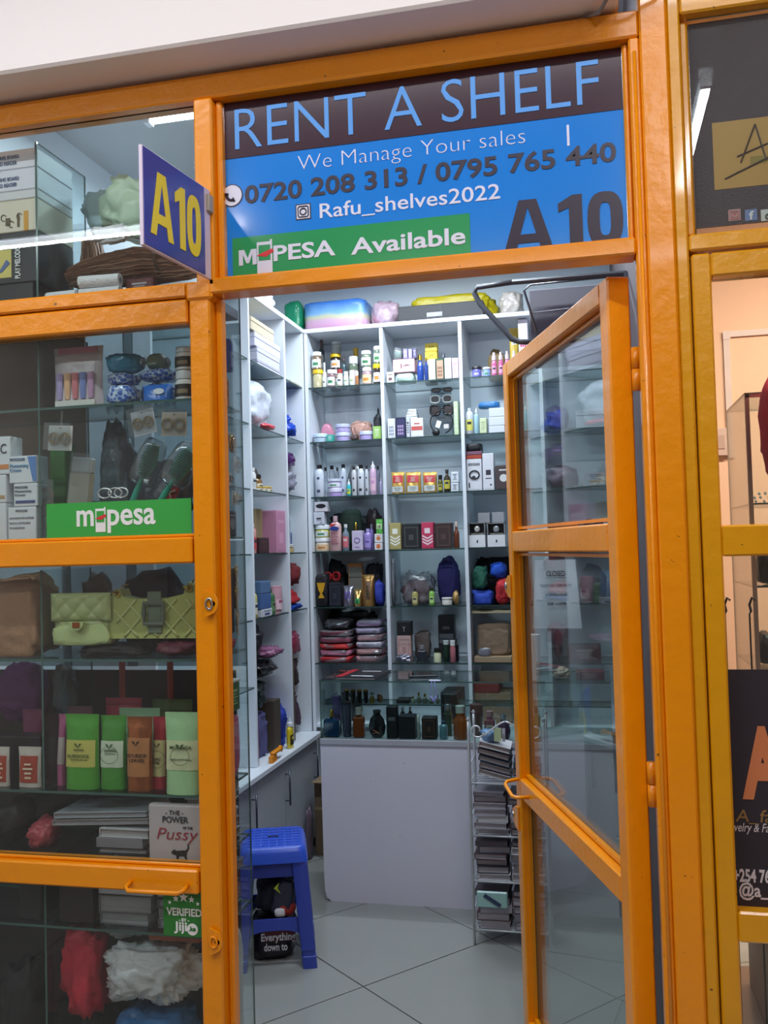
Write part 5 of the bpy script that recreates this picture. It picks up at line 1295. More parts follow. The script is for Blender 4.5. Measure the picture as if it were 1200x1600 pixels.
# ---- fourth bay, behind the glass of the open door
row(plane=2.70, z=S[4], d=0.12)
put('bag', 'dark plum bundle in the last bay behind the door glass', 850, 900, 890, 948, P=2.76, col='#4a2438', rough=0.8, sub=3)
put('bag', 'dark grey bundle in the last bay behind the door glass', 905, 950, 880, 948, P=2.76, col='#30303c', rough=0.8, sub=3)
row(plane=2.72, z=S[1], d=0.15)
put('bag', 'purple bundle in the last bay at door top height', 850, 890, 630, 680, col='#5a4a78', sub=3)
put('carton', 'white carton in the last bay at door top height', 900, 945, 640, 680, col='#b8bcc4', top=0.3, pat=None)
row(plane=2.72, z=S[2], d=0.15)
put('bag', 'maroon bundle in the last bay above the watch shelf level', 850, 905, 725, 766, col='#5c2c3c', sub=3)
put('carton', 'grey carton in the last bay beside the maroon bundle', 912, 948, 735, 766, col='#8c8f98', pat='lines')
row(plane=2.72, z=S[3], d=0.15)
put('carton', 'orange carton in the last bay behind the door glass', 850, 905, 815, 856, col='#b8622c', ink='#5c2c18', pat='band')
put('bag', 'black bag in the last bay beside the orange carton', 908, 948, 810, 856, col='#24242c', sub=3)
row(plane=2.72, z=S[5], d=0.15)
put('bag', 'red and white bag of ornaments in the last bay', 850, 880, 985, 1040, col='#8c2c38', sub=3)
put('carton', 'dark red carton in the last bay behind the door glass', 888, 940, 1010, 1040, col='#5a2024', ink='#b8a8a0', pat='lines')
# notice hanging from the shelf edge
nx, nz = PY(869, 925, 2.64)
nt_ = thing('closing_notice', 'white paper notice saying closed, with working hours, hung behind the door glass', 'notice', (nx, 2.645, PY(869, 982, 2.645)[1]))
W_, H_ = 0.21, 0.335
vs = []; fs = []
for j in range(9):
    for i in range(9):
        u, v = i / 8 - 0.5, j / 8; vs.append((u * W_ * (1.12 - 0.2 * v), -0.006 * math.sin(v * 5) - 0.01 * u * u, v * H_))
n0 = len(vs); vs += [(x, y + 0.0008, z) for x, y, z in vs]
for j in range(8):
    for i in range(8): a = j * 9 + i; fs.append((a, a + 1, a + 10, a + 9)); b = a + n0; fs.append((b, b + 9, b + 10, b + 1))
_mk('sheet', vs, fs, [0] * len(fs), M('#dcdce4', 0.7), nt_, smooth=True)
for s, w, z, c in (('CLOSED', 0.09, 0.255, 0.026), ('PLEASE VISIT TOMORROW', 0.15, 0.205, 0.012), ('WORKING HOURS', 0.11, 0.16, 0.013), ('9AM - 6.30PM', 0.09, 0.115, 0.015)):
    text(s, -w / 2, w / 2, z, c, -0.011, INKD, nt_, 0.02, depth=0.0006)
MB().box(-0.047, 0.047, -0.0116, -0.011, 0.247, 0.249).build('underline', INKD, nt_)
MB().tube([(-0.06, 0.0, H_ - 0.01), (-0.03, 0.01, H_ + 0.03)], 0.001, 5).tube([(0.06, 0.0, H_ - 0.01), (0.03, 0.01, H_ + 0.03)], 0.001, 5).build('string', WHITE, nt_)

# ---- bottom compartment of the back unit, seen through the showcase
row(plane=2.70, z=S[6], d=0.2)
put('carton', 'brown cardboard carton under the paper parcels, seen through the showcase', 736, 800, 1083, 1150, col='#8a745c', rough=0.85, pat=None)
put('carton', 'dull red flat carton on the brown cardboard carton', 738, 780, 1068, 1083, on='last', col='#7c2c28', rough=0.7, pat=None)
put('carton', 'black carton behind the perfumes in the second bay', 690, 720, 1082, 1150, col='#201f24', pat=None)
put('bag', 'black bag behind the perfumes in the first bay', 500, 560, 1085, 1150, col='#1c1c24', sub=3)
# ---- on top of the back unit
TOPZ = 2.6625
row(plane=2.67, z=TOPZ, d=0.24)
DYE = bpy.data.materials.new('tie_dye'); DYE.use_nodes = True
_n = DYE.node_tree; _b = _n.nodes['Principled BSDF']; _b.inputs['Roughness'].default_value = 0.35
_tc = _n.nodes.new('ShaderNodeTexCoord'); _s = _n.nodes.new('ShaderNodeSeparateXYZ'); _r = _n.nodes.new('ShaderNodeValToRGB')
_nz = _n.nodes.new('ShaderNodeTexNoise'); _nz.inputs['Scale'].default_value = 9; _a = _n.nodes.new('ShaderNodeMath'); _a.operation = 'MULTIPLY_ADD'
_n.links.new(_tc.outputs['Generated'], _s.inputs[0]); _n.links.new(_tc.outputs['Object'], _nz.inputs[0])
_n.links.new(_nz.outputs['Fac'], _a.inputs[0]); _a.inputs[1].default_value = 0.25; _n.links.new(_s.outputs['Z'], _a.inputs[2]); _n.links.new(_a.outputs[0], _r.inputs[0])
_e = _r.color_ramp.elements; _e[0].position = 0.1; _e[0].color = lin('#c890b4'); _e[1].position = 1.0; _e[1].color = lin('#3c74c4')
for p, c in ((0.42, '#cca8c0'), (0.55, '#c8c8a0'), (0.68, '#7cb0dc')): q = _r.color_ramp.elements.new(p); q.color = lin(c)
_n.links.new(_r.outputs[0], _b.inputs['Base Color'])
t = thing('wrapped_parcel', 'large parcel wrapped in pink and blue tie-dye plastic on top of the shelves', 'parcel', (PY(522, 500, 2.70)[0], 2.82, TOPZ))
blob('wrapping', PY(572, 500, 2.70)[0] - PY(472, 500, 2.70)[0], 0.26, 0.16, DYE, t, 5, 0.06, 1.3, 4, 0.3)
put('bag', 'clear and pink crumpled bag slumped beside the tie-dye parcel', 573, 622, 462, 505, P=2.70, col='#b8a0ae', rough=0.25, inner='#b888a0', sub=4, amp=0.2)
t = put('carton', 'long black carton with a silver tag lying on top of the shelves', 622, 756, 474, 503, P=2.665, d=0.10, col='#1e1f24', pat=None, rough=0.55)
MB().box(-0.07, 0.01, -0.0515, -0.0502, 0.012, 0.034).build('label', M('#8a8c90', 0.3, 0.5), t)
MB().box(-0.0, 0.002, -0.0515, -0.0502, 0.0, 0.08).build('seam', M('#4a4c50', 0.5), t)
t = put('bag', 'yellow printed wrapper lying behind the long black carton', 632, 780, 458, 500, P=2.80, d=0.09, col='#c0b018', rough=0.3, box=0.5, amp=0.12, sub=4, n='wrapper', c='packet')
put('bag', 'white and peach plastic bag on top of the shelves near the grey tray', 777, 818, 450, 492, P=2.70, d=0.15, col='#b8b0a8', rough=0.3, sub=4)
put('bag', 'green taped plastic bundle at the corner on top of the shelves', 442, 470, 466, 504, P=2.68, col='#1f8a62', rough=0.3, sub=4, d=0.18, box=0.5, amp=0.1)
row('X', LX - 0.02, TOPZ, 0.2)
put('bag', 'white plastic bag with a dark mark on top of the side shelves', 404, 440, 452, 492, col='#c8ccd0', rough=0.3, sub=4)

# ================================================================ goods on the side unit
LP = LX - 0.012
row('X', LP, S[0] + 0.0, 0.2)
put('carton', 'white shoe box at the bottom of the pile on the side unit', 403, 438, 572, 592, col='#c4c4d4', pat=None, top=0.35, d=0.26)
put('carton', 'white shoe box, second of the pile on the side unit', 402, 437, 552, 572, on='last', col='#c8c8d8', pat=None, top=0.35, d=0.26)
put('carton', 'white shoe box, third and widest of the pile on the side unit', 398, 438, 530, 552, on='last', col='#cccce0', pat=None, top=0.4, d=0.26)
put('carton', 'cream shoe box with raised lid, topmost of the pile on the side unit', 392, 428, 505, 530, on='last', col='#c8bca0', pat=None, top=0.35, d=0.24)
row('X', LP, S[1], 0.2)
put('bag', 'huge white plastic bag bulging from the side unit', 393, 441, 590, 680, col='#d0d8e4', rough=0.3, amp=0.22, freq=1.1, sub=4, d=0.28, seed=6)
row('X', LP + 0.05, S[1], 0.2)
put('bag', 'knotted red corner of cloth beside the huge white bag', 417, 436, 662, 683, P=LX + 0.02, d=0.05, col='#c8404c', sub=3, n='cloth_bundle', c='cloth')
row('X', LP, S[2], 0.06)
put('bottle', 'white bottle at the divider of the amber oils shelf', 396, 404, 731, 772, col='#dde0e0', cap='#e8eaea', capf=0.15, lab='#c8d0cc', neck=0.7)
put('bottle', 'amber dropper bottle with a black pointed cap', 405, 414, 732, 772, P=LP - 0.05, col='#7c5a30', cap='#2a2018', capf=0.4, cs='cone', lab='#dcd8c0', neck=0.6)
for i, (a, b) in enumerate(((406, 413), (415, 421), (422, 429))):
    put('jar', 'low amber jar with gold lid, %s from the dropper bottle' % ('first', 'second', 'third')[i], a, b, 760, 776, col='#a8742c', lid='#d8c060', lab='#e0dcc8', ink='#4a5a3a', g='low amber jars on the side unit')
row('X', LP, S[3], 0.09)
put('bottle', 'pink bottle with red print beside the cardboard carton', 397, 404, 818, 870, col='#d89a94', cap='#e0b8b4', lab='#c8504c', capf=0.12, d=0.04)
put('carton', 'dark red cosmetics box before the tall cardboard carton', 405, 421, 840, 870, col='#3c2426', ink='#5c3a38', d=0.05)
put('carton', 'tall open cardboard carton on the side unit', 394, 412, 795, 866, P=LP - 0.07, col='#94805c', rough=0.85, pat=None, d=0.14)
put('carton', 'tall pink box beside the cardboard carton', 433, 447, 798, 868, col='#c88aa8', ink='#d8a0bc', pat='box', d=0.1)
row('X', LP, S[4], 0.06)
put('bottle', 'yellow and white lotion bottle on the lower side shelf', 399, 406, 918, 978, col='#c8c070', cap='#3a3c2c', capf=0.14, lab='#d8d8c0')
put('carton', 'white and blue box under the blue boxes of the side shelf', 409, 426, 951, 974, col='#c8ccd4', ink='#3c4a7c', pat='box')
put('carton', 'dusty blue box, lower of two on the white and blue box', 408, 424, 927, 951, on='last', col='#46669c', pat=None)
put('carton', 'dusty blue box, upper of two on the white and blue box', 408, 423, 908, 927, on='last', col='#54749c', pat=None)
put('bottle', 'green leafy printed bottle between the blue boxes and the pink tube', 427, 433, 920, 970, col='#3c6a44', cap='#2a4a34', lab='#5a8a58', capf=0.14)
put('bottle', 'pink cosmetic tube with crimped top on the lower side shelf', 435, 446, 915, 968, col='#d8a8b4', cap='#c898a8', shape='tube', capf=0.08, n='cosmetic_tube', c='tube', lab='#e8c4cc', ink='#b05878')
put('bag', 'purple sequinned packet behind the pink tube', 421, 425, 918, 966, P=LP - 0.06, col='#5c3c5c', sub=3, n='packet', c='packet')
# open lower part of the side unit, heaped on the ledge
LZ = 0.566
row('X', LX + 0.0, LZ, 0.2)
put('bag', 'lavender folded blanket at the bottom of the side unit heap', 404, 424, 1112, 1178, P=LX - 0.03, col='#5a5a8c', rough=0.8, sub=4, box=0.45, d=0.18, n='blanket', c='blanket')
zt = last['z']
put('carton', 'upright brown board beside the lavender blanket', 430, 440, 1092, 1180, P=LX - 0.02, col='#4c4238', rough=0.8, pat=None, d=0.18, n='board', c='board')
put('bag', 'bright blue cloth bag squeezed behind the upright brown board', 442, 455, 1090, 1176, P=LX - 0.015, col='#2038a0', rough=0.7, sub=4, d=0.18)
put('bag', 'glossy dark green black bag lying on the lavender blanket', 402, 427, 1064, 1112, P=LX - 0.01, on=zt + 0.01, col='#1c2828', rough=0.25, sub=4, d=0.18)
zt = last['z']
put('bag', 'black bin bag in the middle of the side unit heap', 402, 450, 1030, 1068, P=LX + 0.005, on=zt + 0.001, col='#18181e', rough=0.25, sub=4, d=0.18, amp=0.25)
zt = last['z']
put('bag', 'large black bin bag at the top of the side unit heap', 401, 419, 965, 1032, P=LX - 0.01, on=zt + 0.001, col='#202028', rough=0.3, sub=4, d=0.18, amp=0.25)
put('bag', 'pink and clear plastic bag draped out of the side unit heap', 431, 454, 1008, 1056, P=LX + 0.03, on=zt + 0.001, col='#8c5878', rough=0.2, sub=4, d=0.16, amp=0.3)
put('carton', 'red box edge standing on the ledge by the first divider', 402, 405, 1120, 1185, P=LX - 0.002, col='#7c2428', pat=None, d=0.1)
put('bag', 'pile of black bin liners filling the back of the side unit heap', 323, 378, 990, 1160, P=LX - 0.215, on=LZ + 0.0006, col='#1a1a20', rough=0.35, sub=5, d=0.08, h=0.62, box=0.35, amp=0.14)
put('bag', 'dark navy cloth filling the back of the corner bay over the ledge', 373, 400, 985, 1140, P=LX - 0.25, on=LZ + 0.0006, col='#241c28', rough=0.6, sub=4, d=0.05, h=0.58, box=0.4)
# orange rake shaped comb on the ledge
ty, tz = PX(424, 1178, LX + 0.02)
t = thing('orange_comb', 'flat orange plastic toy hand lying on the white ledge', 'toy', (LX + 0.032, 1.93, LZ), R90)
MB().box(0.02, 0.13, -0.012, 0.012, 0.03, 0.045, 0, 0.004).lathe([(0.0, 0.0), (0.014, 0.0), (0.014, 0.014), (0.0, 0.014)], 14, T=Matrix.Translation((0.135, 0.007, 0.037)) @ Matrix.Rotation(R90, 4, 'X')).build('grip', M('#e8901c', 0.35), t, smooth=SM)
for i in range(4): MB().box(0.0 + i * 0.016, 0.01 + i * 0.016, -0.01, 0.01, 0.0, 0.03, 0, 0.002).build('tine', M('#e8901c', 0.35), t)
# ---- corner bay of the side unit
row('X', LP, S[0], 0.1)
put('carton', 'thin pale paper sheaf lying on the glass of the corner bay', 455, 472, 597, 603, h=0.012, col='#d0d0c8', pat=None, d=0.16, n='paper_sheaf', c='papers')
row('X', LP, S[1], 0.2)
put('bag', 'royal blue plastic bag crumpled in the corner bay', 452, 472, 641, 692, col='#1c44b8', rough=0.3, sub=4, amp=0.3, d=0.24)
row('X', LP, S[2], 0.2)
put('bag', 'grey and white plastic bag standing in the corner bay', 454, 474, 733, 780, col='#8c8c9c', rough=0.3, sub=4, amp=0.28, d=0.22)
put('bag', 'shiny purple foil bag on the grey bag in the corner bay', 454, 474, 698, 733, on='last', col='#6a3c7c', metal=0.5, rough=0.25, sub=4, amp=0.28)
row('X', LP, S[3], 0.09)
put('bottle', 'tall white lidded cup with blue print in the corner bay', 466, 475, 808, 864, P=LP - 0.03, col='#c8d0dc', cap='#d8dce4', shape='taper', capf=0.1, lab='#4a5a9c', n='travel_cup', c='cup', d=0.09)
put('jar', 'low cream jar with yellow fill before the tall white cup', 455, 464, 850, 868, col='#c8b078', lid='#c8c8c0', lab=None, wide=True, lf=0.35)
put('bag', 'dark red bag behind the tall white cup', 396, 422, 812, 866, P=LP - 0.15, col='#4c1c24', sub=4, d=0.08, box=0.5)
row('X', LP, S[4] - 0.34, 0.2)
put('carton', 'brown board leaning low in the corner bay', 455, 460, 1000, 1060, on=0.566, P=LP, h=0.45, col='#6c5c48', rough=0.8, pat=None, d=0.2, n='board', c='board')
row('X', LP, S[4], 0.2)
put('bag', 'bright blue cloth roll at the bottom of the corner bay red pile', 455, 476, 943, 958, col='#1c4cb8', rough=0.7, sub=3, box=0.5, d=0.2, n='cloth_bundle', c='cloth')
put('bag', 'red and white cap shaped bundle on the bright blue roll', 455, 474, 918, 943, on='last', col='#a81c28', rough=0.7, sub=3, d=0.2, n='cloth_bundle', c='cloth')
put('bag', 'dull crimson cloth, topmost of the corner bay pile', 455, 476, 872, 918, on='last', col='#701c24', rough=0.8, sub=4, d=0.2, n='cloth_bundle', c='cloth')
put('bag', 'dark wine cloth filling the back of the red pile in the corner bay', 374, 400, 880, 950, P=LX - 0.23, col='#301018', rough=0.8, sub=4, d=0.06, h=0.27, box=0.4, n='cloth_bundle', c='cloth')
row('X', LX + 0.0, LZ, 0.2)
put('bag', 'floral bag of pink and black cloth on the ledge in the corner', 458, 477, 1075, 1140, P=LX - 0.04, col='#4a3040', rough=0.7, sub=4, amp=0.3, freq=2.5, d=0.19, box=0.55)
zt = last['z']
put('bag', 'brown cloth bundle on the floral bag in the corner', 458, 477, 1025, 1078, P=LX - 0.04, on=zt + 0.001, col='#3c2c2c', rough=0.8, sub=4, d=0.19, box=0.55, n='cloth_bundle', c='cloth')
put('bag', 'pink and red packet on the brown cloth bundle in the corner', 458, 477, 985, 1025, P=LX - 0.03, on='last', col='#8c2c48', rough=0.4, sub=4, d=0.19, box=0.55, n='packet', c='packet')
put('bottle', 'small yellow bottle with white cap on the ledge by the corner', 455, 461, 1120, 1150, P=LX + 0.03, col='#d8c020', cap='#d8dce0', capf=0.3, cs='cone', neck=0.5, lab='#3a2a20', ink='#e8d840', d=0.03)

# ================================================================ counter goods
CZ = 0.6905
row(plane=CY0 + 0.012, z=CZ, d=0.05)
PB = dict(n='perfume_bottle', glossy=0.06)
put('bottle', 'deep blue square perfume bottle with gold cap at the showcase end', 505, 530, 1110, 1150, col='#16385c', cap=GOLD, shape='square', capf=0.26, neck=0.2, d=0.03, **PB)
put('bottle', 'tall dark tapered tumbler beside the deep blue perfume', 532, 549, 1098, 1150, col='#3c3c50', cap='#2c2c38', shape='taper', capf=0.06, n='tumbler', c='tumbler')
put('bottle', 'amber square perfume bottle with clear cap', 551, 569, 1106, 1150, col='#7c3c1c', cap='#a8a098', shape='square', capf=0.24, neck=0.5, d=0.03, **PB)
t = put('bottle', 'round black perfume bottle tied with a copper bow', 575, 602, 1110, 1150, col='#1c1c20', cap='#2c2c30', shape='ball', capf=0.1, neck=0.4, d=0.03, **PB)
MB().tube([(-0.016, -0.019, 0.02), (0, -0.02, 0.026), (0.016, -0.019, 0.02), (0.0, -0.021, 0.03), (-0.016, -0.019, 0.036)], 0.0018, 5).build('bow', M('#c87848', 0.3, 0.6), t)
t = put('carton', 'black gift box with a silver tag in the showcase', 604, 621, 1104, 1151, col='#18181c', pat=None, d=0.04)
MB().box(-0.015, 0.015, -0.0208, -0.02, 0.075, 0.09).build('label', M('#8c8c90', 0.3, 0.6), t)
put('carton', 'plain black gift box beside the silver tagged one', 623, 649, 1118, 1151, col='#1c1c22', pat=None, d=0.05)
put('bottle', 'slim clear perfume vial between the black and brown boxes', 651, 657, 1118, 1151, col='#9a9c98', cap='#c8c8c0', capf=0.3, neck=0.8, **PB)
put('carton', 'dark brown cube box with a copper line of print', 659, 682, 1121, 1151, col='#261c1c', ink='#5c3c2c', pat='frame', d=0.05)
put('bottle', 'small clear and teal glass bottle with blue stopper', 686, 699, 1122, 1152, col='#5c8490', cap='#1c3c54', capf=0.3, neck=0.5, cs='cone', **PB)
put('bottle', 'large amber perfume bottle with clear cap on a copper foot', 707, 731, 1104, 1152, col='#8c4420', cap='#b0b4b0', shape='shoulder', capf=0.22, neck=0.55, d=0.05, **PB)
t = put('bottle', 'pink perfume bottle with a square cream label', 757, 774, 1112, 1152, col='#8c4c5c', cap='#b07c84', shape='square', capf=0.2, neck=0.6, lab='#c8c0b0', ink='#8c8478', d=0.04, **PB)
put('bottle', 'round purple perfume bottle with silver cap by the open door', 776, 798, 1117, 1152, col='#4c2c4c', cap=CHROME, shape='ball', capf=0.24, neck=0.4, d=0.04, **PB)
put('bottle', 'gold perfume bottle with black cap seen through the door glass', 832, 845, 1104, 1150, col='#a8842c', cap='#1c1c1c', shape='square', capf=0.2, neck=0.4, d=0.03, **PB)
row(plane=CY0 + 0.085, z=CZ, d=0.06)
put('bottle', 'brown leather look cylinder case behind the pink perfume', 733, 755, 1102, 1146, col='#4c2c2c', cap='#5c3434', shape='taper', capf=0.3, n='cylinder_case', c='case')
put('bottle', 'green tinted perfume bottle with a silver cap behind the teal glass', 693, 706, 1101, 1146, col='#3c4c3c', cap=CHROME, shape='square', capf=0.2, neck=0.7, d=0.04, **PB)
put('carton', 'purple slim box behind the blue perfume and tumbler', 520, 532, 1088, 1146, col='#4c3c6c', pat='lines', d=0.03)
for i, (a, b) in enumerate(((625, 633), (637, 645))): put('bottle', 'black perfume bottle with metal sprayer, %s behind the black gift boxes' % ('nearer the silver tag', 'farther from the silver tag')[i], a, b, 1105, 1146, col='#1c1c1c', cap=CHROME, capf=0.14, neck=0.4, **PB)
row(plane=CY0 + 0.2, z=0.8055, d=0.04)
for i, (a, b, y) in enumerate(((642, 649, 1088), (651, 658, 1082), (660, 668, 1084), (670, 678, 1090), (681, 687, 1086))):
    put('bottle', 'small clear perfume bottle with gold top, %s on the raised glass' % ('first', 'second', 'third', 'fourth', 'fifth')[i], a, b, y, 1118, col='#8c9484', cap=GOLD, capf=0.36, neck=0.45, cs='ball', g='small clear perfumes on the raised glass', **PB)
put('carton', 'dark box on the raised glass behind the clear perfumes', 690, 715, 1084, 1120, col='#26262c', pat=None, d=0.06)
for i in range(3): put('carton', 'flat black case, %s of three on the raised glass' % ('bottom', 'middle', 'top')[i], 619, 640, 1107 - i * 7, 1114 - i * 7, on=None if not i else 'last', col='#1a1a1e', pat=None, d=0.07, n='flat_case', c='case')
for i in range(4):
    t = put('bottle', 'black wristwatch on a gold edged cylinder, %s from the showcase end' % ('first', 'second', 'third', 'fourth')[i], 537 + i * 10, 545 + i * 10, 1078, 1100, col='#1c1c1e', cap=GOLD, shape='taper', capf=0.1, n='watch_cylinder', c='watch', g='watches on cylinders in the showcase', d=0.03)
t = put('bottle', 'clear topped gold stem bottle beside the watch cylinders', 577, 585, 1082, 1112, col='#b8a434', cap='#c8ccc8', capf=0.4, cs='ball', neck=0.8, **PB)
put('bag', 'pink and gold trinkets beside the gold stem bottle', 587, 597, 1086, 1104, col='#a87858', metal=0.5, sub=3, amp=0.4, freq=3, n='trinket', c='trinket', d=0.04)
# on the counter glass
t = put('book', 'black covered magazine with a red spine lying on the counter glass', 524, 592, 1050, 1062, P=CY0 + 0.02, on=CTOP + 0.0008, h=0.012, w=0.185, d=0.24, col='#1c1e22', page='#b8b8bc', rz=-5)
MB().box(-0.092, -0.06, -0.118, 0.118, 0.0121, 0.0126).build('red_strip', M('#a8242c', 0.4), t)
MB().box(-0.03, 0.06, -0.09, -0.07, 0.0121, 0.0125).box(-0.03, 0.06, 0.06, 0.075, 0.0121, 0.0125).box(0.03, 0.075, -0.1, -0.08, 0.0126, 0.013).build('print', M('#c8c8cc', 0.5), t)
t = thing('tablet', 'black tablet lying on the counter glass', 'tablet', (PY(662, 1056, CY0 + 0.16)[0], CY0 + 0.15, CTOP + 0.001), math.radians(12))
MB().box(-0.065, 0.065, -0.05, 0.05, 0, 0.009, 0, 0.003).build('body', M('#1c1c20', 0.35), t)
MB().box(-0.058, 0.058, -0.044, 0.044, 0.0091, 0.0096).build('screen', M('#0c0c10', 0.08, coat=1.0), t)
t = thing('ribbon_tag', 'lilac ribbon loop with a white tag hanging over the counter glass edge', 'ribbon', (PY(677, 1064, CY0 - 0.012)[0], CY0 - 0.011, CTOP + 0.001))
MB().box(-0.02, 0.03, 0.0, 0.022, 0, 0.004, 0, 0.001).build('tag', M('#c4c8e0', 0.4), t)
MB().tube([(-0.006, 0.002, 0.003), (-0.012, 0, -0.03), (-0.014, 0, -0.06), (0.0, 0, -0.075), (0.012, 0, -0.06), (0.008, 0, -0.03), (0.004, 0.002, 0.003)], 0.002, 6).tube([(-0.012, 0, -0.062), (0.0, 0, -0.085), (0.014, 0, -0.06)], 0.0045, 6).build('ribbon', M('#8c8cd0', 0.4), t, smooth=True)
row(plane=CY0 + 0.04, z=CTOP + 0.0006, d=0.07)
put('roll', 'white paper roll standing on the counter behind the door glass', 824, 845, 992, 1057)
t = put('bag', 'pale skull bead ornament heap on the counter behind the door glass', 862, 893, 1042, 1068, P=CY0 + 0.05, col='#b8a890', rough=0.6, amp=0.4, freq=3.5, sub=4, n='bead_ornament', c='ornament', d=0.06)
put('carton', 'dark red lettered box on the counter behind the door glass', 900, 945, 1050, 1070, P=CY0 + 0.05, col='#5c1c20', ink='#a89890', pat='lines', d=0.1)

# ---- cardboard box on the floor behind the stool
t = thing('cardboard_box', 'tall brown cardboard box with a taped edge on the floor beside the counter', 'box', (-1.285, 2.53, 0.0))
MB().box(-0.1, 0.1, -0.08, 0.08, 0, 0.365, 0, 0.003).build('body', M('#7c6850', 0.85, bump=0.1), t)
MB().box(-0.1006, 0.1006, -0.0812, -0.0802, 0.22, 0.235).build('tape', M('#a08c68', 0.4), t)
MB().box(-0.1, 0.1, -0.13, -0.08, 0.362, 0.366, T=Matrix.Translation((0, 0.0, 0.0))).build('flap', M('#8a745a', 0.85), t)
row('Y', 2.36, 0.0005, 0.08)
t = put('bag', 'pink and grey crumpled cloth on the floor against the cardboard box', 475, 485, 1262, 1325, col='#6c5c68', sub=3, amp=0.25, n='cloth_bundle', c='cloth')

# ---- inside and under the stool
t = thing('clothes_heap', 'dark jackets with a yellow label and a red edge piled inside the blue stool', 'clothes', (-1.214, 1.38, 0.0), math.radians(19))
blob('jacket', 0.155, 0.16, 0.15, M('#1c2030', 0.75, var=0.3, bump=0.4, bscale=30), t, 3, 0.25, 1.8, 4, 0.7, loc=(0, 0, 0.165))
blob('sleeve', 0.09, 0.05, 0.13, M('#3a4050', 0.7, var=0.2), t, 9, 0.2, 1.8, 3, loc=(0.02, -0.075, 0.17), rot=(0, 0.3, 0))
blob('red_lining', 0.07, 0.04, 0.05, M('#b0342c', 0.7), t, 6, 0.2, 2, 3, loc=(0.045, -0.08, 0.165))
MB().prism([(0.0, 0.27), (0.02, 0.29), (0.014, 0.27), (0.024, 0.25), (0.008, 0.265)], -0.104, -0.101).build('label', M('#c8d838', 0.5), t)
blob('white_tag', 0.04, 0.02, 0.03, WHITE, t, 7, 0.1, 1.5, 3, loc=(0.02, -0.095, 0.166))
t = thing('printed_bag', 'black shopping bag with white slogan lettering on the floor under the stool', 'bag', (-1.214, 1.374, 0.0005), math.radians(17))
blob('bag', 0.17, 0.16, 0.155, M('#1a1620', 0.35, var=0.2, bump=0.3, bscale=20), t, 12, 0.10, 1.1, 4, 0.5)
MB().box(-0.04, 0.08, -0.084, -0.0825, 0.075, 0.125).build('red_patch', M('#5a1c28', 0.5), t)
text('Everything', -0.045, 0.08, 0.078, 0.026, -0.0845, M('#d8d8dc', 0.5), t, 0.02)
text('down to', -0.035, 0.05, 0.042, 0.026, -0.0845, M('#d8d8dc', 0.5), t, 0.02)

# ---- books in the wire rack
rnd = random.Random(5)
BC = ['#30303c', '#c8c8cc', '#4a4048', '#a8a4b0', '#7c7884', '#d8d8dc', '#5c3c44', '#33485c']
def stack(x0, x1, z0, z1, y0, depth, n, label, group, tilt=0.0, rs=None, page='#b0acb4', parts=True, cols=None):
    z = z0 + 0.0045; hs = [rnd.uniform(0.7, 1.3) for _ in range(n)]; k = (z1 - z0 - 0.006) / sum(hs)
    for i in range(n):
        h = hs[i] * k; w = (x1 - x0) * rnd.uniform(0.88, 1.0)
        t = thing('book', label % ('lowest', 'second', 'third', 'fourth', 'fifth', 'sixth', 'seventh')[i] if '%s' in label else label, 'book', ((x0 + x1) / 2 + rnd.uniform(-0.006, 0.006), y0 + depth / 2 + rnd.uniform(-0.004, 0.006), z), math.radians(rnd.uniform(-3, 3)), group)
        if tilt: t.rotation_euler = (0, math.radians(tilt), t.rotation_euler[2])
        k_book(t, w, depth, h - 0.001, col=(cols or BC)[rnd.randrange(len(cols or BC))], page=page, spine=rnd.random() < 0.25)
        z += h
mx = (RX0 + RX1) / 2
for z0, z1, n, q in ((RT_[2], RT_[3] - 0.03, 7, 'third shelf up'), (RT_[1], RT_[2] - 0.02, 6, 'second shelf up'), (RT_[0], RT_[1] - 0.03, 5, 'lowest shelf')):
    stack(RX0 + 0.012, mx - 0.003, z0, z1, RY0 + 0.005, 0.14, n, '%%s paperback in the pile nearer the counter panel on the rack\'s %s' % q, 'rack books, %s, nearer pile' % q)
    stack(mx + 0.003, RX1 - 0.012, z0, z1, RY0 + 0.005, 0.14, n, '%%s paperback in the pile behind the door stile on the rack\'s %s' % q, 'rack books, %s, far pile' % q)
# the topmost tier: a slanting heap
for side_, xa, xb, n in (('nearer the counter panel', RX0 + 0.03, mx + 0.01, 5), ('behind the door stile', mx + 0.02, RX1 - 0.02, 3)):
    for i in range(n):
        z = RT_[3] + 0.006 + i * 0.026
        t = thing('book', '%s paperback slanting in the top heap of the wire rack, %s' % (('lowest', 'second', 'third', 'fourth', 'fifth')[i], side_), 'book', ((xa + xb) / 2, RY0 + 0.075, z + (0.016 if xa < mx - 0.05 else 0)), 0, 'slanting rack books, ' + side_)
        t.rotation_euler = (0, math.radians(14 if 'counter' in side_ else 4), math.radians(rnd.uniform(-3, 3)))
        k_book(t, xb - xa, 0.14, 0.02, col=BC[(i * 3 + 1) % 8], page='#a8a0a0')
t = thing('plastic_bag', 'blue and clear crumpled plastic bag on the top heap of the wire rack', 'bag', (RX0 + 0.075, RY0 + 0.05, RT_[3] + 0.146))
blob('bag', 0.07, 0.08, 0.05, M('#6a8cb4', 0.2, var=0.2), t, 4, 0.25, 1.6, 3)
t = thing('leaflet', 'folded green and white leaflet on the top heap of the wire rack', 'leaflet', (mx - 0.02, RY0 + 0.03, RT_[3] + 0.155), 0.2)
MB().box(-0.028, 0.0, -0.001, 0.001, 0, 0.05).build('panel', M('#c8d8a8', 0.6), t); MB().box(0.002, 0.014, -0.012, -0.01, 0, 0.05).build('panel', M('#d0d4e0', 0.6), t)
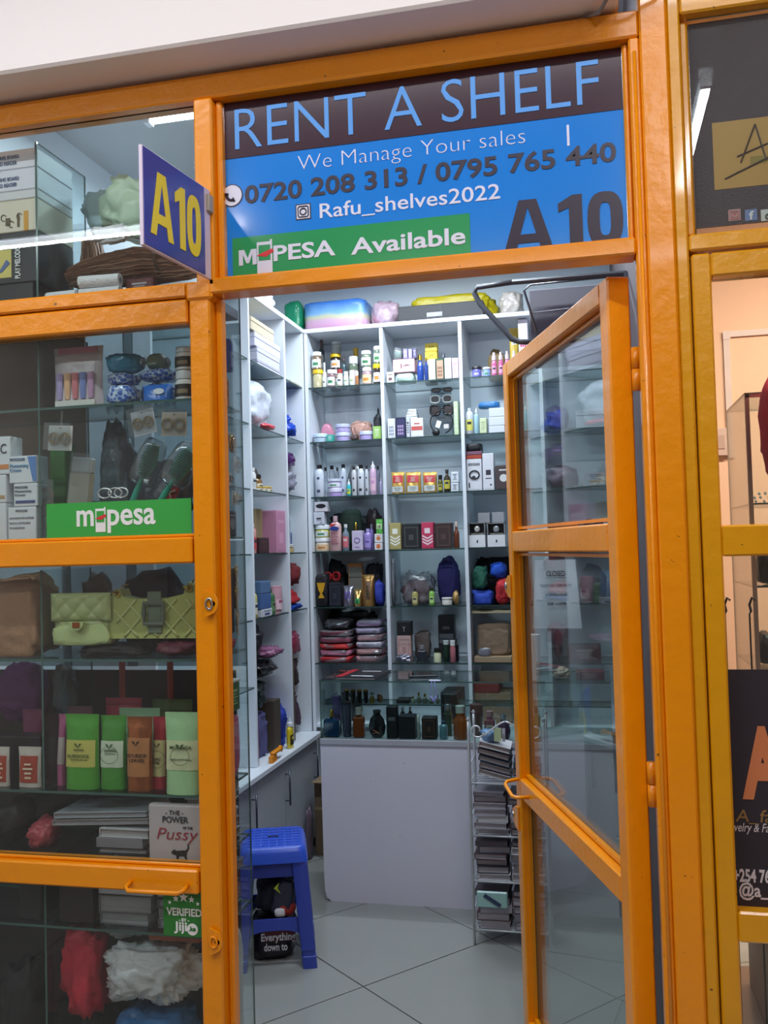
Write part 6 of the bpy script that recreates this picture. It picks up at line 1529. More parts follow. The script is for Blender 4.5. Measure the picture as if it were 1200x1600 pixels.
t = thing('plastic_wrapped_pack', 'pale mint pack with a blue pen wrapper on the lowest shelf of the wire rack', 'pack', (RX0 + 0.072, RY0 - 0.012, RT_[0] + 0.09), 0)
MB().box(-0.058, 0.058, -0.006, 0.006, 0, 0.06, 0, 0.004).build('pack', M('#9cc4c0', 0.25), t)
MB().box(-0.035, 0.035, -0.0085, -0.0065, 0.022, 0.036, T=Matrix.Translation((0, 0, 0.028)) @ Matrix.Rotation(math.radians(32), 4, 'Y') @ Matrix.Translation((0, 0, -0.028))).build('pen_wrapper', M('#2c3c5c', 0.3), t)

# ---- grey tray on a bent tube bracket high above the door
t = thing('tray_bracket', 'grey metal tray with wire rim on a bent tube bracket above the open door', 'bracket', (0, 1.0, 0))
pts = [PY(*q, 1.0) for q in ((800, 441), (745, 449), (741, 458), (750, 475), (790, 518), (800, 530), (812, 534), (840, 535))]
MB().tube([(x, 0.0, z) for x, z in pts], 0.009, 8).build('bent_tube', M('#6a6c70', 0.35, 0.5), t, smooth=True)
x0, z1 = PY(818, 447, 1.0); x1 = XR - 0.002; z0 = PY(830, 530, 1.0)[1]
MB().box(x0 + 0.012, x1, 0.05, 0.30, z0 - 0.04, z1, 0, 0.004).build('tray', M('#7c7a80', 0.5, var=0.05), t)
MB().tube([(x0 + 0.05, 0.02, z0 - 0.03), (x0, 0.02, z1 - 0.01), (x0 + 0.02, 0.02, z1 + 0.008), (x1, 0.02, z1 + 0.012)], 0.004, 7).tube([(x0 + 0.02, 0.02, z0 + 0.09), (x1, 0.02, z0 + 0.1)], 0.0015, 5).build('wire_rim', M('#8c8c90', 0.3, 0.6), t, smooth=True)
MB().box(XR - 0.012, XR - 0.001, 0.0, 0.05, z0 - 0.02, z1 + 0.02).tube([(pts[0][0], 0, pts[0][1]), (XR - 0.006, 0.01, pts[0][1])], 0.009, 8).tube([(pts[-1][0], 0, pts[-1][1]), (XR - 0.006, 0.01, pts[-1][1])], 0.009, 8).build('mount', M('#6a6c70', 0.35, 0.5), t)

# ================================================================ goods in the display cabinet
D0, D1, D2, D3, D4, D5, D6, D7 = 2.1205, DS[0], DS[1], DS[2], DS[3], DS[4], DS[5], 0.1205
BTXT = M('#5a6a90', 0.6)
# ---- top compartment
row('Y', 0.06, D0, 0.16)
put('carton', 'low dark carton at the foot of the top window pile', -70, 52, 446, 472, P=0.05, col='#26242a', pat=None)
t = put('carton', 'black game box with a yellow sticker and side lettering', -70, 66, 366, 446, P=0.05, on='last', col='#28272c', pat=None)
w_ = 0.09
text('PLAY MELODO', -0.04, 0.04, 0, 0.014, 0, WHITE, t, 0.02, T=Matrix.Translation((0.068, -0.0815, 0.05)) @ Matrix.Rotation(math.radians(-90), 4, 'Y'))
MB().box(-0.002, 0.043, -0.0812, -0.08, 0.015, 0.085, 0, 0.0005).build('yellow_sticker', M('#d8c870', 0.5, var=0.1), t)
MB().prism([(0.004, 0.025), (0.03, 0.06), (0.04, 0.05), (0.018, 0.03)], -0.0822, -0.0813).build('print', M('#5a6a9c', 0.5), t)
t = put('carton', 'cream box with black and gold tool drawings and an orange end', -70, 63, 316, 360, P=0.05, on='last', col='#e0d4c0', pat=None)
MB().box(0.078, 0.0905, -0.0812, 0.08, 0.001, 0.05).build('orange_end', M('#d89a30', 0.5), t)
mb = MB()
for i in range(4): mb.tube([(0.0 + i * 0.022 + 0.007 * math.cos(a), -0.081, 0.02 + (i % 2) * 0.018 + 0.008 * math.sin(a)) for a in [math.radians(q) for q in range(20, 300, 30)]], 0.0012, 4)
mb.box(0.028, 0.04, -0.0825, -0.08, 0.018, 0.036); mb.box(0.06, 0.066, -0.0815, -0.08, 0.012, 0.045); mb.build('print', M('#5c4a30', 0.5), t)
put('carton', 'thin white box between the reader boxes and the tool box', -70, 60, 302, 315, P=0.05, on='last', col='#dcd8dc', pat=None)
for i, q in enumerate(('lower', 'upper')):
    t = put('carton', 'white box lettered in blue for a writing board card reader, %s of two' % q, -70, 61, 268 - i * 30, 299 - i * 30, P=0.05, on='last', col='#e2e0ec', pat=None)
    text('WRITING BOARD', -0.012, 0.066, 0.026, 0.009, -0.0808, BTXT, t, 0.0); text('CARD READER', -0.006, 0.06, 0.011, 0.009, -0.0808, BTXT, t, 0.0)
ROLLM = M('#dcdce0', 0.6, bump=0.4, bscale=120)
for i, (a, b, ya, yb, on, q) in enumerate(((69, 117, 450, 472, None, 'at the front'), (122, 184, 446, 468, None, 'lower of the second pair'), (121, 182, 433, 450, 'last', 'upper of the second pair'))):
    x0, z0 = PY(a, yb, 0.05); x1, _ = PY(b, yb, 0.05); L_ = x1 - x0; r_ = 0.0155
    t = thing('foam_roll', 'white glittery foam roll in the top of the window, %s' % q, 'foam roll', ((x0 + x1) / 2, 0.066, D0 + r_ + 0.0006 + (0.031 if on else 0)), math.radians(3 * i - 2), 'white foam rolls')
    MB().tube([(-L_ / 2, 0, 0), (L_ / 2, 0, 0)], r_, 18).build('roll', ROLLM, t, smooth=SM)
    MB().tube([(L_ / 2 + 0.0003, 0, 0), (L_ / 2 + 0.001, 0, 0)], r_ * 0.5, 12).build('core', M('#8c8c90', 0.7), t)
# brown raffia hanks
def hank(name, label, cx, cy, z0, L_, W_, H_, n, col, seed, bend=0.04, upright=False):
    t = thing(name, label, 'fibre hank', (cx, cy, z0)); rnd = random.Random(seed); mb = MB()
    for i in range(n):
        a, r = rnd.uniform(0, 2 * math.pi), math.sqrt(rnd.random()); u, v = r * math.cos(a), r * math.sin(a)
        p = []; e = rnd.uniform(0.85, 1.05); j0 = rnd.uniform(-1, 1)
        for k in range(9):
            s = -1 + 2 * k / 8
            if upright:
                z = (k / 8) * L_ * e; wv = W_ * (0.75 + 0.3 * math.sin(k / 8 * 2.6)) * (1 if k < 6 else 0.95 - (k - 6) * 0.13)
                p.append((u * wv / 2 + 0.004 * math.sin(k + j0 * 5), v * H_ / 2, max(0.003, z)))
            else:
                fl = 0.55 + 0.45 * (1 - s * s)
                p.append((s * L_ / 2 * e, u * W_ / 2 * fl, max(0.002, H_ / 2 + v * H_ / 2 * fl - bend * s * s + 0.003 * math.sin(k * 2 + j0 * 9))))
        mb.tube(p, 0.0016, 3, m=rnd.randrange(3))
    mb.build('strand', [M(col, 0.6, var=0.2), M('#94705a', 0.6, var=0.2), M('#bf9c84', 0.6)], t)['kind'] = 'stuff'
    if upright: MB().tube([(W_ * 0.42 * math.cos(a), H_ * 0.42 * math.sin(a), L_ * 0.12) for a in [math.radians(q) for q in range(0, 360, 30)]], 0.003, 5, close=True).build('tie', M('#4a3428', 0.6), t)
    else: MB().tube([(L_ * 0.2, W_ * 0.52 * math.cos(a), H_ * 0.58 + H_ * 0.5 * math.sin(a)) for a in [math.radians(q) for q in range(0, 360, 30)]], 0.004, 5, close=True).build('tie', M('#4a3428', 0.6), t)
    return t
hank('fibre_hank', 'big brown fibre hank lying across the top of the window', -1.08, 0.13, D0 + 0.05, 0.36, 0.11, 0.09, 620, '#8a6450', 3, 0.012)
hank('fibre_hank', 'darker brown fibre hank beneath the big one', -1.065, 0.17, D0 + 0.001, 0.34, 0.11, 0.04, 360, '#6e4c40', 4, 0.0)
hank('fibre_hank', 'upright brown fibre hank with pale cut top next to the reader boxes', -1.255, 0.22, D0 + 0.002, 0.205, 0.07, 0.06, 330, '#80584a', 5, upright=True)
row('Y', 0.14, D0, 0.1)
GP = M('#a8c4a8', 0.25, var=0.2, bump=0.3, bscale=14)
def leanbag(label, cx, cy, cz, w, d, h, mat, rot, seed, **k):
    t = thing('plastic_bag', label, 'bag', (cx, cy, cz)); blob('bag', w, d, h, mat, t, seed, k.get('amp', 0.3), k.get('freq', 1.7), 4, 0.6, rot=rot); return t
leanbag('pale green clear plastic bag slumped above the fibre hanks', -1.11, 0.165, D0 + 0.175, 0.22, 0.11, 0.15, M('#b4ccb4', 0.3, var=0.15, bump=0.4, bscale=12), (0, 0.35, 0), 4)
leanbag('crumpled white tissue on the big fibre hank', -1.13, 0.085, D0 + 0.145, 0.11, 0.04, 0.045, M('#dcdce0', 0.5, bump=0.3), (0, 0, 0), 6)
leanbag('lime and clear plastic bag behind the blade sign', -0.945, 0.16, D0 + 0.165, 0.06, 0.08, 0.10, M('#a4c858', 0.3, bump=0.3, bscale=12), (0, 0.6, 0), 8)
leanbag('pale blue plastic bag standing behind the upright hank', -1.21, 0.215, D0 + 0.215, 0.10, 0.04, 0.13, M('#98b4bc', 0.3, bump=0.3, bscale=12), (0, -0.3, 0), 9)
t = leanbag('black bag with white letters by the post in the top of the window', -0.925, 0.22, D0 + 0.275, 0.07, 0.06, 0.11, M('#202024', 0.4, bump=0.3), (0, 0.2, 0), 11)
text('SI', -0.02, 0.01, 0.07, 0.02, -0.045, WHITE, t, 0.02)
row('Y', 0.06, D0, 0.05)
put('jar', 'white round dish at the foot of the top window beside the post', 257, 290, 441, 458, P=0.06, col='#dcdcd8', lid='#e4e4e0', lab=None, wide=True, n='dish', c='dish', d=0.05)
put('carton', 'dark red carton behind the white foam rolls', 196, 240, 434, 460, P=0.085, col='#5a1c20', pat='lines', ink='#a8a0a0', d=0.02)
put('bag', 'blue and white crumpled wrapper beside the white foam rolls', 194, 222, 450, 462, P=0.05, col='#5a8ac0', rough=0.3, sub=3, n='wrapper', c='packet', d=0.04)

# ---- first window shelf (z D1)
row('Y', 0.05, D1, 0.05)
t = put('pouch', 'zip pouch of five pastel cosmetic tubes', 79, 157, 540, 624, P=0.06, col='#cfc4cc', rough=0.25, lab=None, pat=None, d=0.035)
hh = 0.118
for i, c in enumerate(('#b0a0d0', '#e8b890', '#d88088', '#7c8cc8', '#c49ac0')):
    x = -0.042 + i * 0.021
    MB().lathe([(0.006, 0), (0.0075, 0.015), (0.0095, 0.06), (0.0095, 0.064)], 10, x, -0.0185, sy=0.35, T=Matrix.Translation((0, 0, 0.02))).build('tube', M(c, 0.3, coat=0.3), t, smooth=SM)
MB().box(-0.053, 0.053, -0.0045, -0.003, last['z'] - t.location.z - 0.016, last['z'] - t.location.z - 0.001).build('header', M('#c87890', 0.4, var=0.3, scale=18), t)
MB().box(-0.054, 0.052, -0.0195, -0.0185, 0.004, 0.017).build('footer_label', M('#dcdcd8', 0.5), t)
SPG = bpy.data.materials.new('blue_scourer'); SPG.use_nodes = True
_n = SPG.node_tree; _b = _n.nodes['Principled BSDF']; _b.inputs['Roughness'].default_value = 0.3; _b.inputs['Coat Weight'].default_value = 0.6
_t = _n.nodes.new('ShaderNodeTexCoord'); _w = _n.nodes.new('ShaderNodeTexVoronoi'); _w.inputs['Scale'].default_value = 110
_r = _n.nodes.new('ShaderNodeValToRGB'); _n.links.new(_t.outputs['Object'], _w.inputs['Vector']); _n.links.new(_w.outputs['Distance'], _r.inputs[0]); _n.links.new(_r.outputs[0], _b.inputs['Base Color'])
_r.color_ramp.elements[0].color = lin('#2c5cb8'); _r.color_ramp.elements[0].position = 0.42; _r.color_ramp.elements[1].color = lin('#c4d8ec'); _r.color_ramp.elements[1].position = 0.7
def spk(label, x0, x1, yt, yb, on, mat, seed, P=0.06, d=0.07):
    a, z0 = PY(x0, yb, P); b, _ = PY(x1, yb, P); z1 = PY((x0 + x1) / 2, yt, P)[1]; zz = on
    t = thing('wrapped_sponge', label, 'sponge pack', ((a + b) / 2, P + d / 2, zz), 0)
    blob('sponge', b - a, d, z1 - z0, mat, t, seed, 0.14, 1.6, 4, 0.7)
    blob('wrapper_end', (b - a) * 0.2, d * 0.3, (z1 - z0) * 0.5, CLEAR2, t, seed + 1, 0.3, 2, 3, loc=((b - a) * 0.5, 0, (z1 - z0) * 0.3))
    return zz + z1 - z0
zz = D1 + 0.0008
za = spk('blue netted sponge with pink end, bottom of the sponge pile nearer the tube pouch', 160, 206, 583, 617, zz, SPG, 2)
zb = spk('blue and turquoise wrapped sponge in the middle of the sponge pile', 161, 205, 562, 583, za, SPG, 3)
spk('turquoise and blue wrapped sponge on top of the sponge pile', 156, 212, 528, 562, zb, M('#3c8cb0', 0.2, var=0.4, scale=30, bump=0.4, bscale=16), 4)
t = put('pouch', 'bright blue glossy pack with a white oval badge among the sponges', 217, 264, 575, 604, P=0.035, col='#2468c0', rough=0.2, lab=None, pat=None, d=0.04, h=0.04)
MB().prism([(0.012 + 0.014 * math.cos(i * math.pi / 8), 0.02 + 0.007 * math.sin(i * math.pi / 8)) for i in range(16)], -0.021, -0.0195).build('badge', M('#d8e0ec', 0.4), t)
za = spk('blue netted sponge behind the bright blue pack', 214, 264, 575, 614, zz, SPG, 6, P=0.10)
zb = spk('blue and white netted sponge lying above the bright blue pack', 210, 268, 554, 575, za, SPG, 7, P=0.08)
spk('blue and yellow wrapped sponge, highest by the white jars', 222, 252, 527, 554, zb, M('#8ca090', 0.25, var=0.4, scale=30, bump=0.4), 9, P=0.09)
row('Y', 0.05, D1, 0.05)
t = put('jar', 'white jar with black label and silver neck, lower of two by the post', 266, 301, 577, 610, P=0.045, col='#dfe0e0', lid='#c8ccd0', lab='#2c2a28', ink='#8a7a60', lf=0.3, wide=False)
put('jar', 'white jar with black label stacked on its twin by the post', 266, 301, 540, 577, P=0.045, on='last', col='#dfe0e0', lid='#c8ccd0', lab='#3a342c', ink='#8a7a60', lf=0.24)
# ---- second window shelf (z D2): boxes, earrings, brushes
row('Y', 0.05, D2, 0.05)
def cbox(label, x0, x1, yt, yb, on, lines, side, foot=None, **k):
    t = put('carton', label, x0, x1, yt, yb, on=on, col='#dfe2e8', pat=None, n='cosmetics_box', c='box', **k)
    w = (PY(x1, yb, 0.05)[0] - PY(x0, yb, 0.05)[0]); h = last['z'] - t.location.z
    for s, a, b, z, c, m in lines: text(s, a * w, b * w, z * h, c * h, -0.0258, M(m, 0.6), t, 0.0)
    if side: MB().prism([(w * 0.18, h * 0.96), (w * 0.48, h * 0.96), (w * 0.48, h * 0.05), (w * 0.36, h * 0.05)], -0.0262, -0.0252).build('blue_corner', M(side, 0.5), t)
    if foot: MB().box(-w * 0.4, w * 0.4, -0.0262, -0.0252, h * 0.14, h * 0.26).build('print_band', M(foot, 0.5), t)
    return t
cbox('white cosmetics box with fine print and a barcode, lowest of three', 12, 57, 792, 830, None, [('MOOXAB', -0.2, 0.2, 0.86, 0.06, '#6a7080'), ('rich cream for face and body', -0.42, 0.42, 0.66, 0.06, '#8a90a0'), ('keep in a cool dry place', -0.42, 0.3, 0.52, 0.06, '#8a90a0'), ('for external use', -0.42, 0.1, 0.38, 0.06, '#8a90a0')], None)
for k in range(9): pass
cbox('white cosmetics box with a blue foot band, middle of three', 21, 59, 755, 792, 'last', [('MOOXAB', -0.42, 0.1, 0.78, 0.1, '#5a6478'), ('Moisturizing', -0.42, 0.25, 0.62, 0.09, '#5a6478'), ('Cream', -0.42, 0.0, 0.46, 0.09, '#5a6478')], None, '#3c4c84')
cbox('white moisturizing cream box with a slanting blue corner, top of three', 14, 58, 712, 755, 'last', [('MOOXAB', -0.44, 0.08, 0.82, 0.1, '#4a7098'), ('Moisturizing', -0.44, 0.2, 0.58, 0.12, '#5a9cc8'), ('Cream', -0.44, -0.05, 0.42, 0.12, '#5a9cc8')], '#5a88c8')
cbox('white box at the very edge of the window, lowest of its pile', -14, 10, 786, 830, D2 + 0.0006, [], None)
cbox('white box with a gold band, middle of the pile at the window edge', -14, 10, 742, 786, 'last', [], None, '#b89868')
t = cbox('tall white box with a black C and orange foot, topmost at the window edge', -14, 17, 682, 742, 'last', [('C', 0.0, 0.3, 0.55, 0.25, '#30343c')], None, '#d8884c')
BC_ = M('#d8c8ac', 0.7)
t = thing('slim_box', 'tall beige flat box in a clear sleeve leaning in the window', 'box', (PY(119, 800, 0.10)[0], 0.10, D2 + 0.006), 0)
t.rotation_euler = (0, math.radians(7), 0)
MB().box(-0.027, 0.027, -0.012, 0.012, 0, 0.16, 0, 0.001).build('body', BC_, t); MB().box(-0.027, 0.027, -0.0125, 0.0125, 0.1605, 0.20, 0, 0.004).build('white_end', M('#dcdcdc', 0.4, bump=0.2), t)
MB().box(-0.0285, 0.0285, -0.0135, -0.013, 0, 0.21).build('sleeve', CLEAR, t); MB().box(-0.02, 0.0, -0.0132, -0.0122, 0.13, 0.135).build('print', M('#a89a84', 0.6), t)
def card(label, x0, x1, yt, yb, P, on, tilt=0, style='hoops', col='#e8e2dc', g=None, **k):
    a, z0 = PY(x0, yb, P); b, _ = PY(x1, yb, P); z1 = PY(x1, yt, P)[1]; zt_ = PY(x0, yt, P)[1]
    t = thing('earring_card', label, 'earrings', ((a + b) / 2, P, z0), 0, g); t.rotation_euler = (0, math.radians(tilt), 0)
    k_card(t, b - a, 0.001, (z1 + zt_) / 2 - z0, col=col, style=style, **k)
    # a thread of clear tape up to the shelf above
    MB().box(-0.003, 0.003, 0.0008, 0.0016, (z1 + zt_) / 2 - z0 - 0.01, on - z0).build('hang_tape', CLEAR, t)
    return t
UP1 = D1 - 0.0065
card('white card with two knotted gold earrings, nearest the cosmetics boxes', 75, 112, 665, 705, 0.05, UP1, 4, 'twist')
card('white card in a clear sleeve with twisted gold hoops, tilted', 210, 246, 640, 680, 0.05, UP1, -10, 'twist', '#dcd8e0')
card('beige card with a pair of plain gold hoops beside the post', 252, 291, 644, 682, 0.05, UP1, 3, 'hoops', '#d8c0ac')
t = put('card', 'small white card with gold hoops standing above the green payment sticker', 153, 178, 766, 800, P=0.05, col='#e0dcd8', on=D2 + 0.001, h=0.05)
t = thing('hair_tie', 'brown braided hair tie in a clear packet beside the cosmetics boxes', 'hair tie', (PY(74, 760, 0.08)[0], 0.08, D2 + 0.0008))
for zc in (0.085, 0.055, 0.11): MB().tube([(0.015 * math.cos(a), -0.004, zc + 0.02 * math.sin(a)) for a in [math.radians(q) for q in range(0, 360, 24)]], 0.005, 7, close=True).build('loop', M('#8c6c54', 0.7, bump=0.6, bscale=90), t, smooth=True)
MB().box(-0.024, 0.024, -0.012, -0.0115, 0.0, 0.15).build('sleeve', CLEAR, t)
t = thing('hair_clip', 'silver and white oval hair clip above the small hoop card', 'hair clip', (PY(177, 740, 0.09)[0], 0.09, D2 + 0.0985))
for x in (-0.022, 0.006, 0.022): MB().tube([(x + 0.018 * math.cos(a), -0.003, 0.014 + 0.012 * math.sin(a)) for a in [math.radians(q) for q in range(0, 360, 24)]], 0.0025, 6, close=True).build('ring', M('#d8d8dc', 0.2, 0.5), t, smooth=True)
t2_ = thing('black_bag', 'black bag of accessories under the silver hair clip', 'bag', (PY(178, 790, 0.14)[0], 0.115, D2 + 0.0008))
blob('bag', 0.13, 0.09, 0.095, M('#22242c', 0.35, var=0.3, bump=0.4, bscale=30), t2_, 2, 0.2, 1.6, 4)
# hair brushes
def brush(label, p0, p1, wh, P, seed):
    (ax, az), (bx, bz) = PY(*p0, P), PY(*p1, P)
    d = Vector((bx - ax, 0, bz - az)); L_ = d.length; ang = math.atan2(d.x, d.z)
    t = thing('hair_brush', label, 'hair brush', (ax, P, az)); t.rotation_euler = (0, ang, 0)
    TQ = M('#2a9c84', 0.3, coat=0.3)
    MB().lathe([(0.006, 0.0), (0.0085, 0.01), (0.0085, L_ * 0.26), (0.0055, L_ * 0.42), (0.004, L_ * 0.46)], 12, sy=0.7).build('handle', TQ, t, smooth=SM)
    prof = [(0.004, L_ * 0.46)] + [(wh / 2 * (math.sin(math.pi * (0.12 + 0.8 * k / 10))) ** 0.55, L_ * (0.48 + 0.52 * k / 10)) for k in range(11)]
    MB().lathe(prof, 18, sy=0.28).build('head', M('#3c9c84', 0.5), t, smooth=SM)
    mb = MB()
    for j in range(13):
        for i in range(7):
            u = (i - 3) / 3.5; v = (j + 0.5) / 13
            x = u * wh / 2 * 0.85 * (math.sin(math.pi * (0.12 + 0.8 * v))) ** 0.55; z = L_ * (0.5 + 0.48 * v)
            mb.box(x - 0.0008, x + 0.0008, -0.020, -0.004, z - 0.0008, z + 0.0008)
    mb.build('bristles', M('#246c5c', 0.6), t)['kind'] = 'stuff'
    blob('sleeve', wh * 1.5, 0.05, L_ * 0.72, CLEAR, t, seed, 0.12, 1.4, 3, 0.5, loc=(0, 0, L_ * 0.36))
    return t
brush('green hair brush in clear wrap, nearer the hoop card', (204, 791), (244, 694), 0.04, 0.09, 3)
brush('green hair brush in clear wrap, beside the post', (247, 789), (300, 702), 0.046, 0.07, 5)
t = thing('hair_comb', 'red and brown zigzag comb between the two green brushes', 'comb', (PY(238, 765, 0.12)[0], 0.12, D2 + 0.012)); t.rotation_euler = (0, math.radians(28), 0)
zig = [(0.006 * (1 if i % 2 else -1), 0, 0.02 + i * 0.011) for i in range(10)]
MB().tube(zig, 0.003, 6).build('wave', M('#b8a08c', 0.4), t, smooth=True); MB().box(-0.012, 0.012, 0.004, 0.008, 0.0, 0.13, 0, 0.002).build('back', M('#a83038', 0.35), t)
row('Y', 0.17, D2, 0.08)
put('bag', 'pale grey clear plastic bag hanging behind the earrings', 140, 200, 650, 800, P=0.17, col='#5c6a74', rough=0.25, sub=4, amp=0.25, d=0.07)
put('bag', 'dark bag of combs behind the green brushes', 205, 292, 715, 828, P=0.18, col='#4a4c58', rough=0.35, sub=4, d=0.07)
put('carton', 'lime green box behind the knotted earring card', 78, 103, 690, 790, P=0.17, col='#5a8c48', pat=None, d=0.05)
# ---- goods seen edge-on through the end glass
row('X', -0.885, D1, 0.06)
put('bottle', 'blue topped water bottle by the end glass of the window', 364, 377, 487, 540, P=-0.885, on=D1 + 0.1, col='#4a6cc0', cap='#2c4a90', capf=0.3, d=0.04, lab='#8ca8d8', g=None)
put('jar', 'clear tub with a neon pink lid under the blue topped bottle', 361, 379, 534, 606, P=-0.885, col='#9cb0b0', lid='#e83878', lab=None, wide=True, lf=0.12, d=0.05)
put('carton', 'kraft box with a red paisley mark by the end glass', 349, 359, 590, 630, P=-0.885, col='#a8785c', ink='#8a2c28', pat='dot', d=0.03)
put('bag', 'clear crumpled bag of beads by the end glass above the kraft box', 347, 360, 500, 590, P=-0.90, on='last', col=CLEAR2, inner='#7a6a88', sub=4, d=0.05, amp=0.3)
def ycard(label, x0, x1, yt, yb, style, g=None, hoop='#c89a58'):
    a, z0 = PX(x0, yb, -0.885); b, _ = PX(x1, yb, -0.885); z1 = PX(x1, yt, -0.885)[1]
    t = thing('earring_card', label, 'earrings', (-0.887, (a + b) / 2, z0), R90, g)
    k_card(t, abs(b - a), 0.001, z1 - z0, col='#c8ccd0', style=style, hoop=hoop, plastic=False)
    MB().box(-0.002, 0.002, 0.0008, 0.0016, z1 - z0, UP1 - z0).build('hang_tape', CLEAR, t)
ycard('card with big gold hoops highest against the end glass', 346, 368, 678, 703, 'twist')
ycard('card with copper hoops below the big gold hoops at the end glass', 366, 376, 714, 738, 'hoops')
ycard('small card with dark copper earrings at the end glass', 354, 363, 738, 758, 'hoops', None, '#8a5838')
ycard('card with round gold studs lowest at the end glass', 364, 376, 768, 788, 'twist')
row('X', -0.885, D2, 0.05)
put('carton', 'dark jewellery box low against the end glass', 356, 376, 798, 824, P=-0.885, col='#3c3c46', ink='#8c8c94', pat='dot')
row('X', -0.885, D3, 0.06)
# black chain bag
t = thing('chain_bag', 'black handbag with gold chain and gold clasp by the end glass', 'handbag', (-0.915, 0.192, D3 + 0.032), R90)
MB().box(-0.062, 0.062, -0.026, 0.026, 0, 0.17, 0, 0.012).build('body', M('#1a1618', 0.35, bump=0.3), t); MB().box(-0.063, 0.063, -0.029, -0.0265, 0.07, 0.171, 0, 0.001).build('flap', M('#221a1c', 0.35), t)
for z in (0.075, 0.095): MB().tube([(-0.035 + 0.012 * math.cos(a), -0.031, z + 0.012 * math.sin(a)) for a in [math.radians(q) for q in range(0, 360, 30)]], 0.0025, 6, close=True).build('clasp', GOLD, t, smooth=True)
mb = MB()
for k in range(19):
    z = 0.01 + k * 0.009; mb.tube([(0.055 + 0.0055 * math.cos(a) * (1 if k % 2 else 0.4), -0.032 + 0.003 * math.sin(a + k), z + 0.007 * math.sin(a)) for a in [math.radians(q) for q in range(0, 360, 45)]], 0.0018, 5, close=True)
mb.build('chain', GOLD, t, smooth=True)
t = put('bag', 'red quilted pouch under the black chain bag at the end glass', 349, 385, 985, 1008, P=-0.882, on=D3 + 0.0008, h=0.03, col='#a82c34', rough=0.4, box=0.5, sub=4, d=0.05)
row('X', -0.885, D4, 0.05)
put('carton', 'green box with a white top by the end glass', 354, 376, 1063, 1108, P=-0.885, on=D4 + 0.16, col='#3c6a3c', lid='#d8dcd8', ink='#a8c890', pat='lines', top=0.1)
put('bag', 'pink paper bag hanging low behind the end glass', 352, 388, 1095, 1200, P=-0.883, col='#b85078', rough=0.6, box=0.4, amp=0.08, sub=4, d=0.04, h=0.158)
row('X', -0.885, D7, 0.1)
t = put('bag', 'white plastic sack low behind the end glass', 355, 394, 1480, 1600, P=-0.885, col='#b8b8bc', rough=0.4, box=0.5, amp=0.12, sub=4, d=0.032, h=0.46)

# ---- third window shelf (z D3): handbags
GRN = M('#bcc88c', 0.42, var=0.05, coat=0.1); GRN2 = M('#b8bc70', 0.42, var=0.05, coat=0.1)
def quilt(w, h, d, z0, x0, cells, mat, name, par, y=0.0, groove=0.004, sx=0.0):
    nx, nz = 40, 28; vs = []; fs = []
    for j in range(nz + 1):
        for i in range(nx + 1):
            u, v = i / nx, j / nz; e = min(1, 6 * min(u, 1 - u, v, 1 - v)) ** 0.5
            a, b = (u * cells + v * cells * h / w), (u * cells - v * cells * h / w)
            q = (abs(math.sin(math.pi * a)) * abs(math.sin(math.pi * b))) ** 0.4
            vs.append((x0 + (u - 0.5) * w * (1 + sx * v), y - d * e * 0.7 - groove * q * e, z0 + v * h))
    for j in range(nz):
        for i in range(nx): a = j * (nx + 1) + i; fs.append((a, a + 1, a + nx + 2, a + nx + 1))
    return _mk(name, vs, fs, [0] * len(fs), mat, par, smooth=True)
hx0, hz0 = PY(75, 1008, 0.05); hx1, _ = PY(171, 1008, 0.05)
hb = thing('handbag', 'small quilted pale green handbag with a copper clasp', 'handbag', ((hx0 + hx1) / 2, 0.09, D3 + 0.030)); w = hx1 - hx0
MB().box(-w / 2, w / 2, -0.025, 0.03, 0.0, 0.115, 0, 0.014).build('body', GRN, hb, smooth=SM)
quilt(w * 0.98, 0.068, 0.010, 0.058, 0, 3.5, GRN, 'flap', hb, y=-0.028, groove=0.009)
blob('body_fold', w * 0.96, 0.03, 0.06, GRN, hb, 3, 0.14, 1.4, 4, 0.5, loc=(0.0, -0.022, 0.0))
MB().prism([(0.018 * math.cos(a) + 0.002, 0.058 + 0.02 * math.sin(a)) for a in [math.radians(q) for q in range(180, 361, 20)]] , -0.052, -0.04).build('tab', GRN, hb)
MB().box(-0.008, 0.012, -0.0545, -0.0525, 0.044, 0.057, 0, 0.001).build('clasp', M('#c8703c', 0.2, 1.0), hb)
bx0_, bz0_ = PY(166, 1000, 0.05); bx1_, _ = PY(311, 998, 0.05)
h2 = thing('handbag', 'wide yellow green shoulder bag with a grey buckle strap', 'handbag', ((bx0_ + bx1_) / 2, 0.09, D3 + 0.045)); w = bx1_ - bx0_
prof = [(-w / 2 - 0.002, 0), (w / 2, 0.0), (w / 2 - 0.002, 0.035), (w / 2 - 0.02, 0.125), (w / 2 - 0.032, 0.132), (w / 2 - 0.042, 0.118), (w / 2 - 0.045, 0.104), (0.02, 0.093), (-w / 2 + 0.06, 0.094), (-w / 2 + 0.035, 0.10), (-w / 2 + 0.028, 0.118), (-w / 2 + 0.012, 0.118), (-w / 2 + 0.004, 0.10)]
MB().prism(prof, -0.022, 0.022).build('body', GRN2, h2)
mb = MB()
for k in range(-2, 5):
    x = -w / 2 + 0.03 + k * 0.052
    for sg in (1, -1):
        pts_ = []
        for s in range(9):
            z = 0.004 + s * 0.011; xx = x + sg * (z - 0.05) * 0.95 + (0.0 if sg > 0 else 0.0)
            if -w / 2 + 0.008 < xx < w / 2 - 0.006 - z * 0.16: pts_.append((xx, -0.0225, z))
        if len(pts_) > 2: mb.tube(pts_, 0.0034, 6)
mb.build('quilting', M('#c8cc88', 0.42), h2, smooth=True)
GS = M('#75806c', 0.5)
MB().box(-0.018, 0.018, -0.027, -0.0225, 0.012, 0.112, 0, 0.002).build('strap', GS, h2)
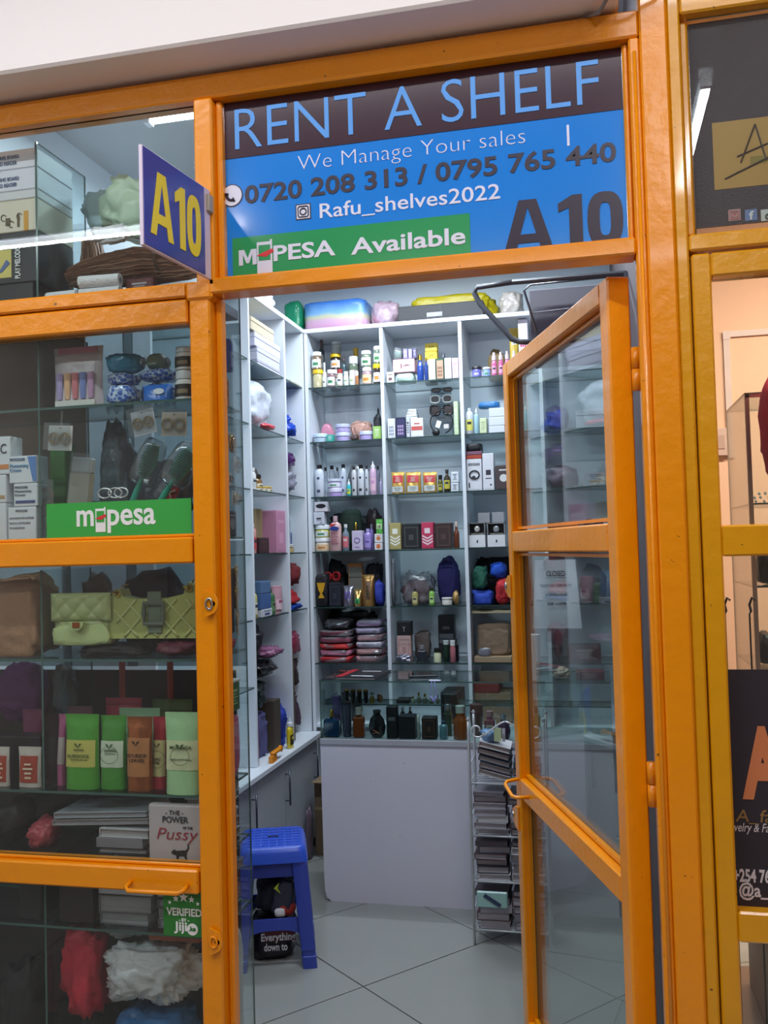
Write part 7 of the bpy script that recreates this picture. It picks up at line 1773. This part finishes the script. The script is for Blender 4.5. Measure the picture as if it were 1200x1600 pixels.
MB().tube([(-0.024, -0.031, 0.036), (0.024, -0.031, 0.036), (0.025, -0.031, 0.06), (0.024, -0.031, 0.084), (-0.024, -0.031, 0.084), (-0.025, -0.031, 0.06)], 0.006, 6, close=True).build('buckle', M('#6c766a', 0.4), h2)
for x, z in ((-w / 2 + 0.022, 0.106), (w / 2 - 0.03, 0.116)):
    MB().tube([(x + 0.006 * math.cos(a), -0.024, z + 0.006 * math.sin(a)) for a in [math.radians(q) for q in range(0, 360, 40)]], 0.0022, 5, close=True).build('eyelet', GOLD, h2)
    MB().tube([(x, -0.028, z), (x - 0.014, -0.024, z + 0.006), (x - 0.022, -0.01, z + 0.002)], 0.002, 5).tube([(x, -0.02, z + 0.004), (x + 0.006, -0.01, z + 0.02), (x + 0.016, 0.0, z + 0.022)], 0.0018, 5).build('hook', GOLD, h2)
row('Y', 0.05, D3, 0.14)
put('bag', 'dark cloth heap with a black strap under the green handbags', 100, 225, 1000, 1028, P=0.045, col='#1c161c', rough=0.7, sub=4, d=0.15, h=0.028)
put('bag', 'dark red cloth under the yellow green shoulder bag', 228, 305, 1000, 1026, P=0.045, col='#5a1c2c', rough=0.6, sub=4, d=0.15, h=0.042)
t = put('bag', 'large crumpled brown paper package at the edge of the middle window', -20, 60, 893, 1027, P=0.05, col='#a87c5c', rough=0.75, box=0.45, amp=0.12, freq=1.8, sub=4, d=0.14, n='paper_package', c='package')
put('bag', 'taupe cloth folded behind the quilted green handbag', 110, 170, 893, 1000, P=0.19, col='#5c4a48', rough=0.8, sub=3, d=0.06, n='folded_cloth', c='cloth')
put('bag', 'dark plum cloth behind the shoulder bag', 180, 290, 886, 1000, P=0.19, col='#2c1c28', rough=0.8, sub=3, d=0.06, n='folded_cloth', c='cloth')
# ---- fourth window shelf (z D4): tea pouches
row('Y', 0.06, D4, 0.04)
def tea(label, x0, x1, yt, yb, col, lab, ink, wds, **k):
    t = put('pouch', label, x0, x1, yt, yb, col=col, lab=lab, ink=ink, words_=wds, n='tea_pouch', c='pouch', **k)
    h = last['z'] - t.location.z; zl = h * (k['labz'][1] - 0.075); m = M(ink, 0.6)
    yy = -CTX['d'] / 2 - 0.0035
    mb = MB()
    for sg in (-1, 1): mb.prism([(0, zl - 0.004), (sg * 0.008, zl + 0.003), (sg * 0.010, zl + 0.008), (sg * 0.003, zl + 0.006)], yy, yy + 0.001)
    mb.build('leaf_emblem', m, t)
    if 'mint' in label or 'oval' in label:
        zc = h * (k['labz'][0] + k['labz'][1]) / 2 - 0.001; mb = MB()
        MB().tube([(0.023 * math.cos(a), yy + 0.0005, zc + 0.02 * math.sin(a)) for a in [math.radians(q) for q in range(0, 360, 20)]], 0.0006, 4, close=True).build('oval_outline', m, t)
    return t
tea('green tea pouch with a yellow burdock label', 97, 150, 1118, 1238, '#4f9c34', '#c8c060', '#5c6430', [('BURDOCK', 0.66, 0.36, 0.12), ('natural herbal tea', 0.5, 0.26, 0.05), ('leaves', 0.3, 0.62, 0.07)], P=0.05, labz=(0.3, 0.66))
tea('green tea pouch with a white oval herb label', 152, 193, 1120, 1239, '#4a9038', '#d0d8c0', '#4c6a44', [('ARTICHOKE', 0.5, 0.6, 0.08), ('herbal leaf tea', 0.4, 0.5, 0.04)], P=0.06, labz=(0.3, 0.66))
tea('shiny copper foil pouch of soursop leaves', 194, 234, 1122, 1241, '#b8683c', '#b87848', '#4a2c1c', [('SOURSOP', 0.75, 0.5, 0.09), ('LEAVES', 0.6, 0.38, 0.09)], P=0.05, metal=0.7, rough=0.25, labz=(0.2, 0.72))
tea('red pouch with a cream label between copper and mint pouches', 235, 258, 1122, 1241, '#a82834', '#c8b880', '#5a4a2c', [('APPLE', 0.5, 0.45, 0.07), ('PEEL', 0.4, 0.36, 0.07)], P=0.075, labz=(0.18, 0.68), w=0.06)
tea('pale mint pouch with a round moringa emblem', 254, 312, 1115, 1243, '#acd4a0', '#d8dcb0', '#4c5c34', [('MORINGA', 0.6, 0.72, 0.11), ('100% NATURAL', 0.6, 0.34, 0.05)], P=0.035, labz=(0.3, 0.66))
put('pouch', 'pink pouch standing edge out beside the burdock pouch', 79, 99, 1118, 1232, P=0.08, col='#b86088', lab='#c8b4b0', pat=None, w=0.07)
row('Y', 0.12, D4, 0.035)
put('pouch', 'dark olive pouch in the second row behind the burdock pouch', 88, 140, 1105, 1230, P=0.12, col='#5c3440', lab=None, pat=None)
put('pouch', 'mint pouch in the second row with only its top edge showing', 168, 262, 1108, 1230, P=0.13, col='#8cb490', lab=None, pat=None, w=0.11)
put('pouch', 'bright pink pouch lying on the second row', 160, 220, 1092, 1230, P=0.165, col='#a02c44', lab=None, pat=None, w=0.1)
put('pouch', 'olive green pouch at the back above the mint pouch', 222, 312, 1094, 1230, P=0.19, col='#4c5c28', lab=None, pat=None, w=0.11)
put('pouch', 'dark maroon pouch in the back row beside the glass divider', 30, 62, 1110, 1230, P=0.14, col='#6c2048', lab=None, pat=None, w=0.09)
t = put('carton', 'black display tray holding the small tomato packets', -16, 64, 1150, 1232, P=0.10, col='#18121a', pat=None, d=0.05)
for i, (a, b) in enumerate(((-14, 12), (26, 62))):
    t = put('pouch', 'small white packet with a red sauce bowl picture, %s' % ('cut off by the window edge' if i == 0 else 'beside the glass divider'), a, b, 1168, 1231, P=0.055, col='#c8bcb4', lab='#a83c28', ink='#e8d0b0', labz=(0.12, 0.78), labw=0.8, d=0.02, g=None)
put('bag', 'purple velvet bag in the corner of the pouch shelf', -16, 60, 1035, 1108, P=0.17, on=D4 + 0.13, col='#5c1c5c', rough=0.8, sub=4, d=0.08)
t = thing('framed_tray', 'red framed tray leaning behind the tea pouches', 'tray', (PY(210, 1060, 0.20)[0], 0.236, D4 + 0.09))
MB().tube([(-0.09, 0, 0.02), (0.075, 0, 0.075), (0.09, 0, 0.0), (-0.08, 0, -0.04)], 0.006, 8, close=True).build('rim', M('#a82c34', 0.35), t, smooth=True)
MB().prism([(-0.088, 0.018), (0.073, 0.072), (0.088, 0.0), (-0.078, -0.038)], 0.0, 0.003).build('mesh', M('#3c3c44', 0.5), t)
for x in (-0.06, 0.075): MB().box(x - 0.008, x + 0.008, 0.008, 0.016, -0.088, 0.2, 0, 0.002).build('upright', M('#b83c30', 0.4), t)
row('Y', 0.18, D4, 0.06)
put('bag', 'clear crinkled bag hanging behind the red framed tray', 75, 145, 1036, 1110, P=0.18, on=D4 + 0.135, col='#5a6470', rough=0.2, sub=4, amp=0.3, d=0.06)

# ---- low shelf above the lower rail (z D5=.793)
row('Y', 0.05, D5, 0.12)
t = put('carton', 'white faced book with red script title and a black cat standing in the window', 233, 316, 1258, 1345, P=0.035, d=0.02, col='#c8bcc0', pat=None, n='book', c='book', h=0.128)
w_ = 0.117
text('- THE -', -0.022, 0.022, 0.106, 0.010, -0.0108, INK, t, 0.0); text('POWER', -0.030, 0.034, 0.088, 0.014, -0.0108, INK, t, 0.01)
text('OF THE', 0.02, 0.044, 0.074, 0.006, -0.0108, INK, t, 0.0)
text('Pussy', -0.045, 0.052, 0.050, 0.026, -0.0108, M('#a8283c', 0.5), t, -0.01, slant=0.3)
cat = [(-0.012, 0.022), (-0.008, 0.026), (-0.004, 0.022), (0.004, 0.023), (0.014, 0.024), (0.02, 0.024), (0.025, 0.03), (0.024, 0.038), (0.027, 0.039), (0.029, 0.029), (0.023, 0.019), (0.022, 0.01), (0.024, 0.003), (0.019, 0.003), (0.016, 0.011), (0.004, 0.011), (0.002, 0.003), (-0.003, 0.003), (-0.003, 0.012), (-0.009, 0.014), (-0.015, 0.016), (-0.015, 0.021)]
MB().prism([(x + 0.006, z + 0.002) for x, z in cat], -0.0112, -0.0102).build('cat_print', BLACK, t)
rnd = random.Random(21)
cols_ = ['#8c8890', '#33303a', '#a8a4ac', '#c8c8cc']
def bstack(x0, x1, z0, z1, n, y0, depth, label, g, page='#b4b0b4'): stack(x0, x1, z0 - 0.004, z1, y0, depth, n, label, g, page=page, cols=cols_)
xa, xb = PY(150, 1300, 0.06)[0], PY(229, 1300, 0.06)[0]
bstack(xa, xb, D5, D5 + 0.062, 3, 0.06, 0.15, '%s thick paperback in the pile beside the cat cover book', 'books beside the cat cover book')
xa2 = PY(78, 1300, 0.06)[0]
for i in range(2):
    t = thing('book', 'large floppy exercise book, %s of two across the pile in the window' % ('lower', 'upper')[i], 'book', ((xa2 + xb) / 2, 0.135, D5 + 0.062 + 0.003 + i * 0.017), 0)
    t.rotation_euler = (0, math.radians(-3), 0); k_book(t, xb - xa2 - i * 0.01, 0.13, 0.013, col=('#a8a4a8', '#b4b4bc')[i], page='#a8a4ac')
row('Y', 0.06, D5, 0.12)
put('bag', 'crumpled rose red plastic bag beside the low books', 34, 74, 1284, 1335, col='#b04850', rough=0.4, sub=4, d=0.1)
put('bag', 'dark green cloth bag at the back of the low shelf', 20, 68, 1243, 1282, P=0.16, on=D5 + 0.075, col='#1c4a40', rough=0.7, sub=3, d=0.08)
put('bag', 'deep blue cloth bag above the floppy exercise books', 84, 150, 1241, 1280, P=0.15, on=D5 + 0.105, col='#1c3478', rough=0.7, sub=3, h=0.035, d=0.08)
put('bag', 'black bag in the corner of the low shelf', -18, 30, 1255, 1335, P=0.07, col='#1a181c', rough=0.6, sub=3)
# ---- below the lower rail: shelf D6=.628 and base
xa, xb = PY(152, 1440, 0.06)[0], PY(238, 1440, 0.06)[0]
rnd = random.Random(8)
bstack(xa, xb, D6, 0.765, 4, 0.06, 0.14, '%s thick white edged book in the pile under the orange handle', 'books under the orange handle', '#bcbcc4')
bstack(xb + 0.006, PY(262, 1440, 0.06)[0] + 0.06, D6, 0.765, 5, 0.06, 0.14, '%s book in the pile behind the green verified sticker', 'books behind the green verified sticker', '#bcbcc4')
row('Y', 0.06, D6, 0.1)
put('carton', 'dark maroon carton on the lowest glass shelf beside the white edged books', 92, 146, 1372, 1446, P=0.06, col='#2c1418', pat=None, h=0.12)
put('carton', 'black carton near the glass divider on the lowest glass shelf', 30, 64, 1372, 1440, P=0.06, col='#1c1c1e', pat=None, h=0.12)
# stack of magazines behind the end glass
rnd = random.Random(33)
stack(-1.02, -0.885, D6 + 0.0, 0.764, 0.208, 0.04, 6, '%s magazine in the red and white pile against the end glass', 'magazines against the end glass', page='#8c7c84', cols=['#7c3c44', '#c8c8cc', '#4a4a54', '#8c4a54', '#5c7c84'])
stack(-1.02, -0.885, D5, 0.93, 0.208, 0.04, 6, '%s magazine in the upper pile against the end glass', 'upper magazines against the end glass', page='#8c8c90', cols=['#5c8c8c', '#c8c8cc', '#8c8c90', '#6c4a50'])
# soft bags on the cabinet base
row('Y', 0.06, D7, 0.15)
put('bag', 'bulky dark bag filling the base of the cabinet beneath the red bag', 62, 150, 1560, 1690, P=0.06, col='#1c1a20', rough=0.6, sub=4, h=0.26)
put('bag', 'crumpled crimson plastic bag low in the window', 72, 145, 1472, 1580, P=0.06, on=0.385, col='#d02840', rough=0.5, sub=4, amp=0.25, h=0.22, d=0.12, freq=2.2)
put('bag', 'blue and white plastic carrier bag at the base of the cabinet', 150, 290, 1560, 1700, P=0.05, col='#34689c', rough=0.35, sub=4, h=0.30, d=0.16, amp=0.18)
t = put('bag', 'large crumpled white plastic bag low in the window', 140, 296, 1490, 1600, P=0.05, on='last', col='#d8d8dc', rough=0.4, sub=5, amp=0.3, h=0.155, d=0.15, freq=1.5, seed=5)
put('bag', 'striped grey and red plastic bag over the crimson bag', 150, 226, 1455, 1500, P=0.10, on=0.572, col='#9a989c', rough=0.4, sub=4, h=0.045, d=0.1, amp=0.25)
put('carton', 'orange folded sheet above the white plastic bag', 232, 312, 1468, 1498, P=0.10, on=0.582, col='#a84c20', pat=None, h=0.02, d=0.1, n='sheet', c='sheet')
put('bag', 'black bag with a white tag in the corner base of the cabinet', -18, 60, 1450, 1690, P=0.06, col='#141216', rough=0.6, sub=4, h=0.4)

# ================================================================ the neighbouring shop
# mesh signboard over its door
ns = thing('neighbour_sign', 'brown mesh banner with a golden logo panel over the neighbouring door', 'sign', (0.226, 0.004, 2.1135))
MB().box(0.0, 0.86, 0.0, 0.004, 0.02, 0.445).build('banner', M('#4c3c44', 0.55, var=0.2, scale=160, bump=0.4, bscale=260), ns)
def nxz(px, py): a = PY(px, py, 0.0); return a[0] - 0.226, a[1] - 2.1135
gx0, gz0 = nxz(1117, 296); gx1, gz1 = nxz(1190, 182)
MB().box(gx0, gx0 + 0.30, -0.0008, 0.0, gz0, gz1).build('gold_panel', M('#b8883c', 0.5, var=0.05), ns)
mb = MB()
for a, b in (((1158, 253), (1180, 193)), ((1180, 193), (1198, 250)), ((1152, 244), (1200, 223)), ((1133, 279), (1210, 240)), ((1150, 270), (1230, 232))):
    p, q = nxz(*a), nxz(*b); mb.tube([(p[0], -0.0015, p[1]), (q[0], -0.0015, q[1])], 0.0018, 5)
mb.build('scribble_logo', M('#4c3a30', 0.6), ns)
MB().box(gx0 + 0.07, gx0 + 0.1, -0.0016, -0.0008, gz0 + 0.045, gz0 + 0.06).build('gold_bar', M('#8c7420', 0.5), ns)
for i, (px, c) in enumerate(((1148, '#b86a70'), (1174, '#6c7cac'), (1199, '#c8c8c8'))):
    x, z = nxz(px, 335)
    if i == 0: camera_icon(x, z, 0.0115, -0.0004, ns, M('#c8a0a0', 0.5), M(c, 0.5))
    else:
        MB().box(x - 0.0115, x + 0.0115, -0.001, 0.0, z - 0.0115, z + 0.0115).build('icon', M(c, 0.5), ns)
        text('f' if i == 1 else 'd', x - 0.004, x + 0.005, z - 0.009, 0.016, -0.001, M('#d8d8e0' if i == 1 else '#3c3c3c', 0.5), ns, 0.03)
# black poster on the lower glass of the neighbouring door
po = thing('poster', 'black poster with a large orange letter and phone number on the neighbouring door glass', 'poster', (0.25, 0.0035, 0.0))
pz0, pz1 = 0.776, PY(1150, 1046, 0.003)[1]
MB().box(0.0, 0.60, -0.001, 0.0, pz0, pz1).build('sheet', M('#2c2630', 0.5, var=0.08), po)
def pxz(px, py): a = PY(px, py, 0.0035); return a[0] - 0.25, a[1]
def ptx(s, bl, right, capt, mat, off=0.0, **k):
    x0, z0 = pxz(*bl); x1, z1 = pxz(right, capt); text(s, x0, x1, z0, z1 - z0, -0.001, mat, po, off, **k)
ptx('A', (1160, 1241), 1224, 1142, M('#c8784c', 0.5), 0.05)
ptx('A_fa', (1149, 1283), 1206, 1266, M('#8c6c3c', 0.5), 0.0, slant=0.15)
ptx('welry & Fas', (1142, 1298), 1206, 1287, M('#c8c0c4', 0.5), 0.0, slant=0.2)
ptx('+254 76', (1146, 1376), 1203, 1360, M('#d0c8cc', 0.5), 0.03)
ptx('@a_f', (1155, 1399), 1208, 1382, M('#d0c8cc', 0.5), 0.02)
# trunking, socket, glass case
t = thing('cable_trunking', 'white plastic cable trunking on the peach wall next door', 'trunking', (0, NY - 0.012, 0))
TRK = M('#d0b8ac', 0.5)
a = PY(1134, 520, NY - 0.01); b = PY(1145, 715, NY - 0.01); c = PY(1210, 505, NY - 0.01)
MB().box(a[0] - 0.012, a[0] + 0.014, 0, 0.011, b[1], a[1]).build('channel', TRK, t); MB().box(a[0] + 0.0145, 2.2, 0, 0.011, a[1] - 0.02, a[1] + 0.005).build('channel', TRK, t)
MB().box(a[0] - 0.013, a[0] + 0.018, -0.002, 0, a[1] - 0.03, a[1] + 0.008).build('elbow', TRK, t)
sx, sz = PY(1124, 695, NY - 0.01)
t = thing('socket_box', 'beige switch box on the peach wall next door', 'switch', (sx, NY - 0.031, sz - 0.05))
MB().box(-0.035, 0.035, 0, 0.03, 0, 0.12, 0, 0.003).build('body', M('#c8a898', 0.5), t); MB().box(-0.02, 0.02, -0.004, -0.0002, 0.03, 0.09, 0, 0.001).build('switch', M('#b89888', 0.4), t)
NCY = 1.0
cx0, cz1 = PY(1163, 617, NCY)
t = thing('glass_case', 'tall glass case of accessories in the neighbouring shop', 'display case', (cx0, NCY, 0))
MB().box(0, 0.7, 0, 0.4, 0.0, 0.9, 0, 0.003).build('base', M('#c8c0bc', 0.5), t)
pane('front_glass', 0.0, 0.7, 0, 0.005, 0.901, cz1, t); pane('side_glass', 0, 0.005, 0.0055, 0.4, 0.901, cz1, t); pane('top_glass', 0, 0.7, 0, 0.4, cz1 + 0.0005, cz1 + 0.006, t)
MB().box(0.0, 0.012, -0.006, -0.0005, 0.901, cz1).box(0.001, 0.7, -0.006, -0.0005, cz1 - 0.01, cz1).build('corner_trim', M('#a89c98', 0.3, 0.5), t)
for z in (1.1, 1.35, 1.6): pane('glass_shelf', 0.006, 0.695, 0.006, 0.395, z, z + 0.005, t, GLASS_SHELF)
mb = MB()
for i in range(14): mb.lathe([(0.0001, 0), (0.006, 0.006), (0.0001, 0.012)], 6, 0.03 + (i % 7) * 0.014, 0.06 + (i // 7) * 0.02, T=Matrix.Translation((0, 0, 1.606 + 0.012 * (i % 3))))
cr = thing('crystal_tiara', 'sparkling crystal headpiece in the glass case next door', 'jewellery', (cx0, NCY, 0)); mb.build('crystals', M('#e8e8f0', 0.05, 0.9), cr)
t = thing('red_dress', 'bright red cloth dress form beside the glass case next door', 'dress', (cx0 + 0.11, NCY - 0.14, 1.64))
blob('cloth', 0.2, 0.16, 0.36, M('#c81c3c', 0.6, var=0.15, bump=0.3, bscale=8), t, 4, 0.12, 1.0, 4, 0.8, stretch=(3, 3, 0.6))
MB().tube([(0, 0, -1.64), (0, 0, 0.02)], 0.008, 8).lathe([(0.1, -1.639), (0.1, -1.625), (0.0, -1.62)], 16).build('stand', CHROME, t)
row('Y', NCY + 0.12, 1.356, 0.1)
put('bag', 'black handbag on a shelf of the glass case next door', 1182, 1215, 762, 812, P=NCY + 0.10, h=0.12, col='#1c1c22', sub=3, d=0.1)
row('Y', NCY + 0.12, 1.106, 0.1)
put('bag', 'dark purse on the lower shelf of the glass case next door', 1182, 1212, 890, 930, P=NCY + 0.10, h=0.1, col='#2a2228', sub=3, d=0.1)
for i, px in enumerate((1135, 1174)):
    x, z = PY(px, 945, 0.95)
    t = thing('hook', 'black hanging hook seen through the neighbouring door, %s' % ('by the frame', 'by the glass case')[i], 'hook', (x, 0.96, z))
    MB().tube([(0, 0, -0.02), (-0.004, 0, 0.0), (0.004, 0, 0.02), (0.012, 0, 0.012)], 0.004, 7).tube([(0, 0.0, -0.02), (0, 0.03, -0.03), (0, 0.03, -z + 0.001)], 0.003, 6).build('hook_rod', BLACK, t, smooth=True)
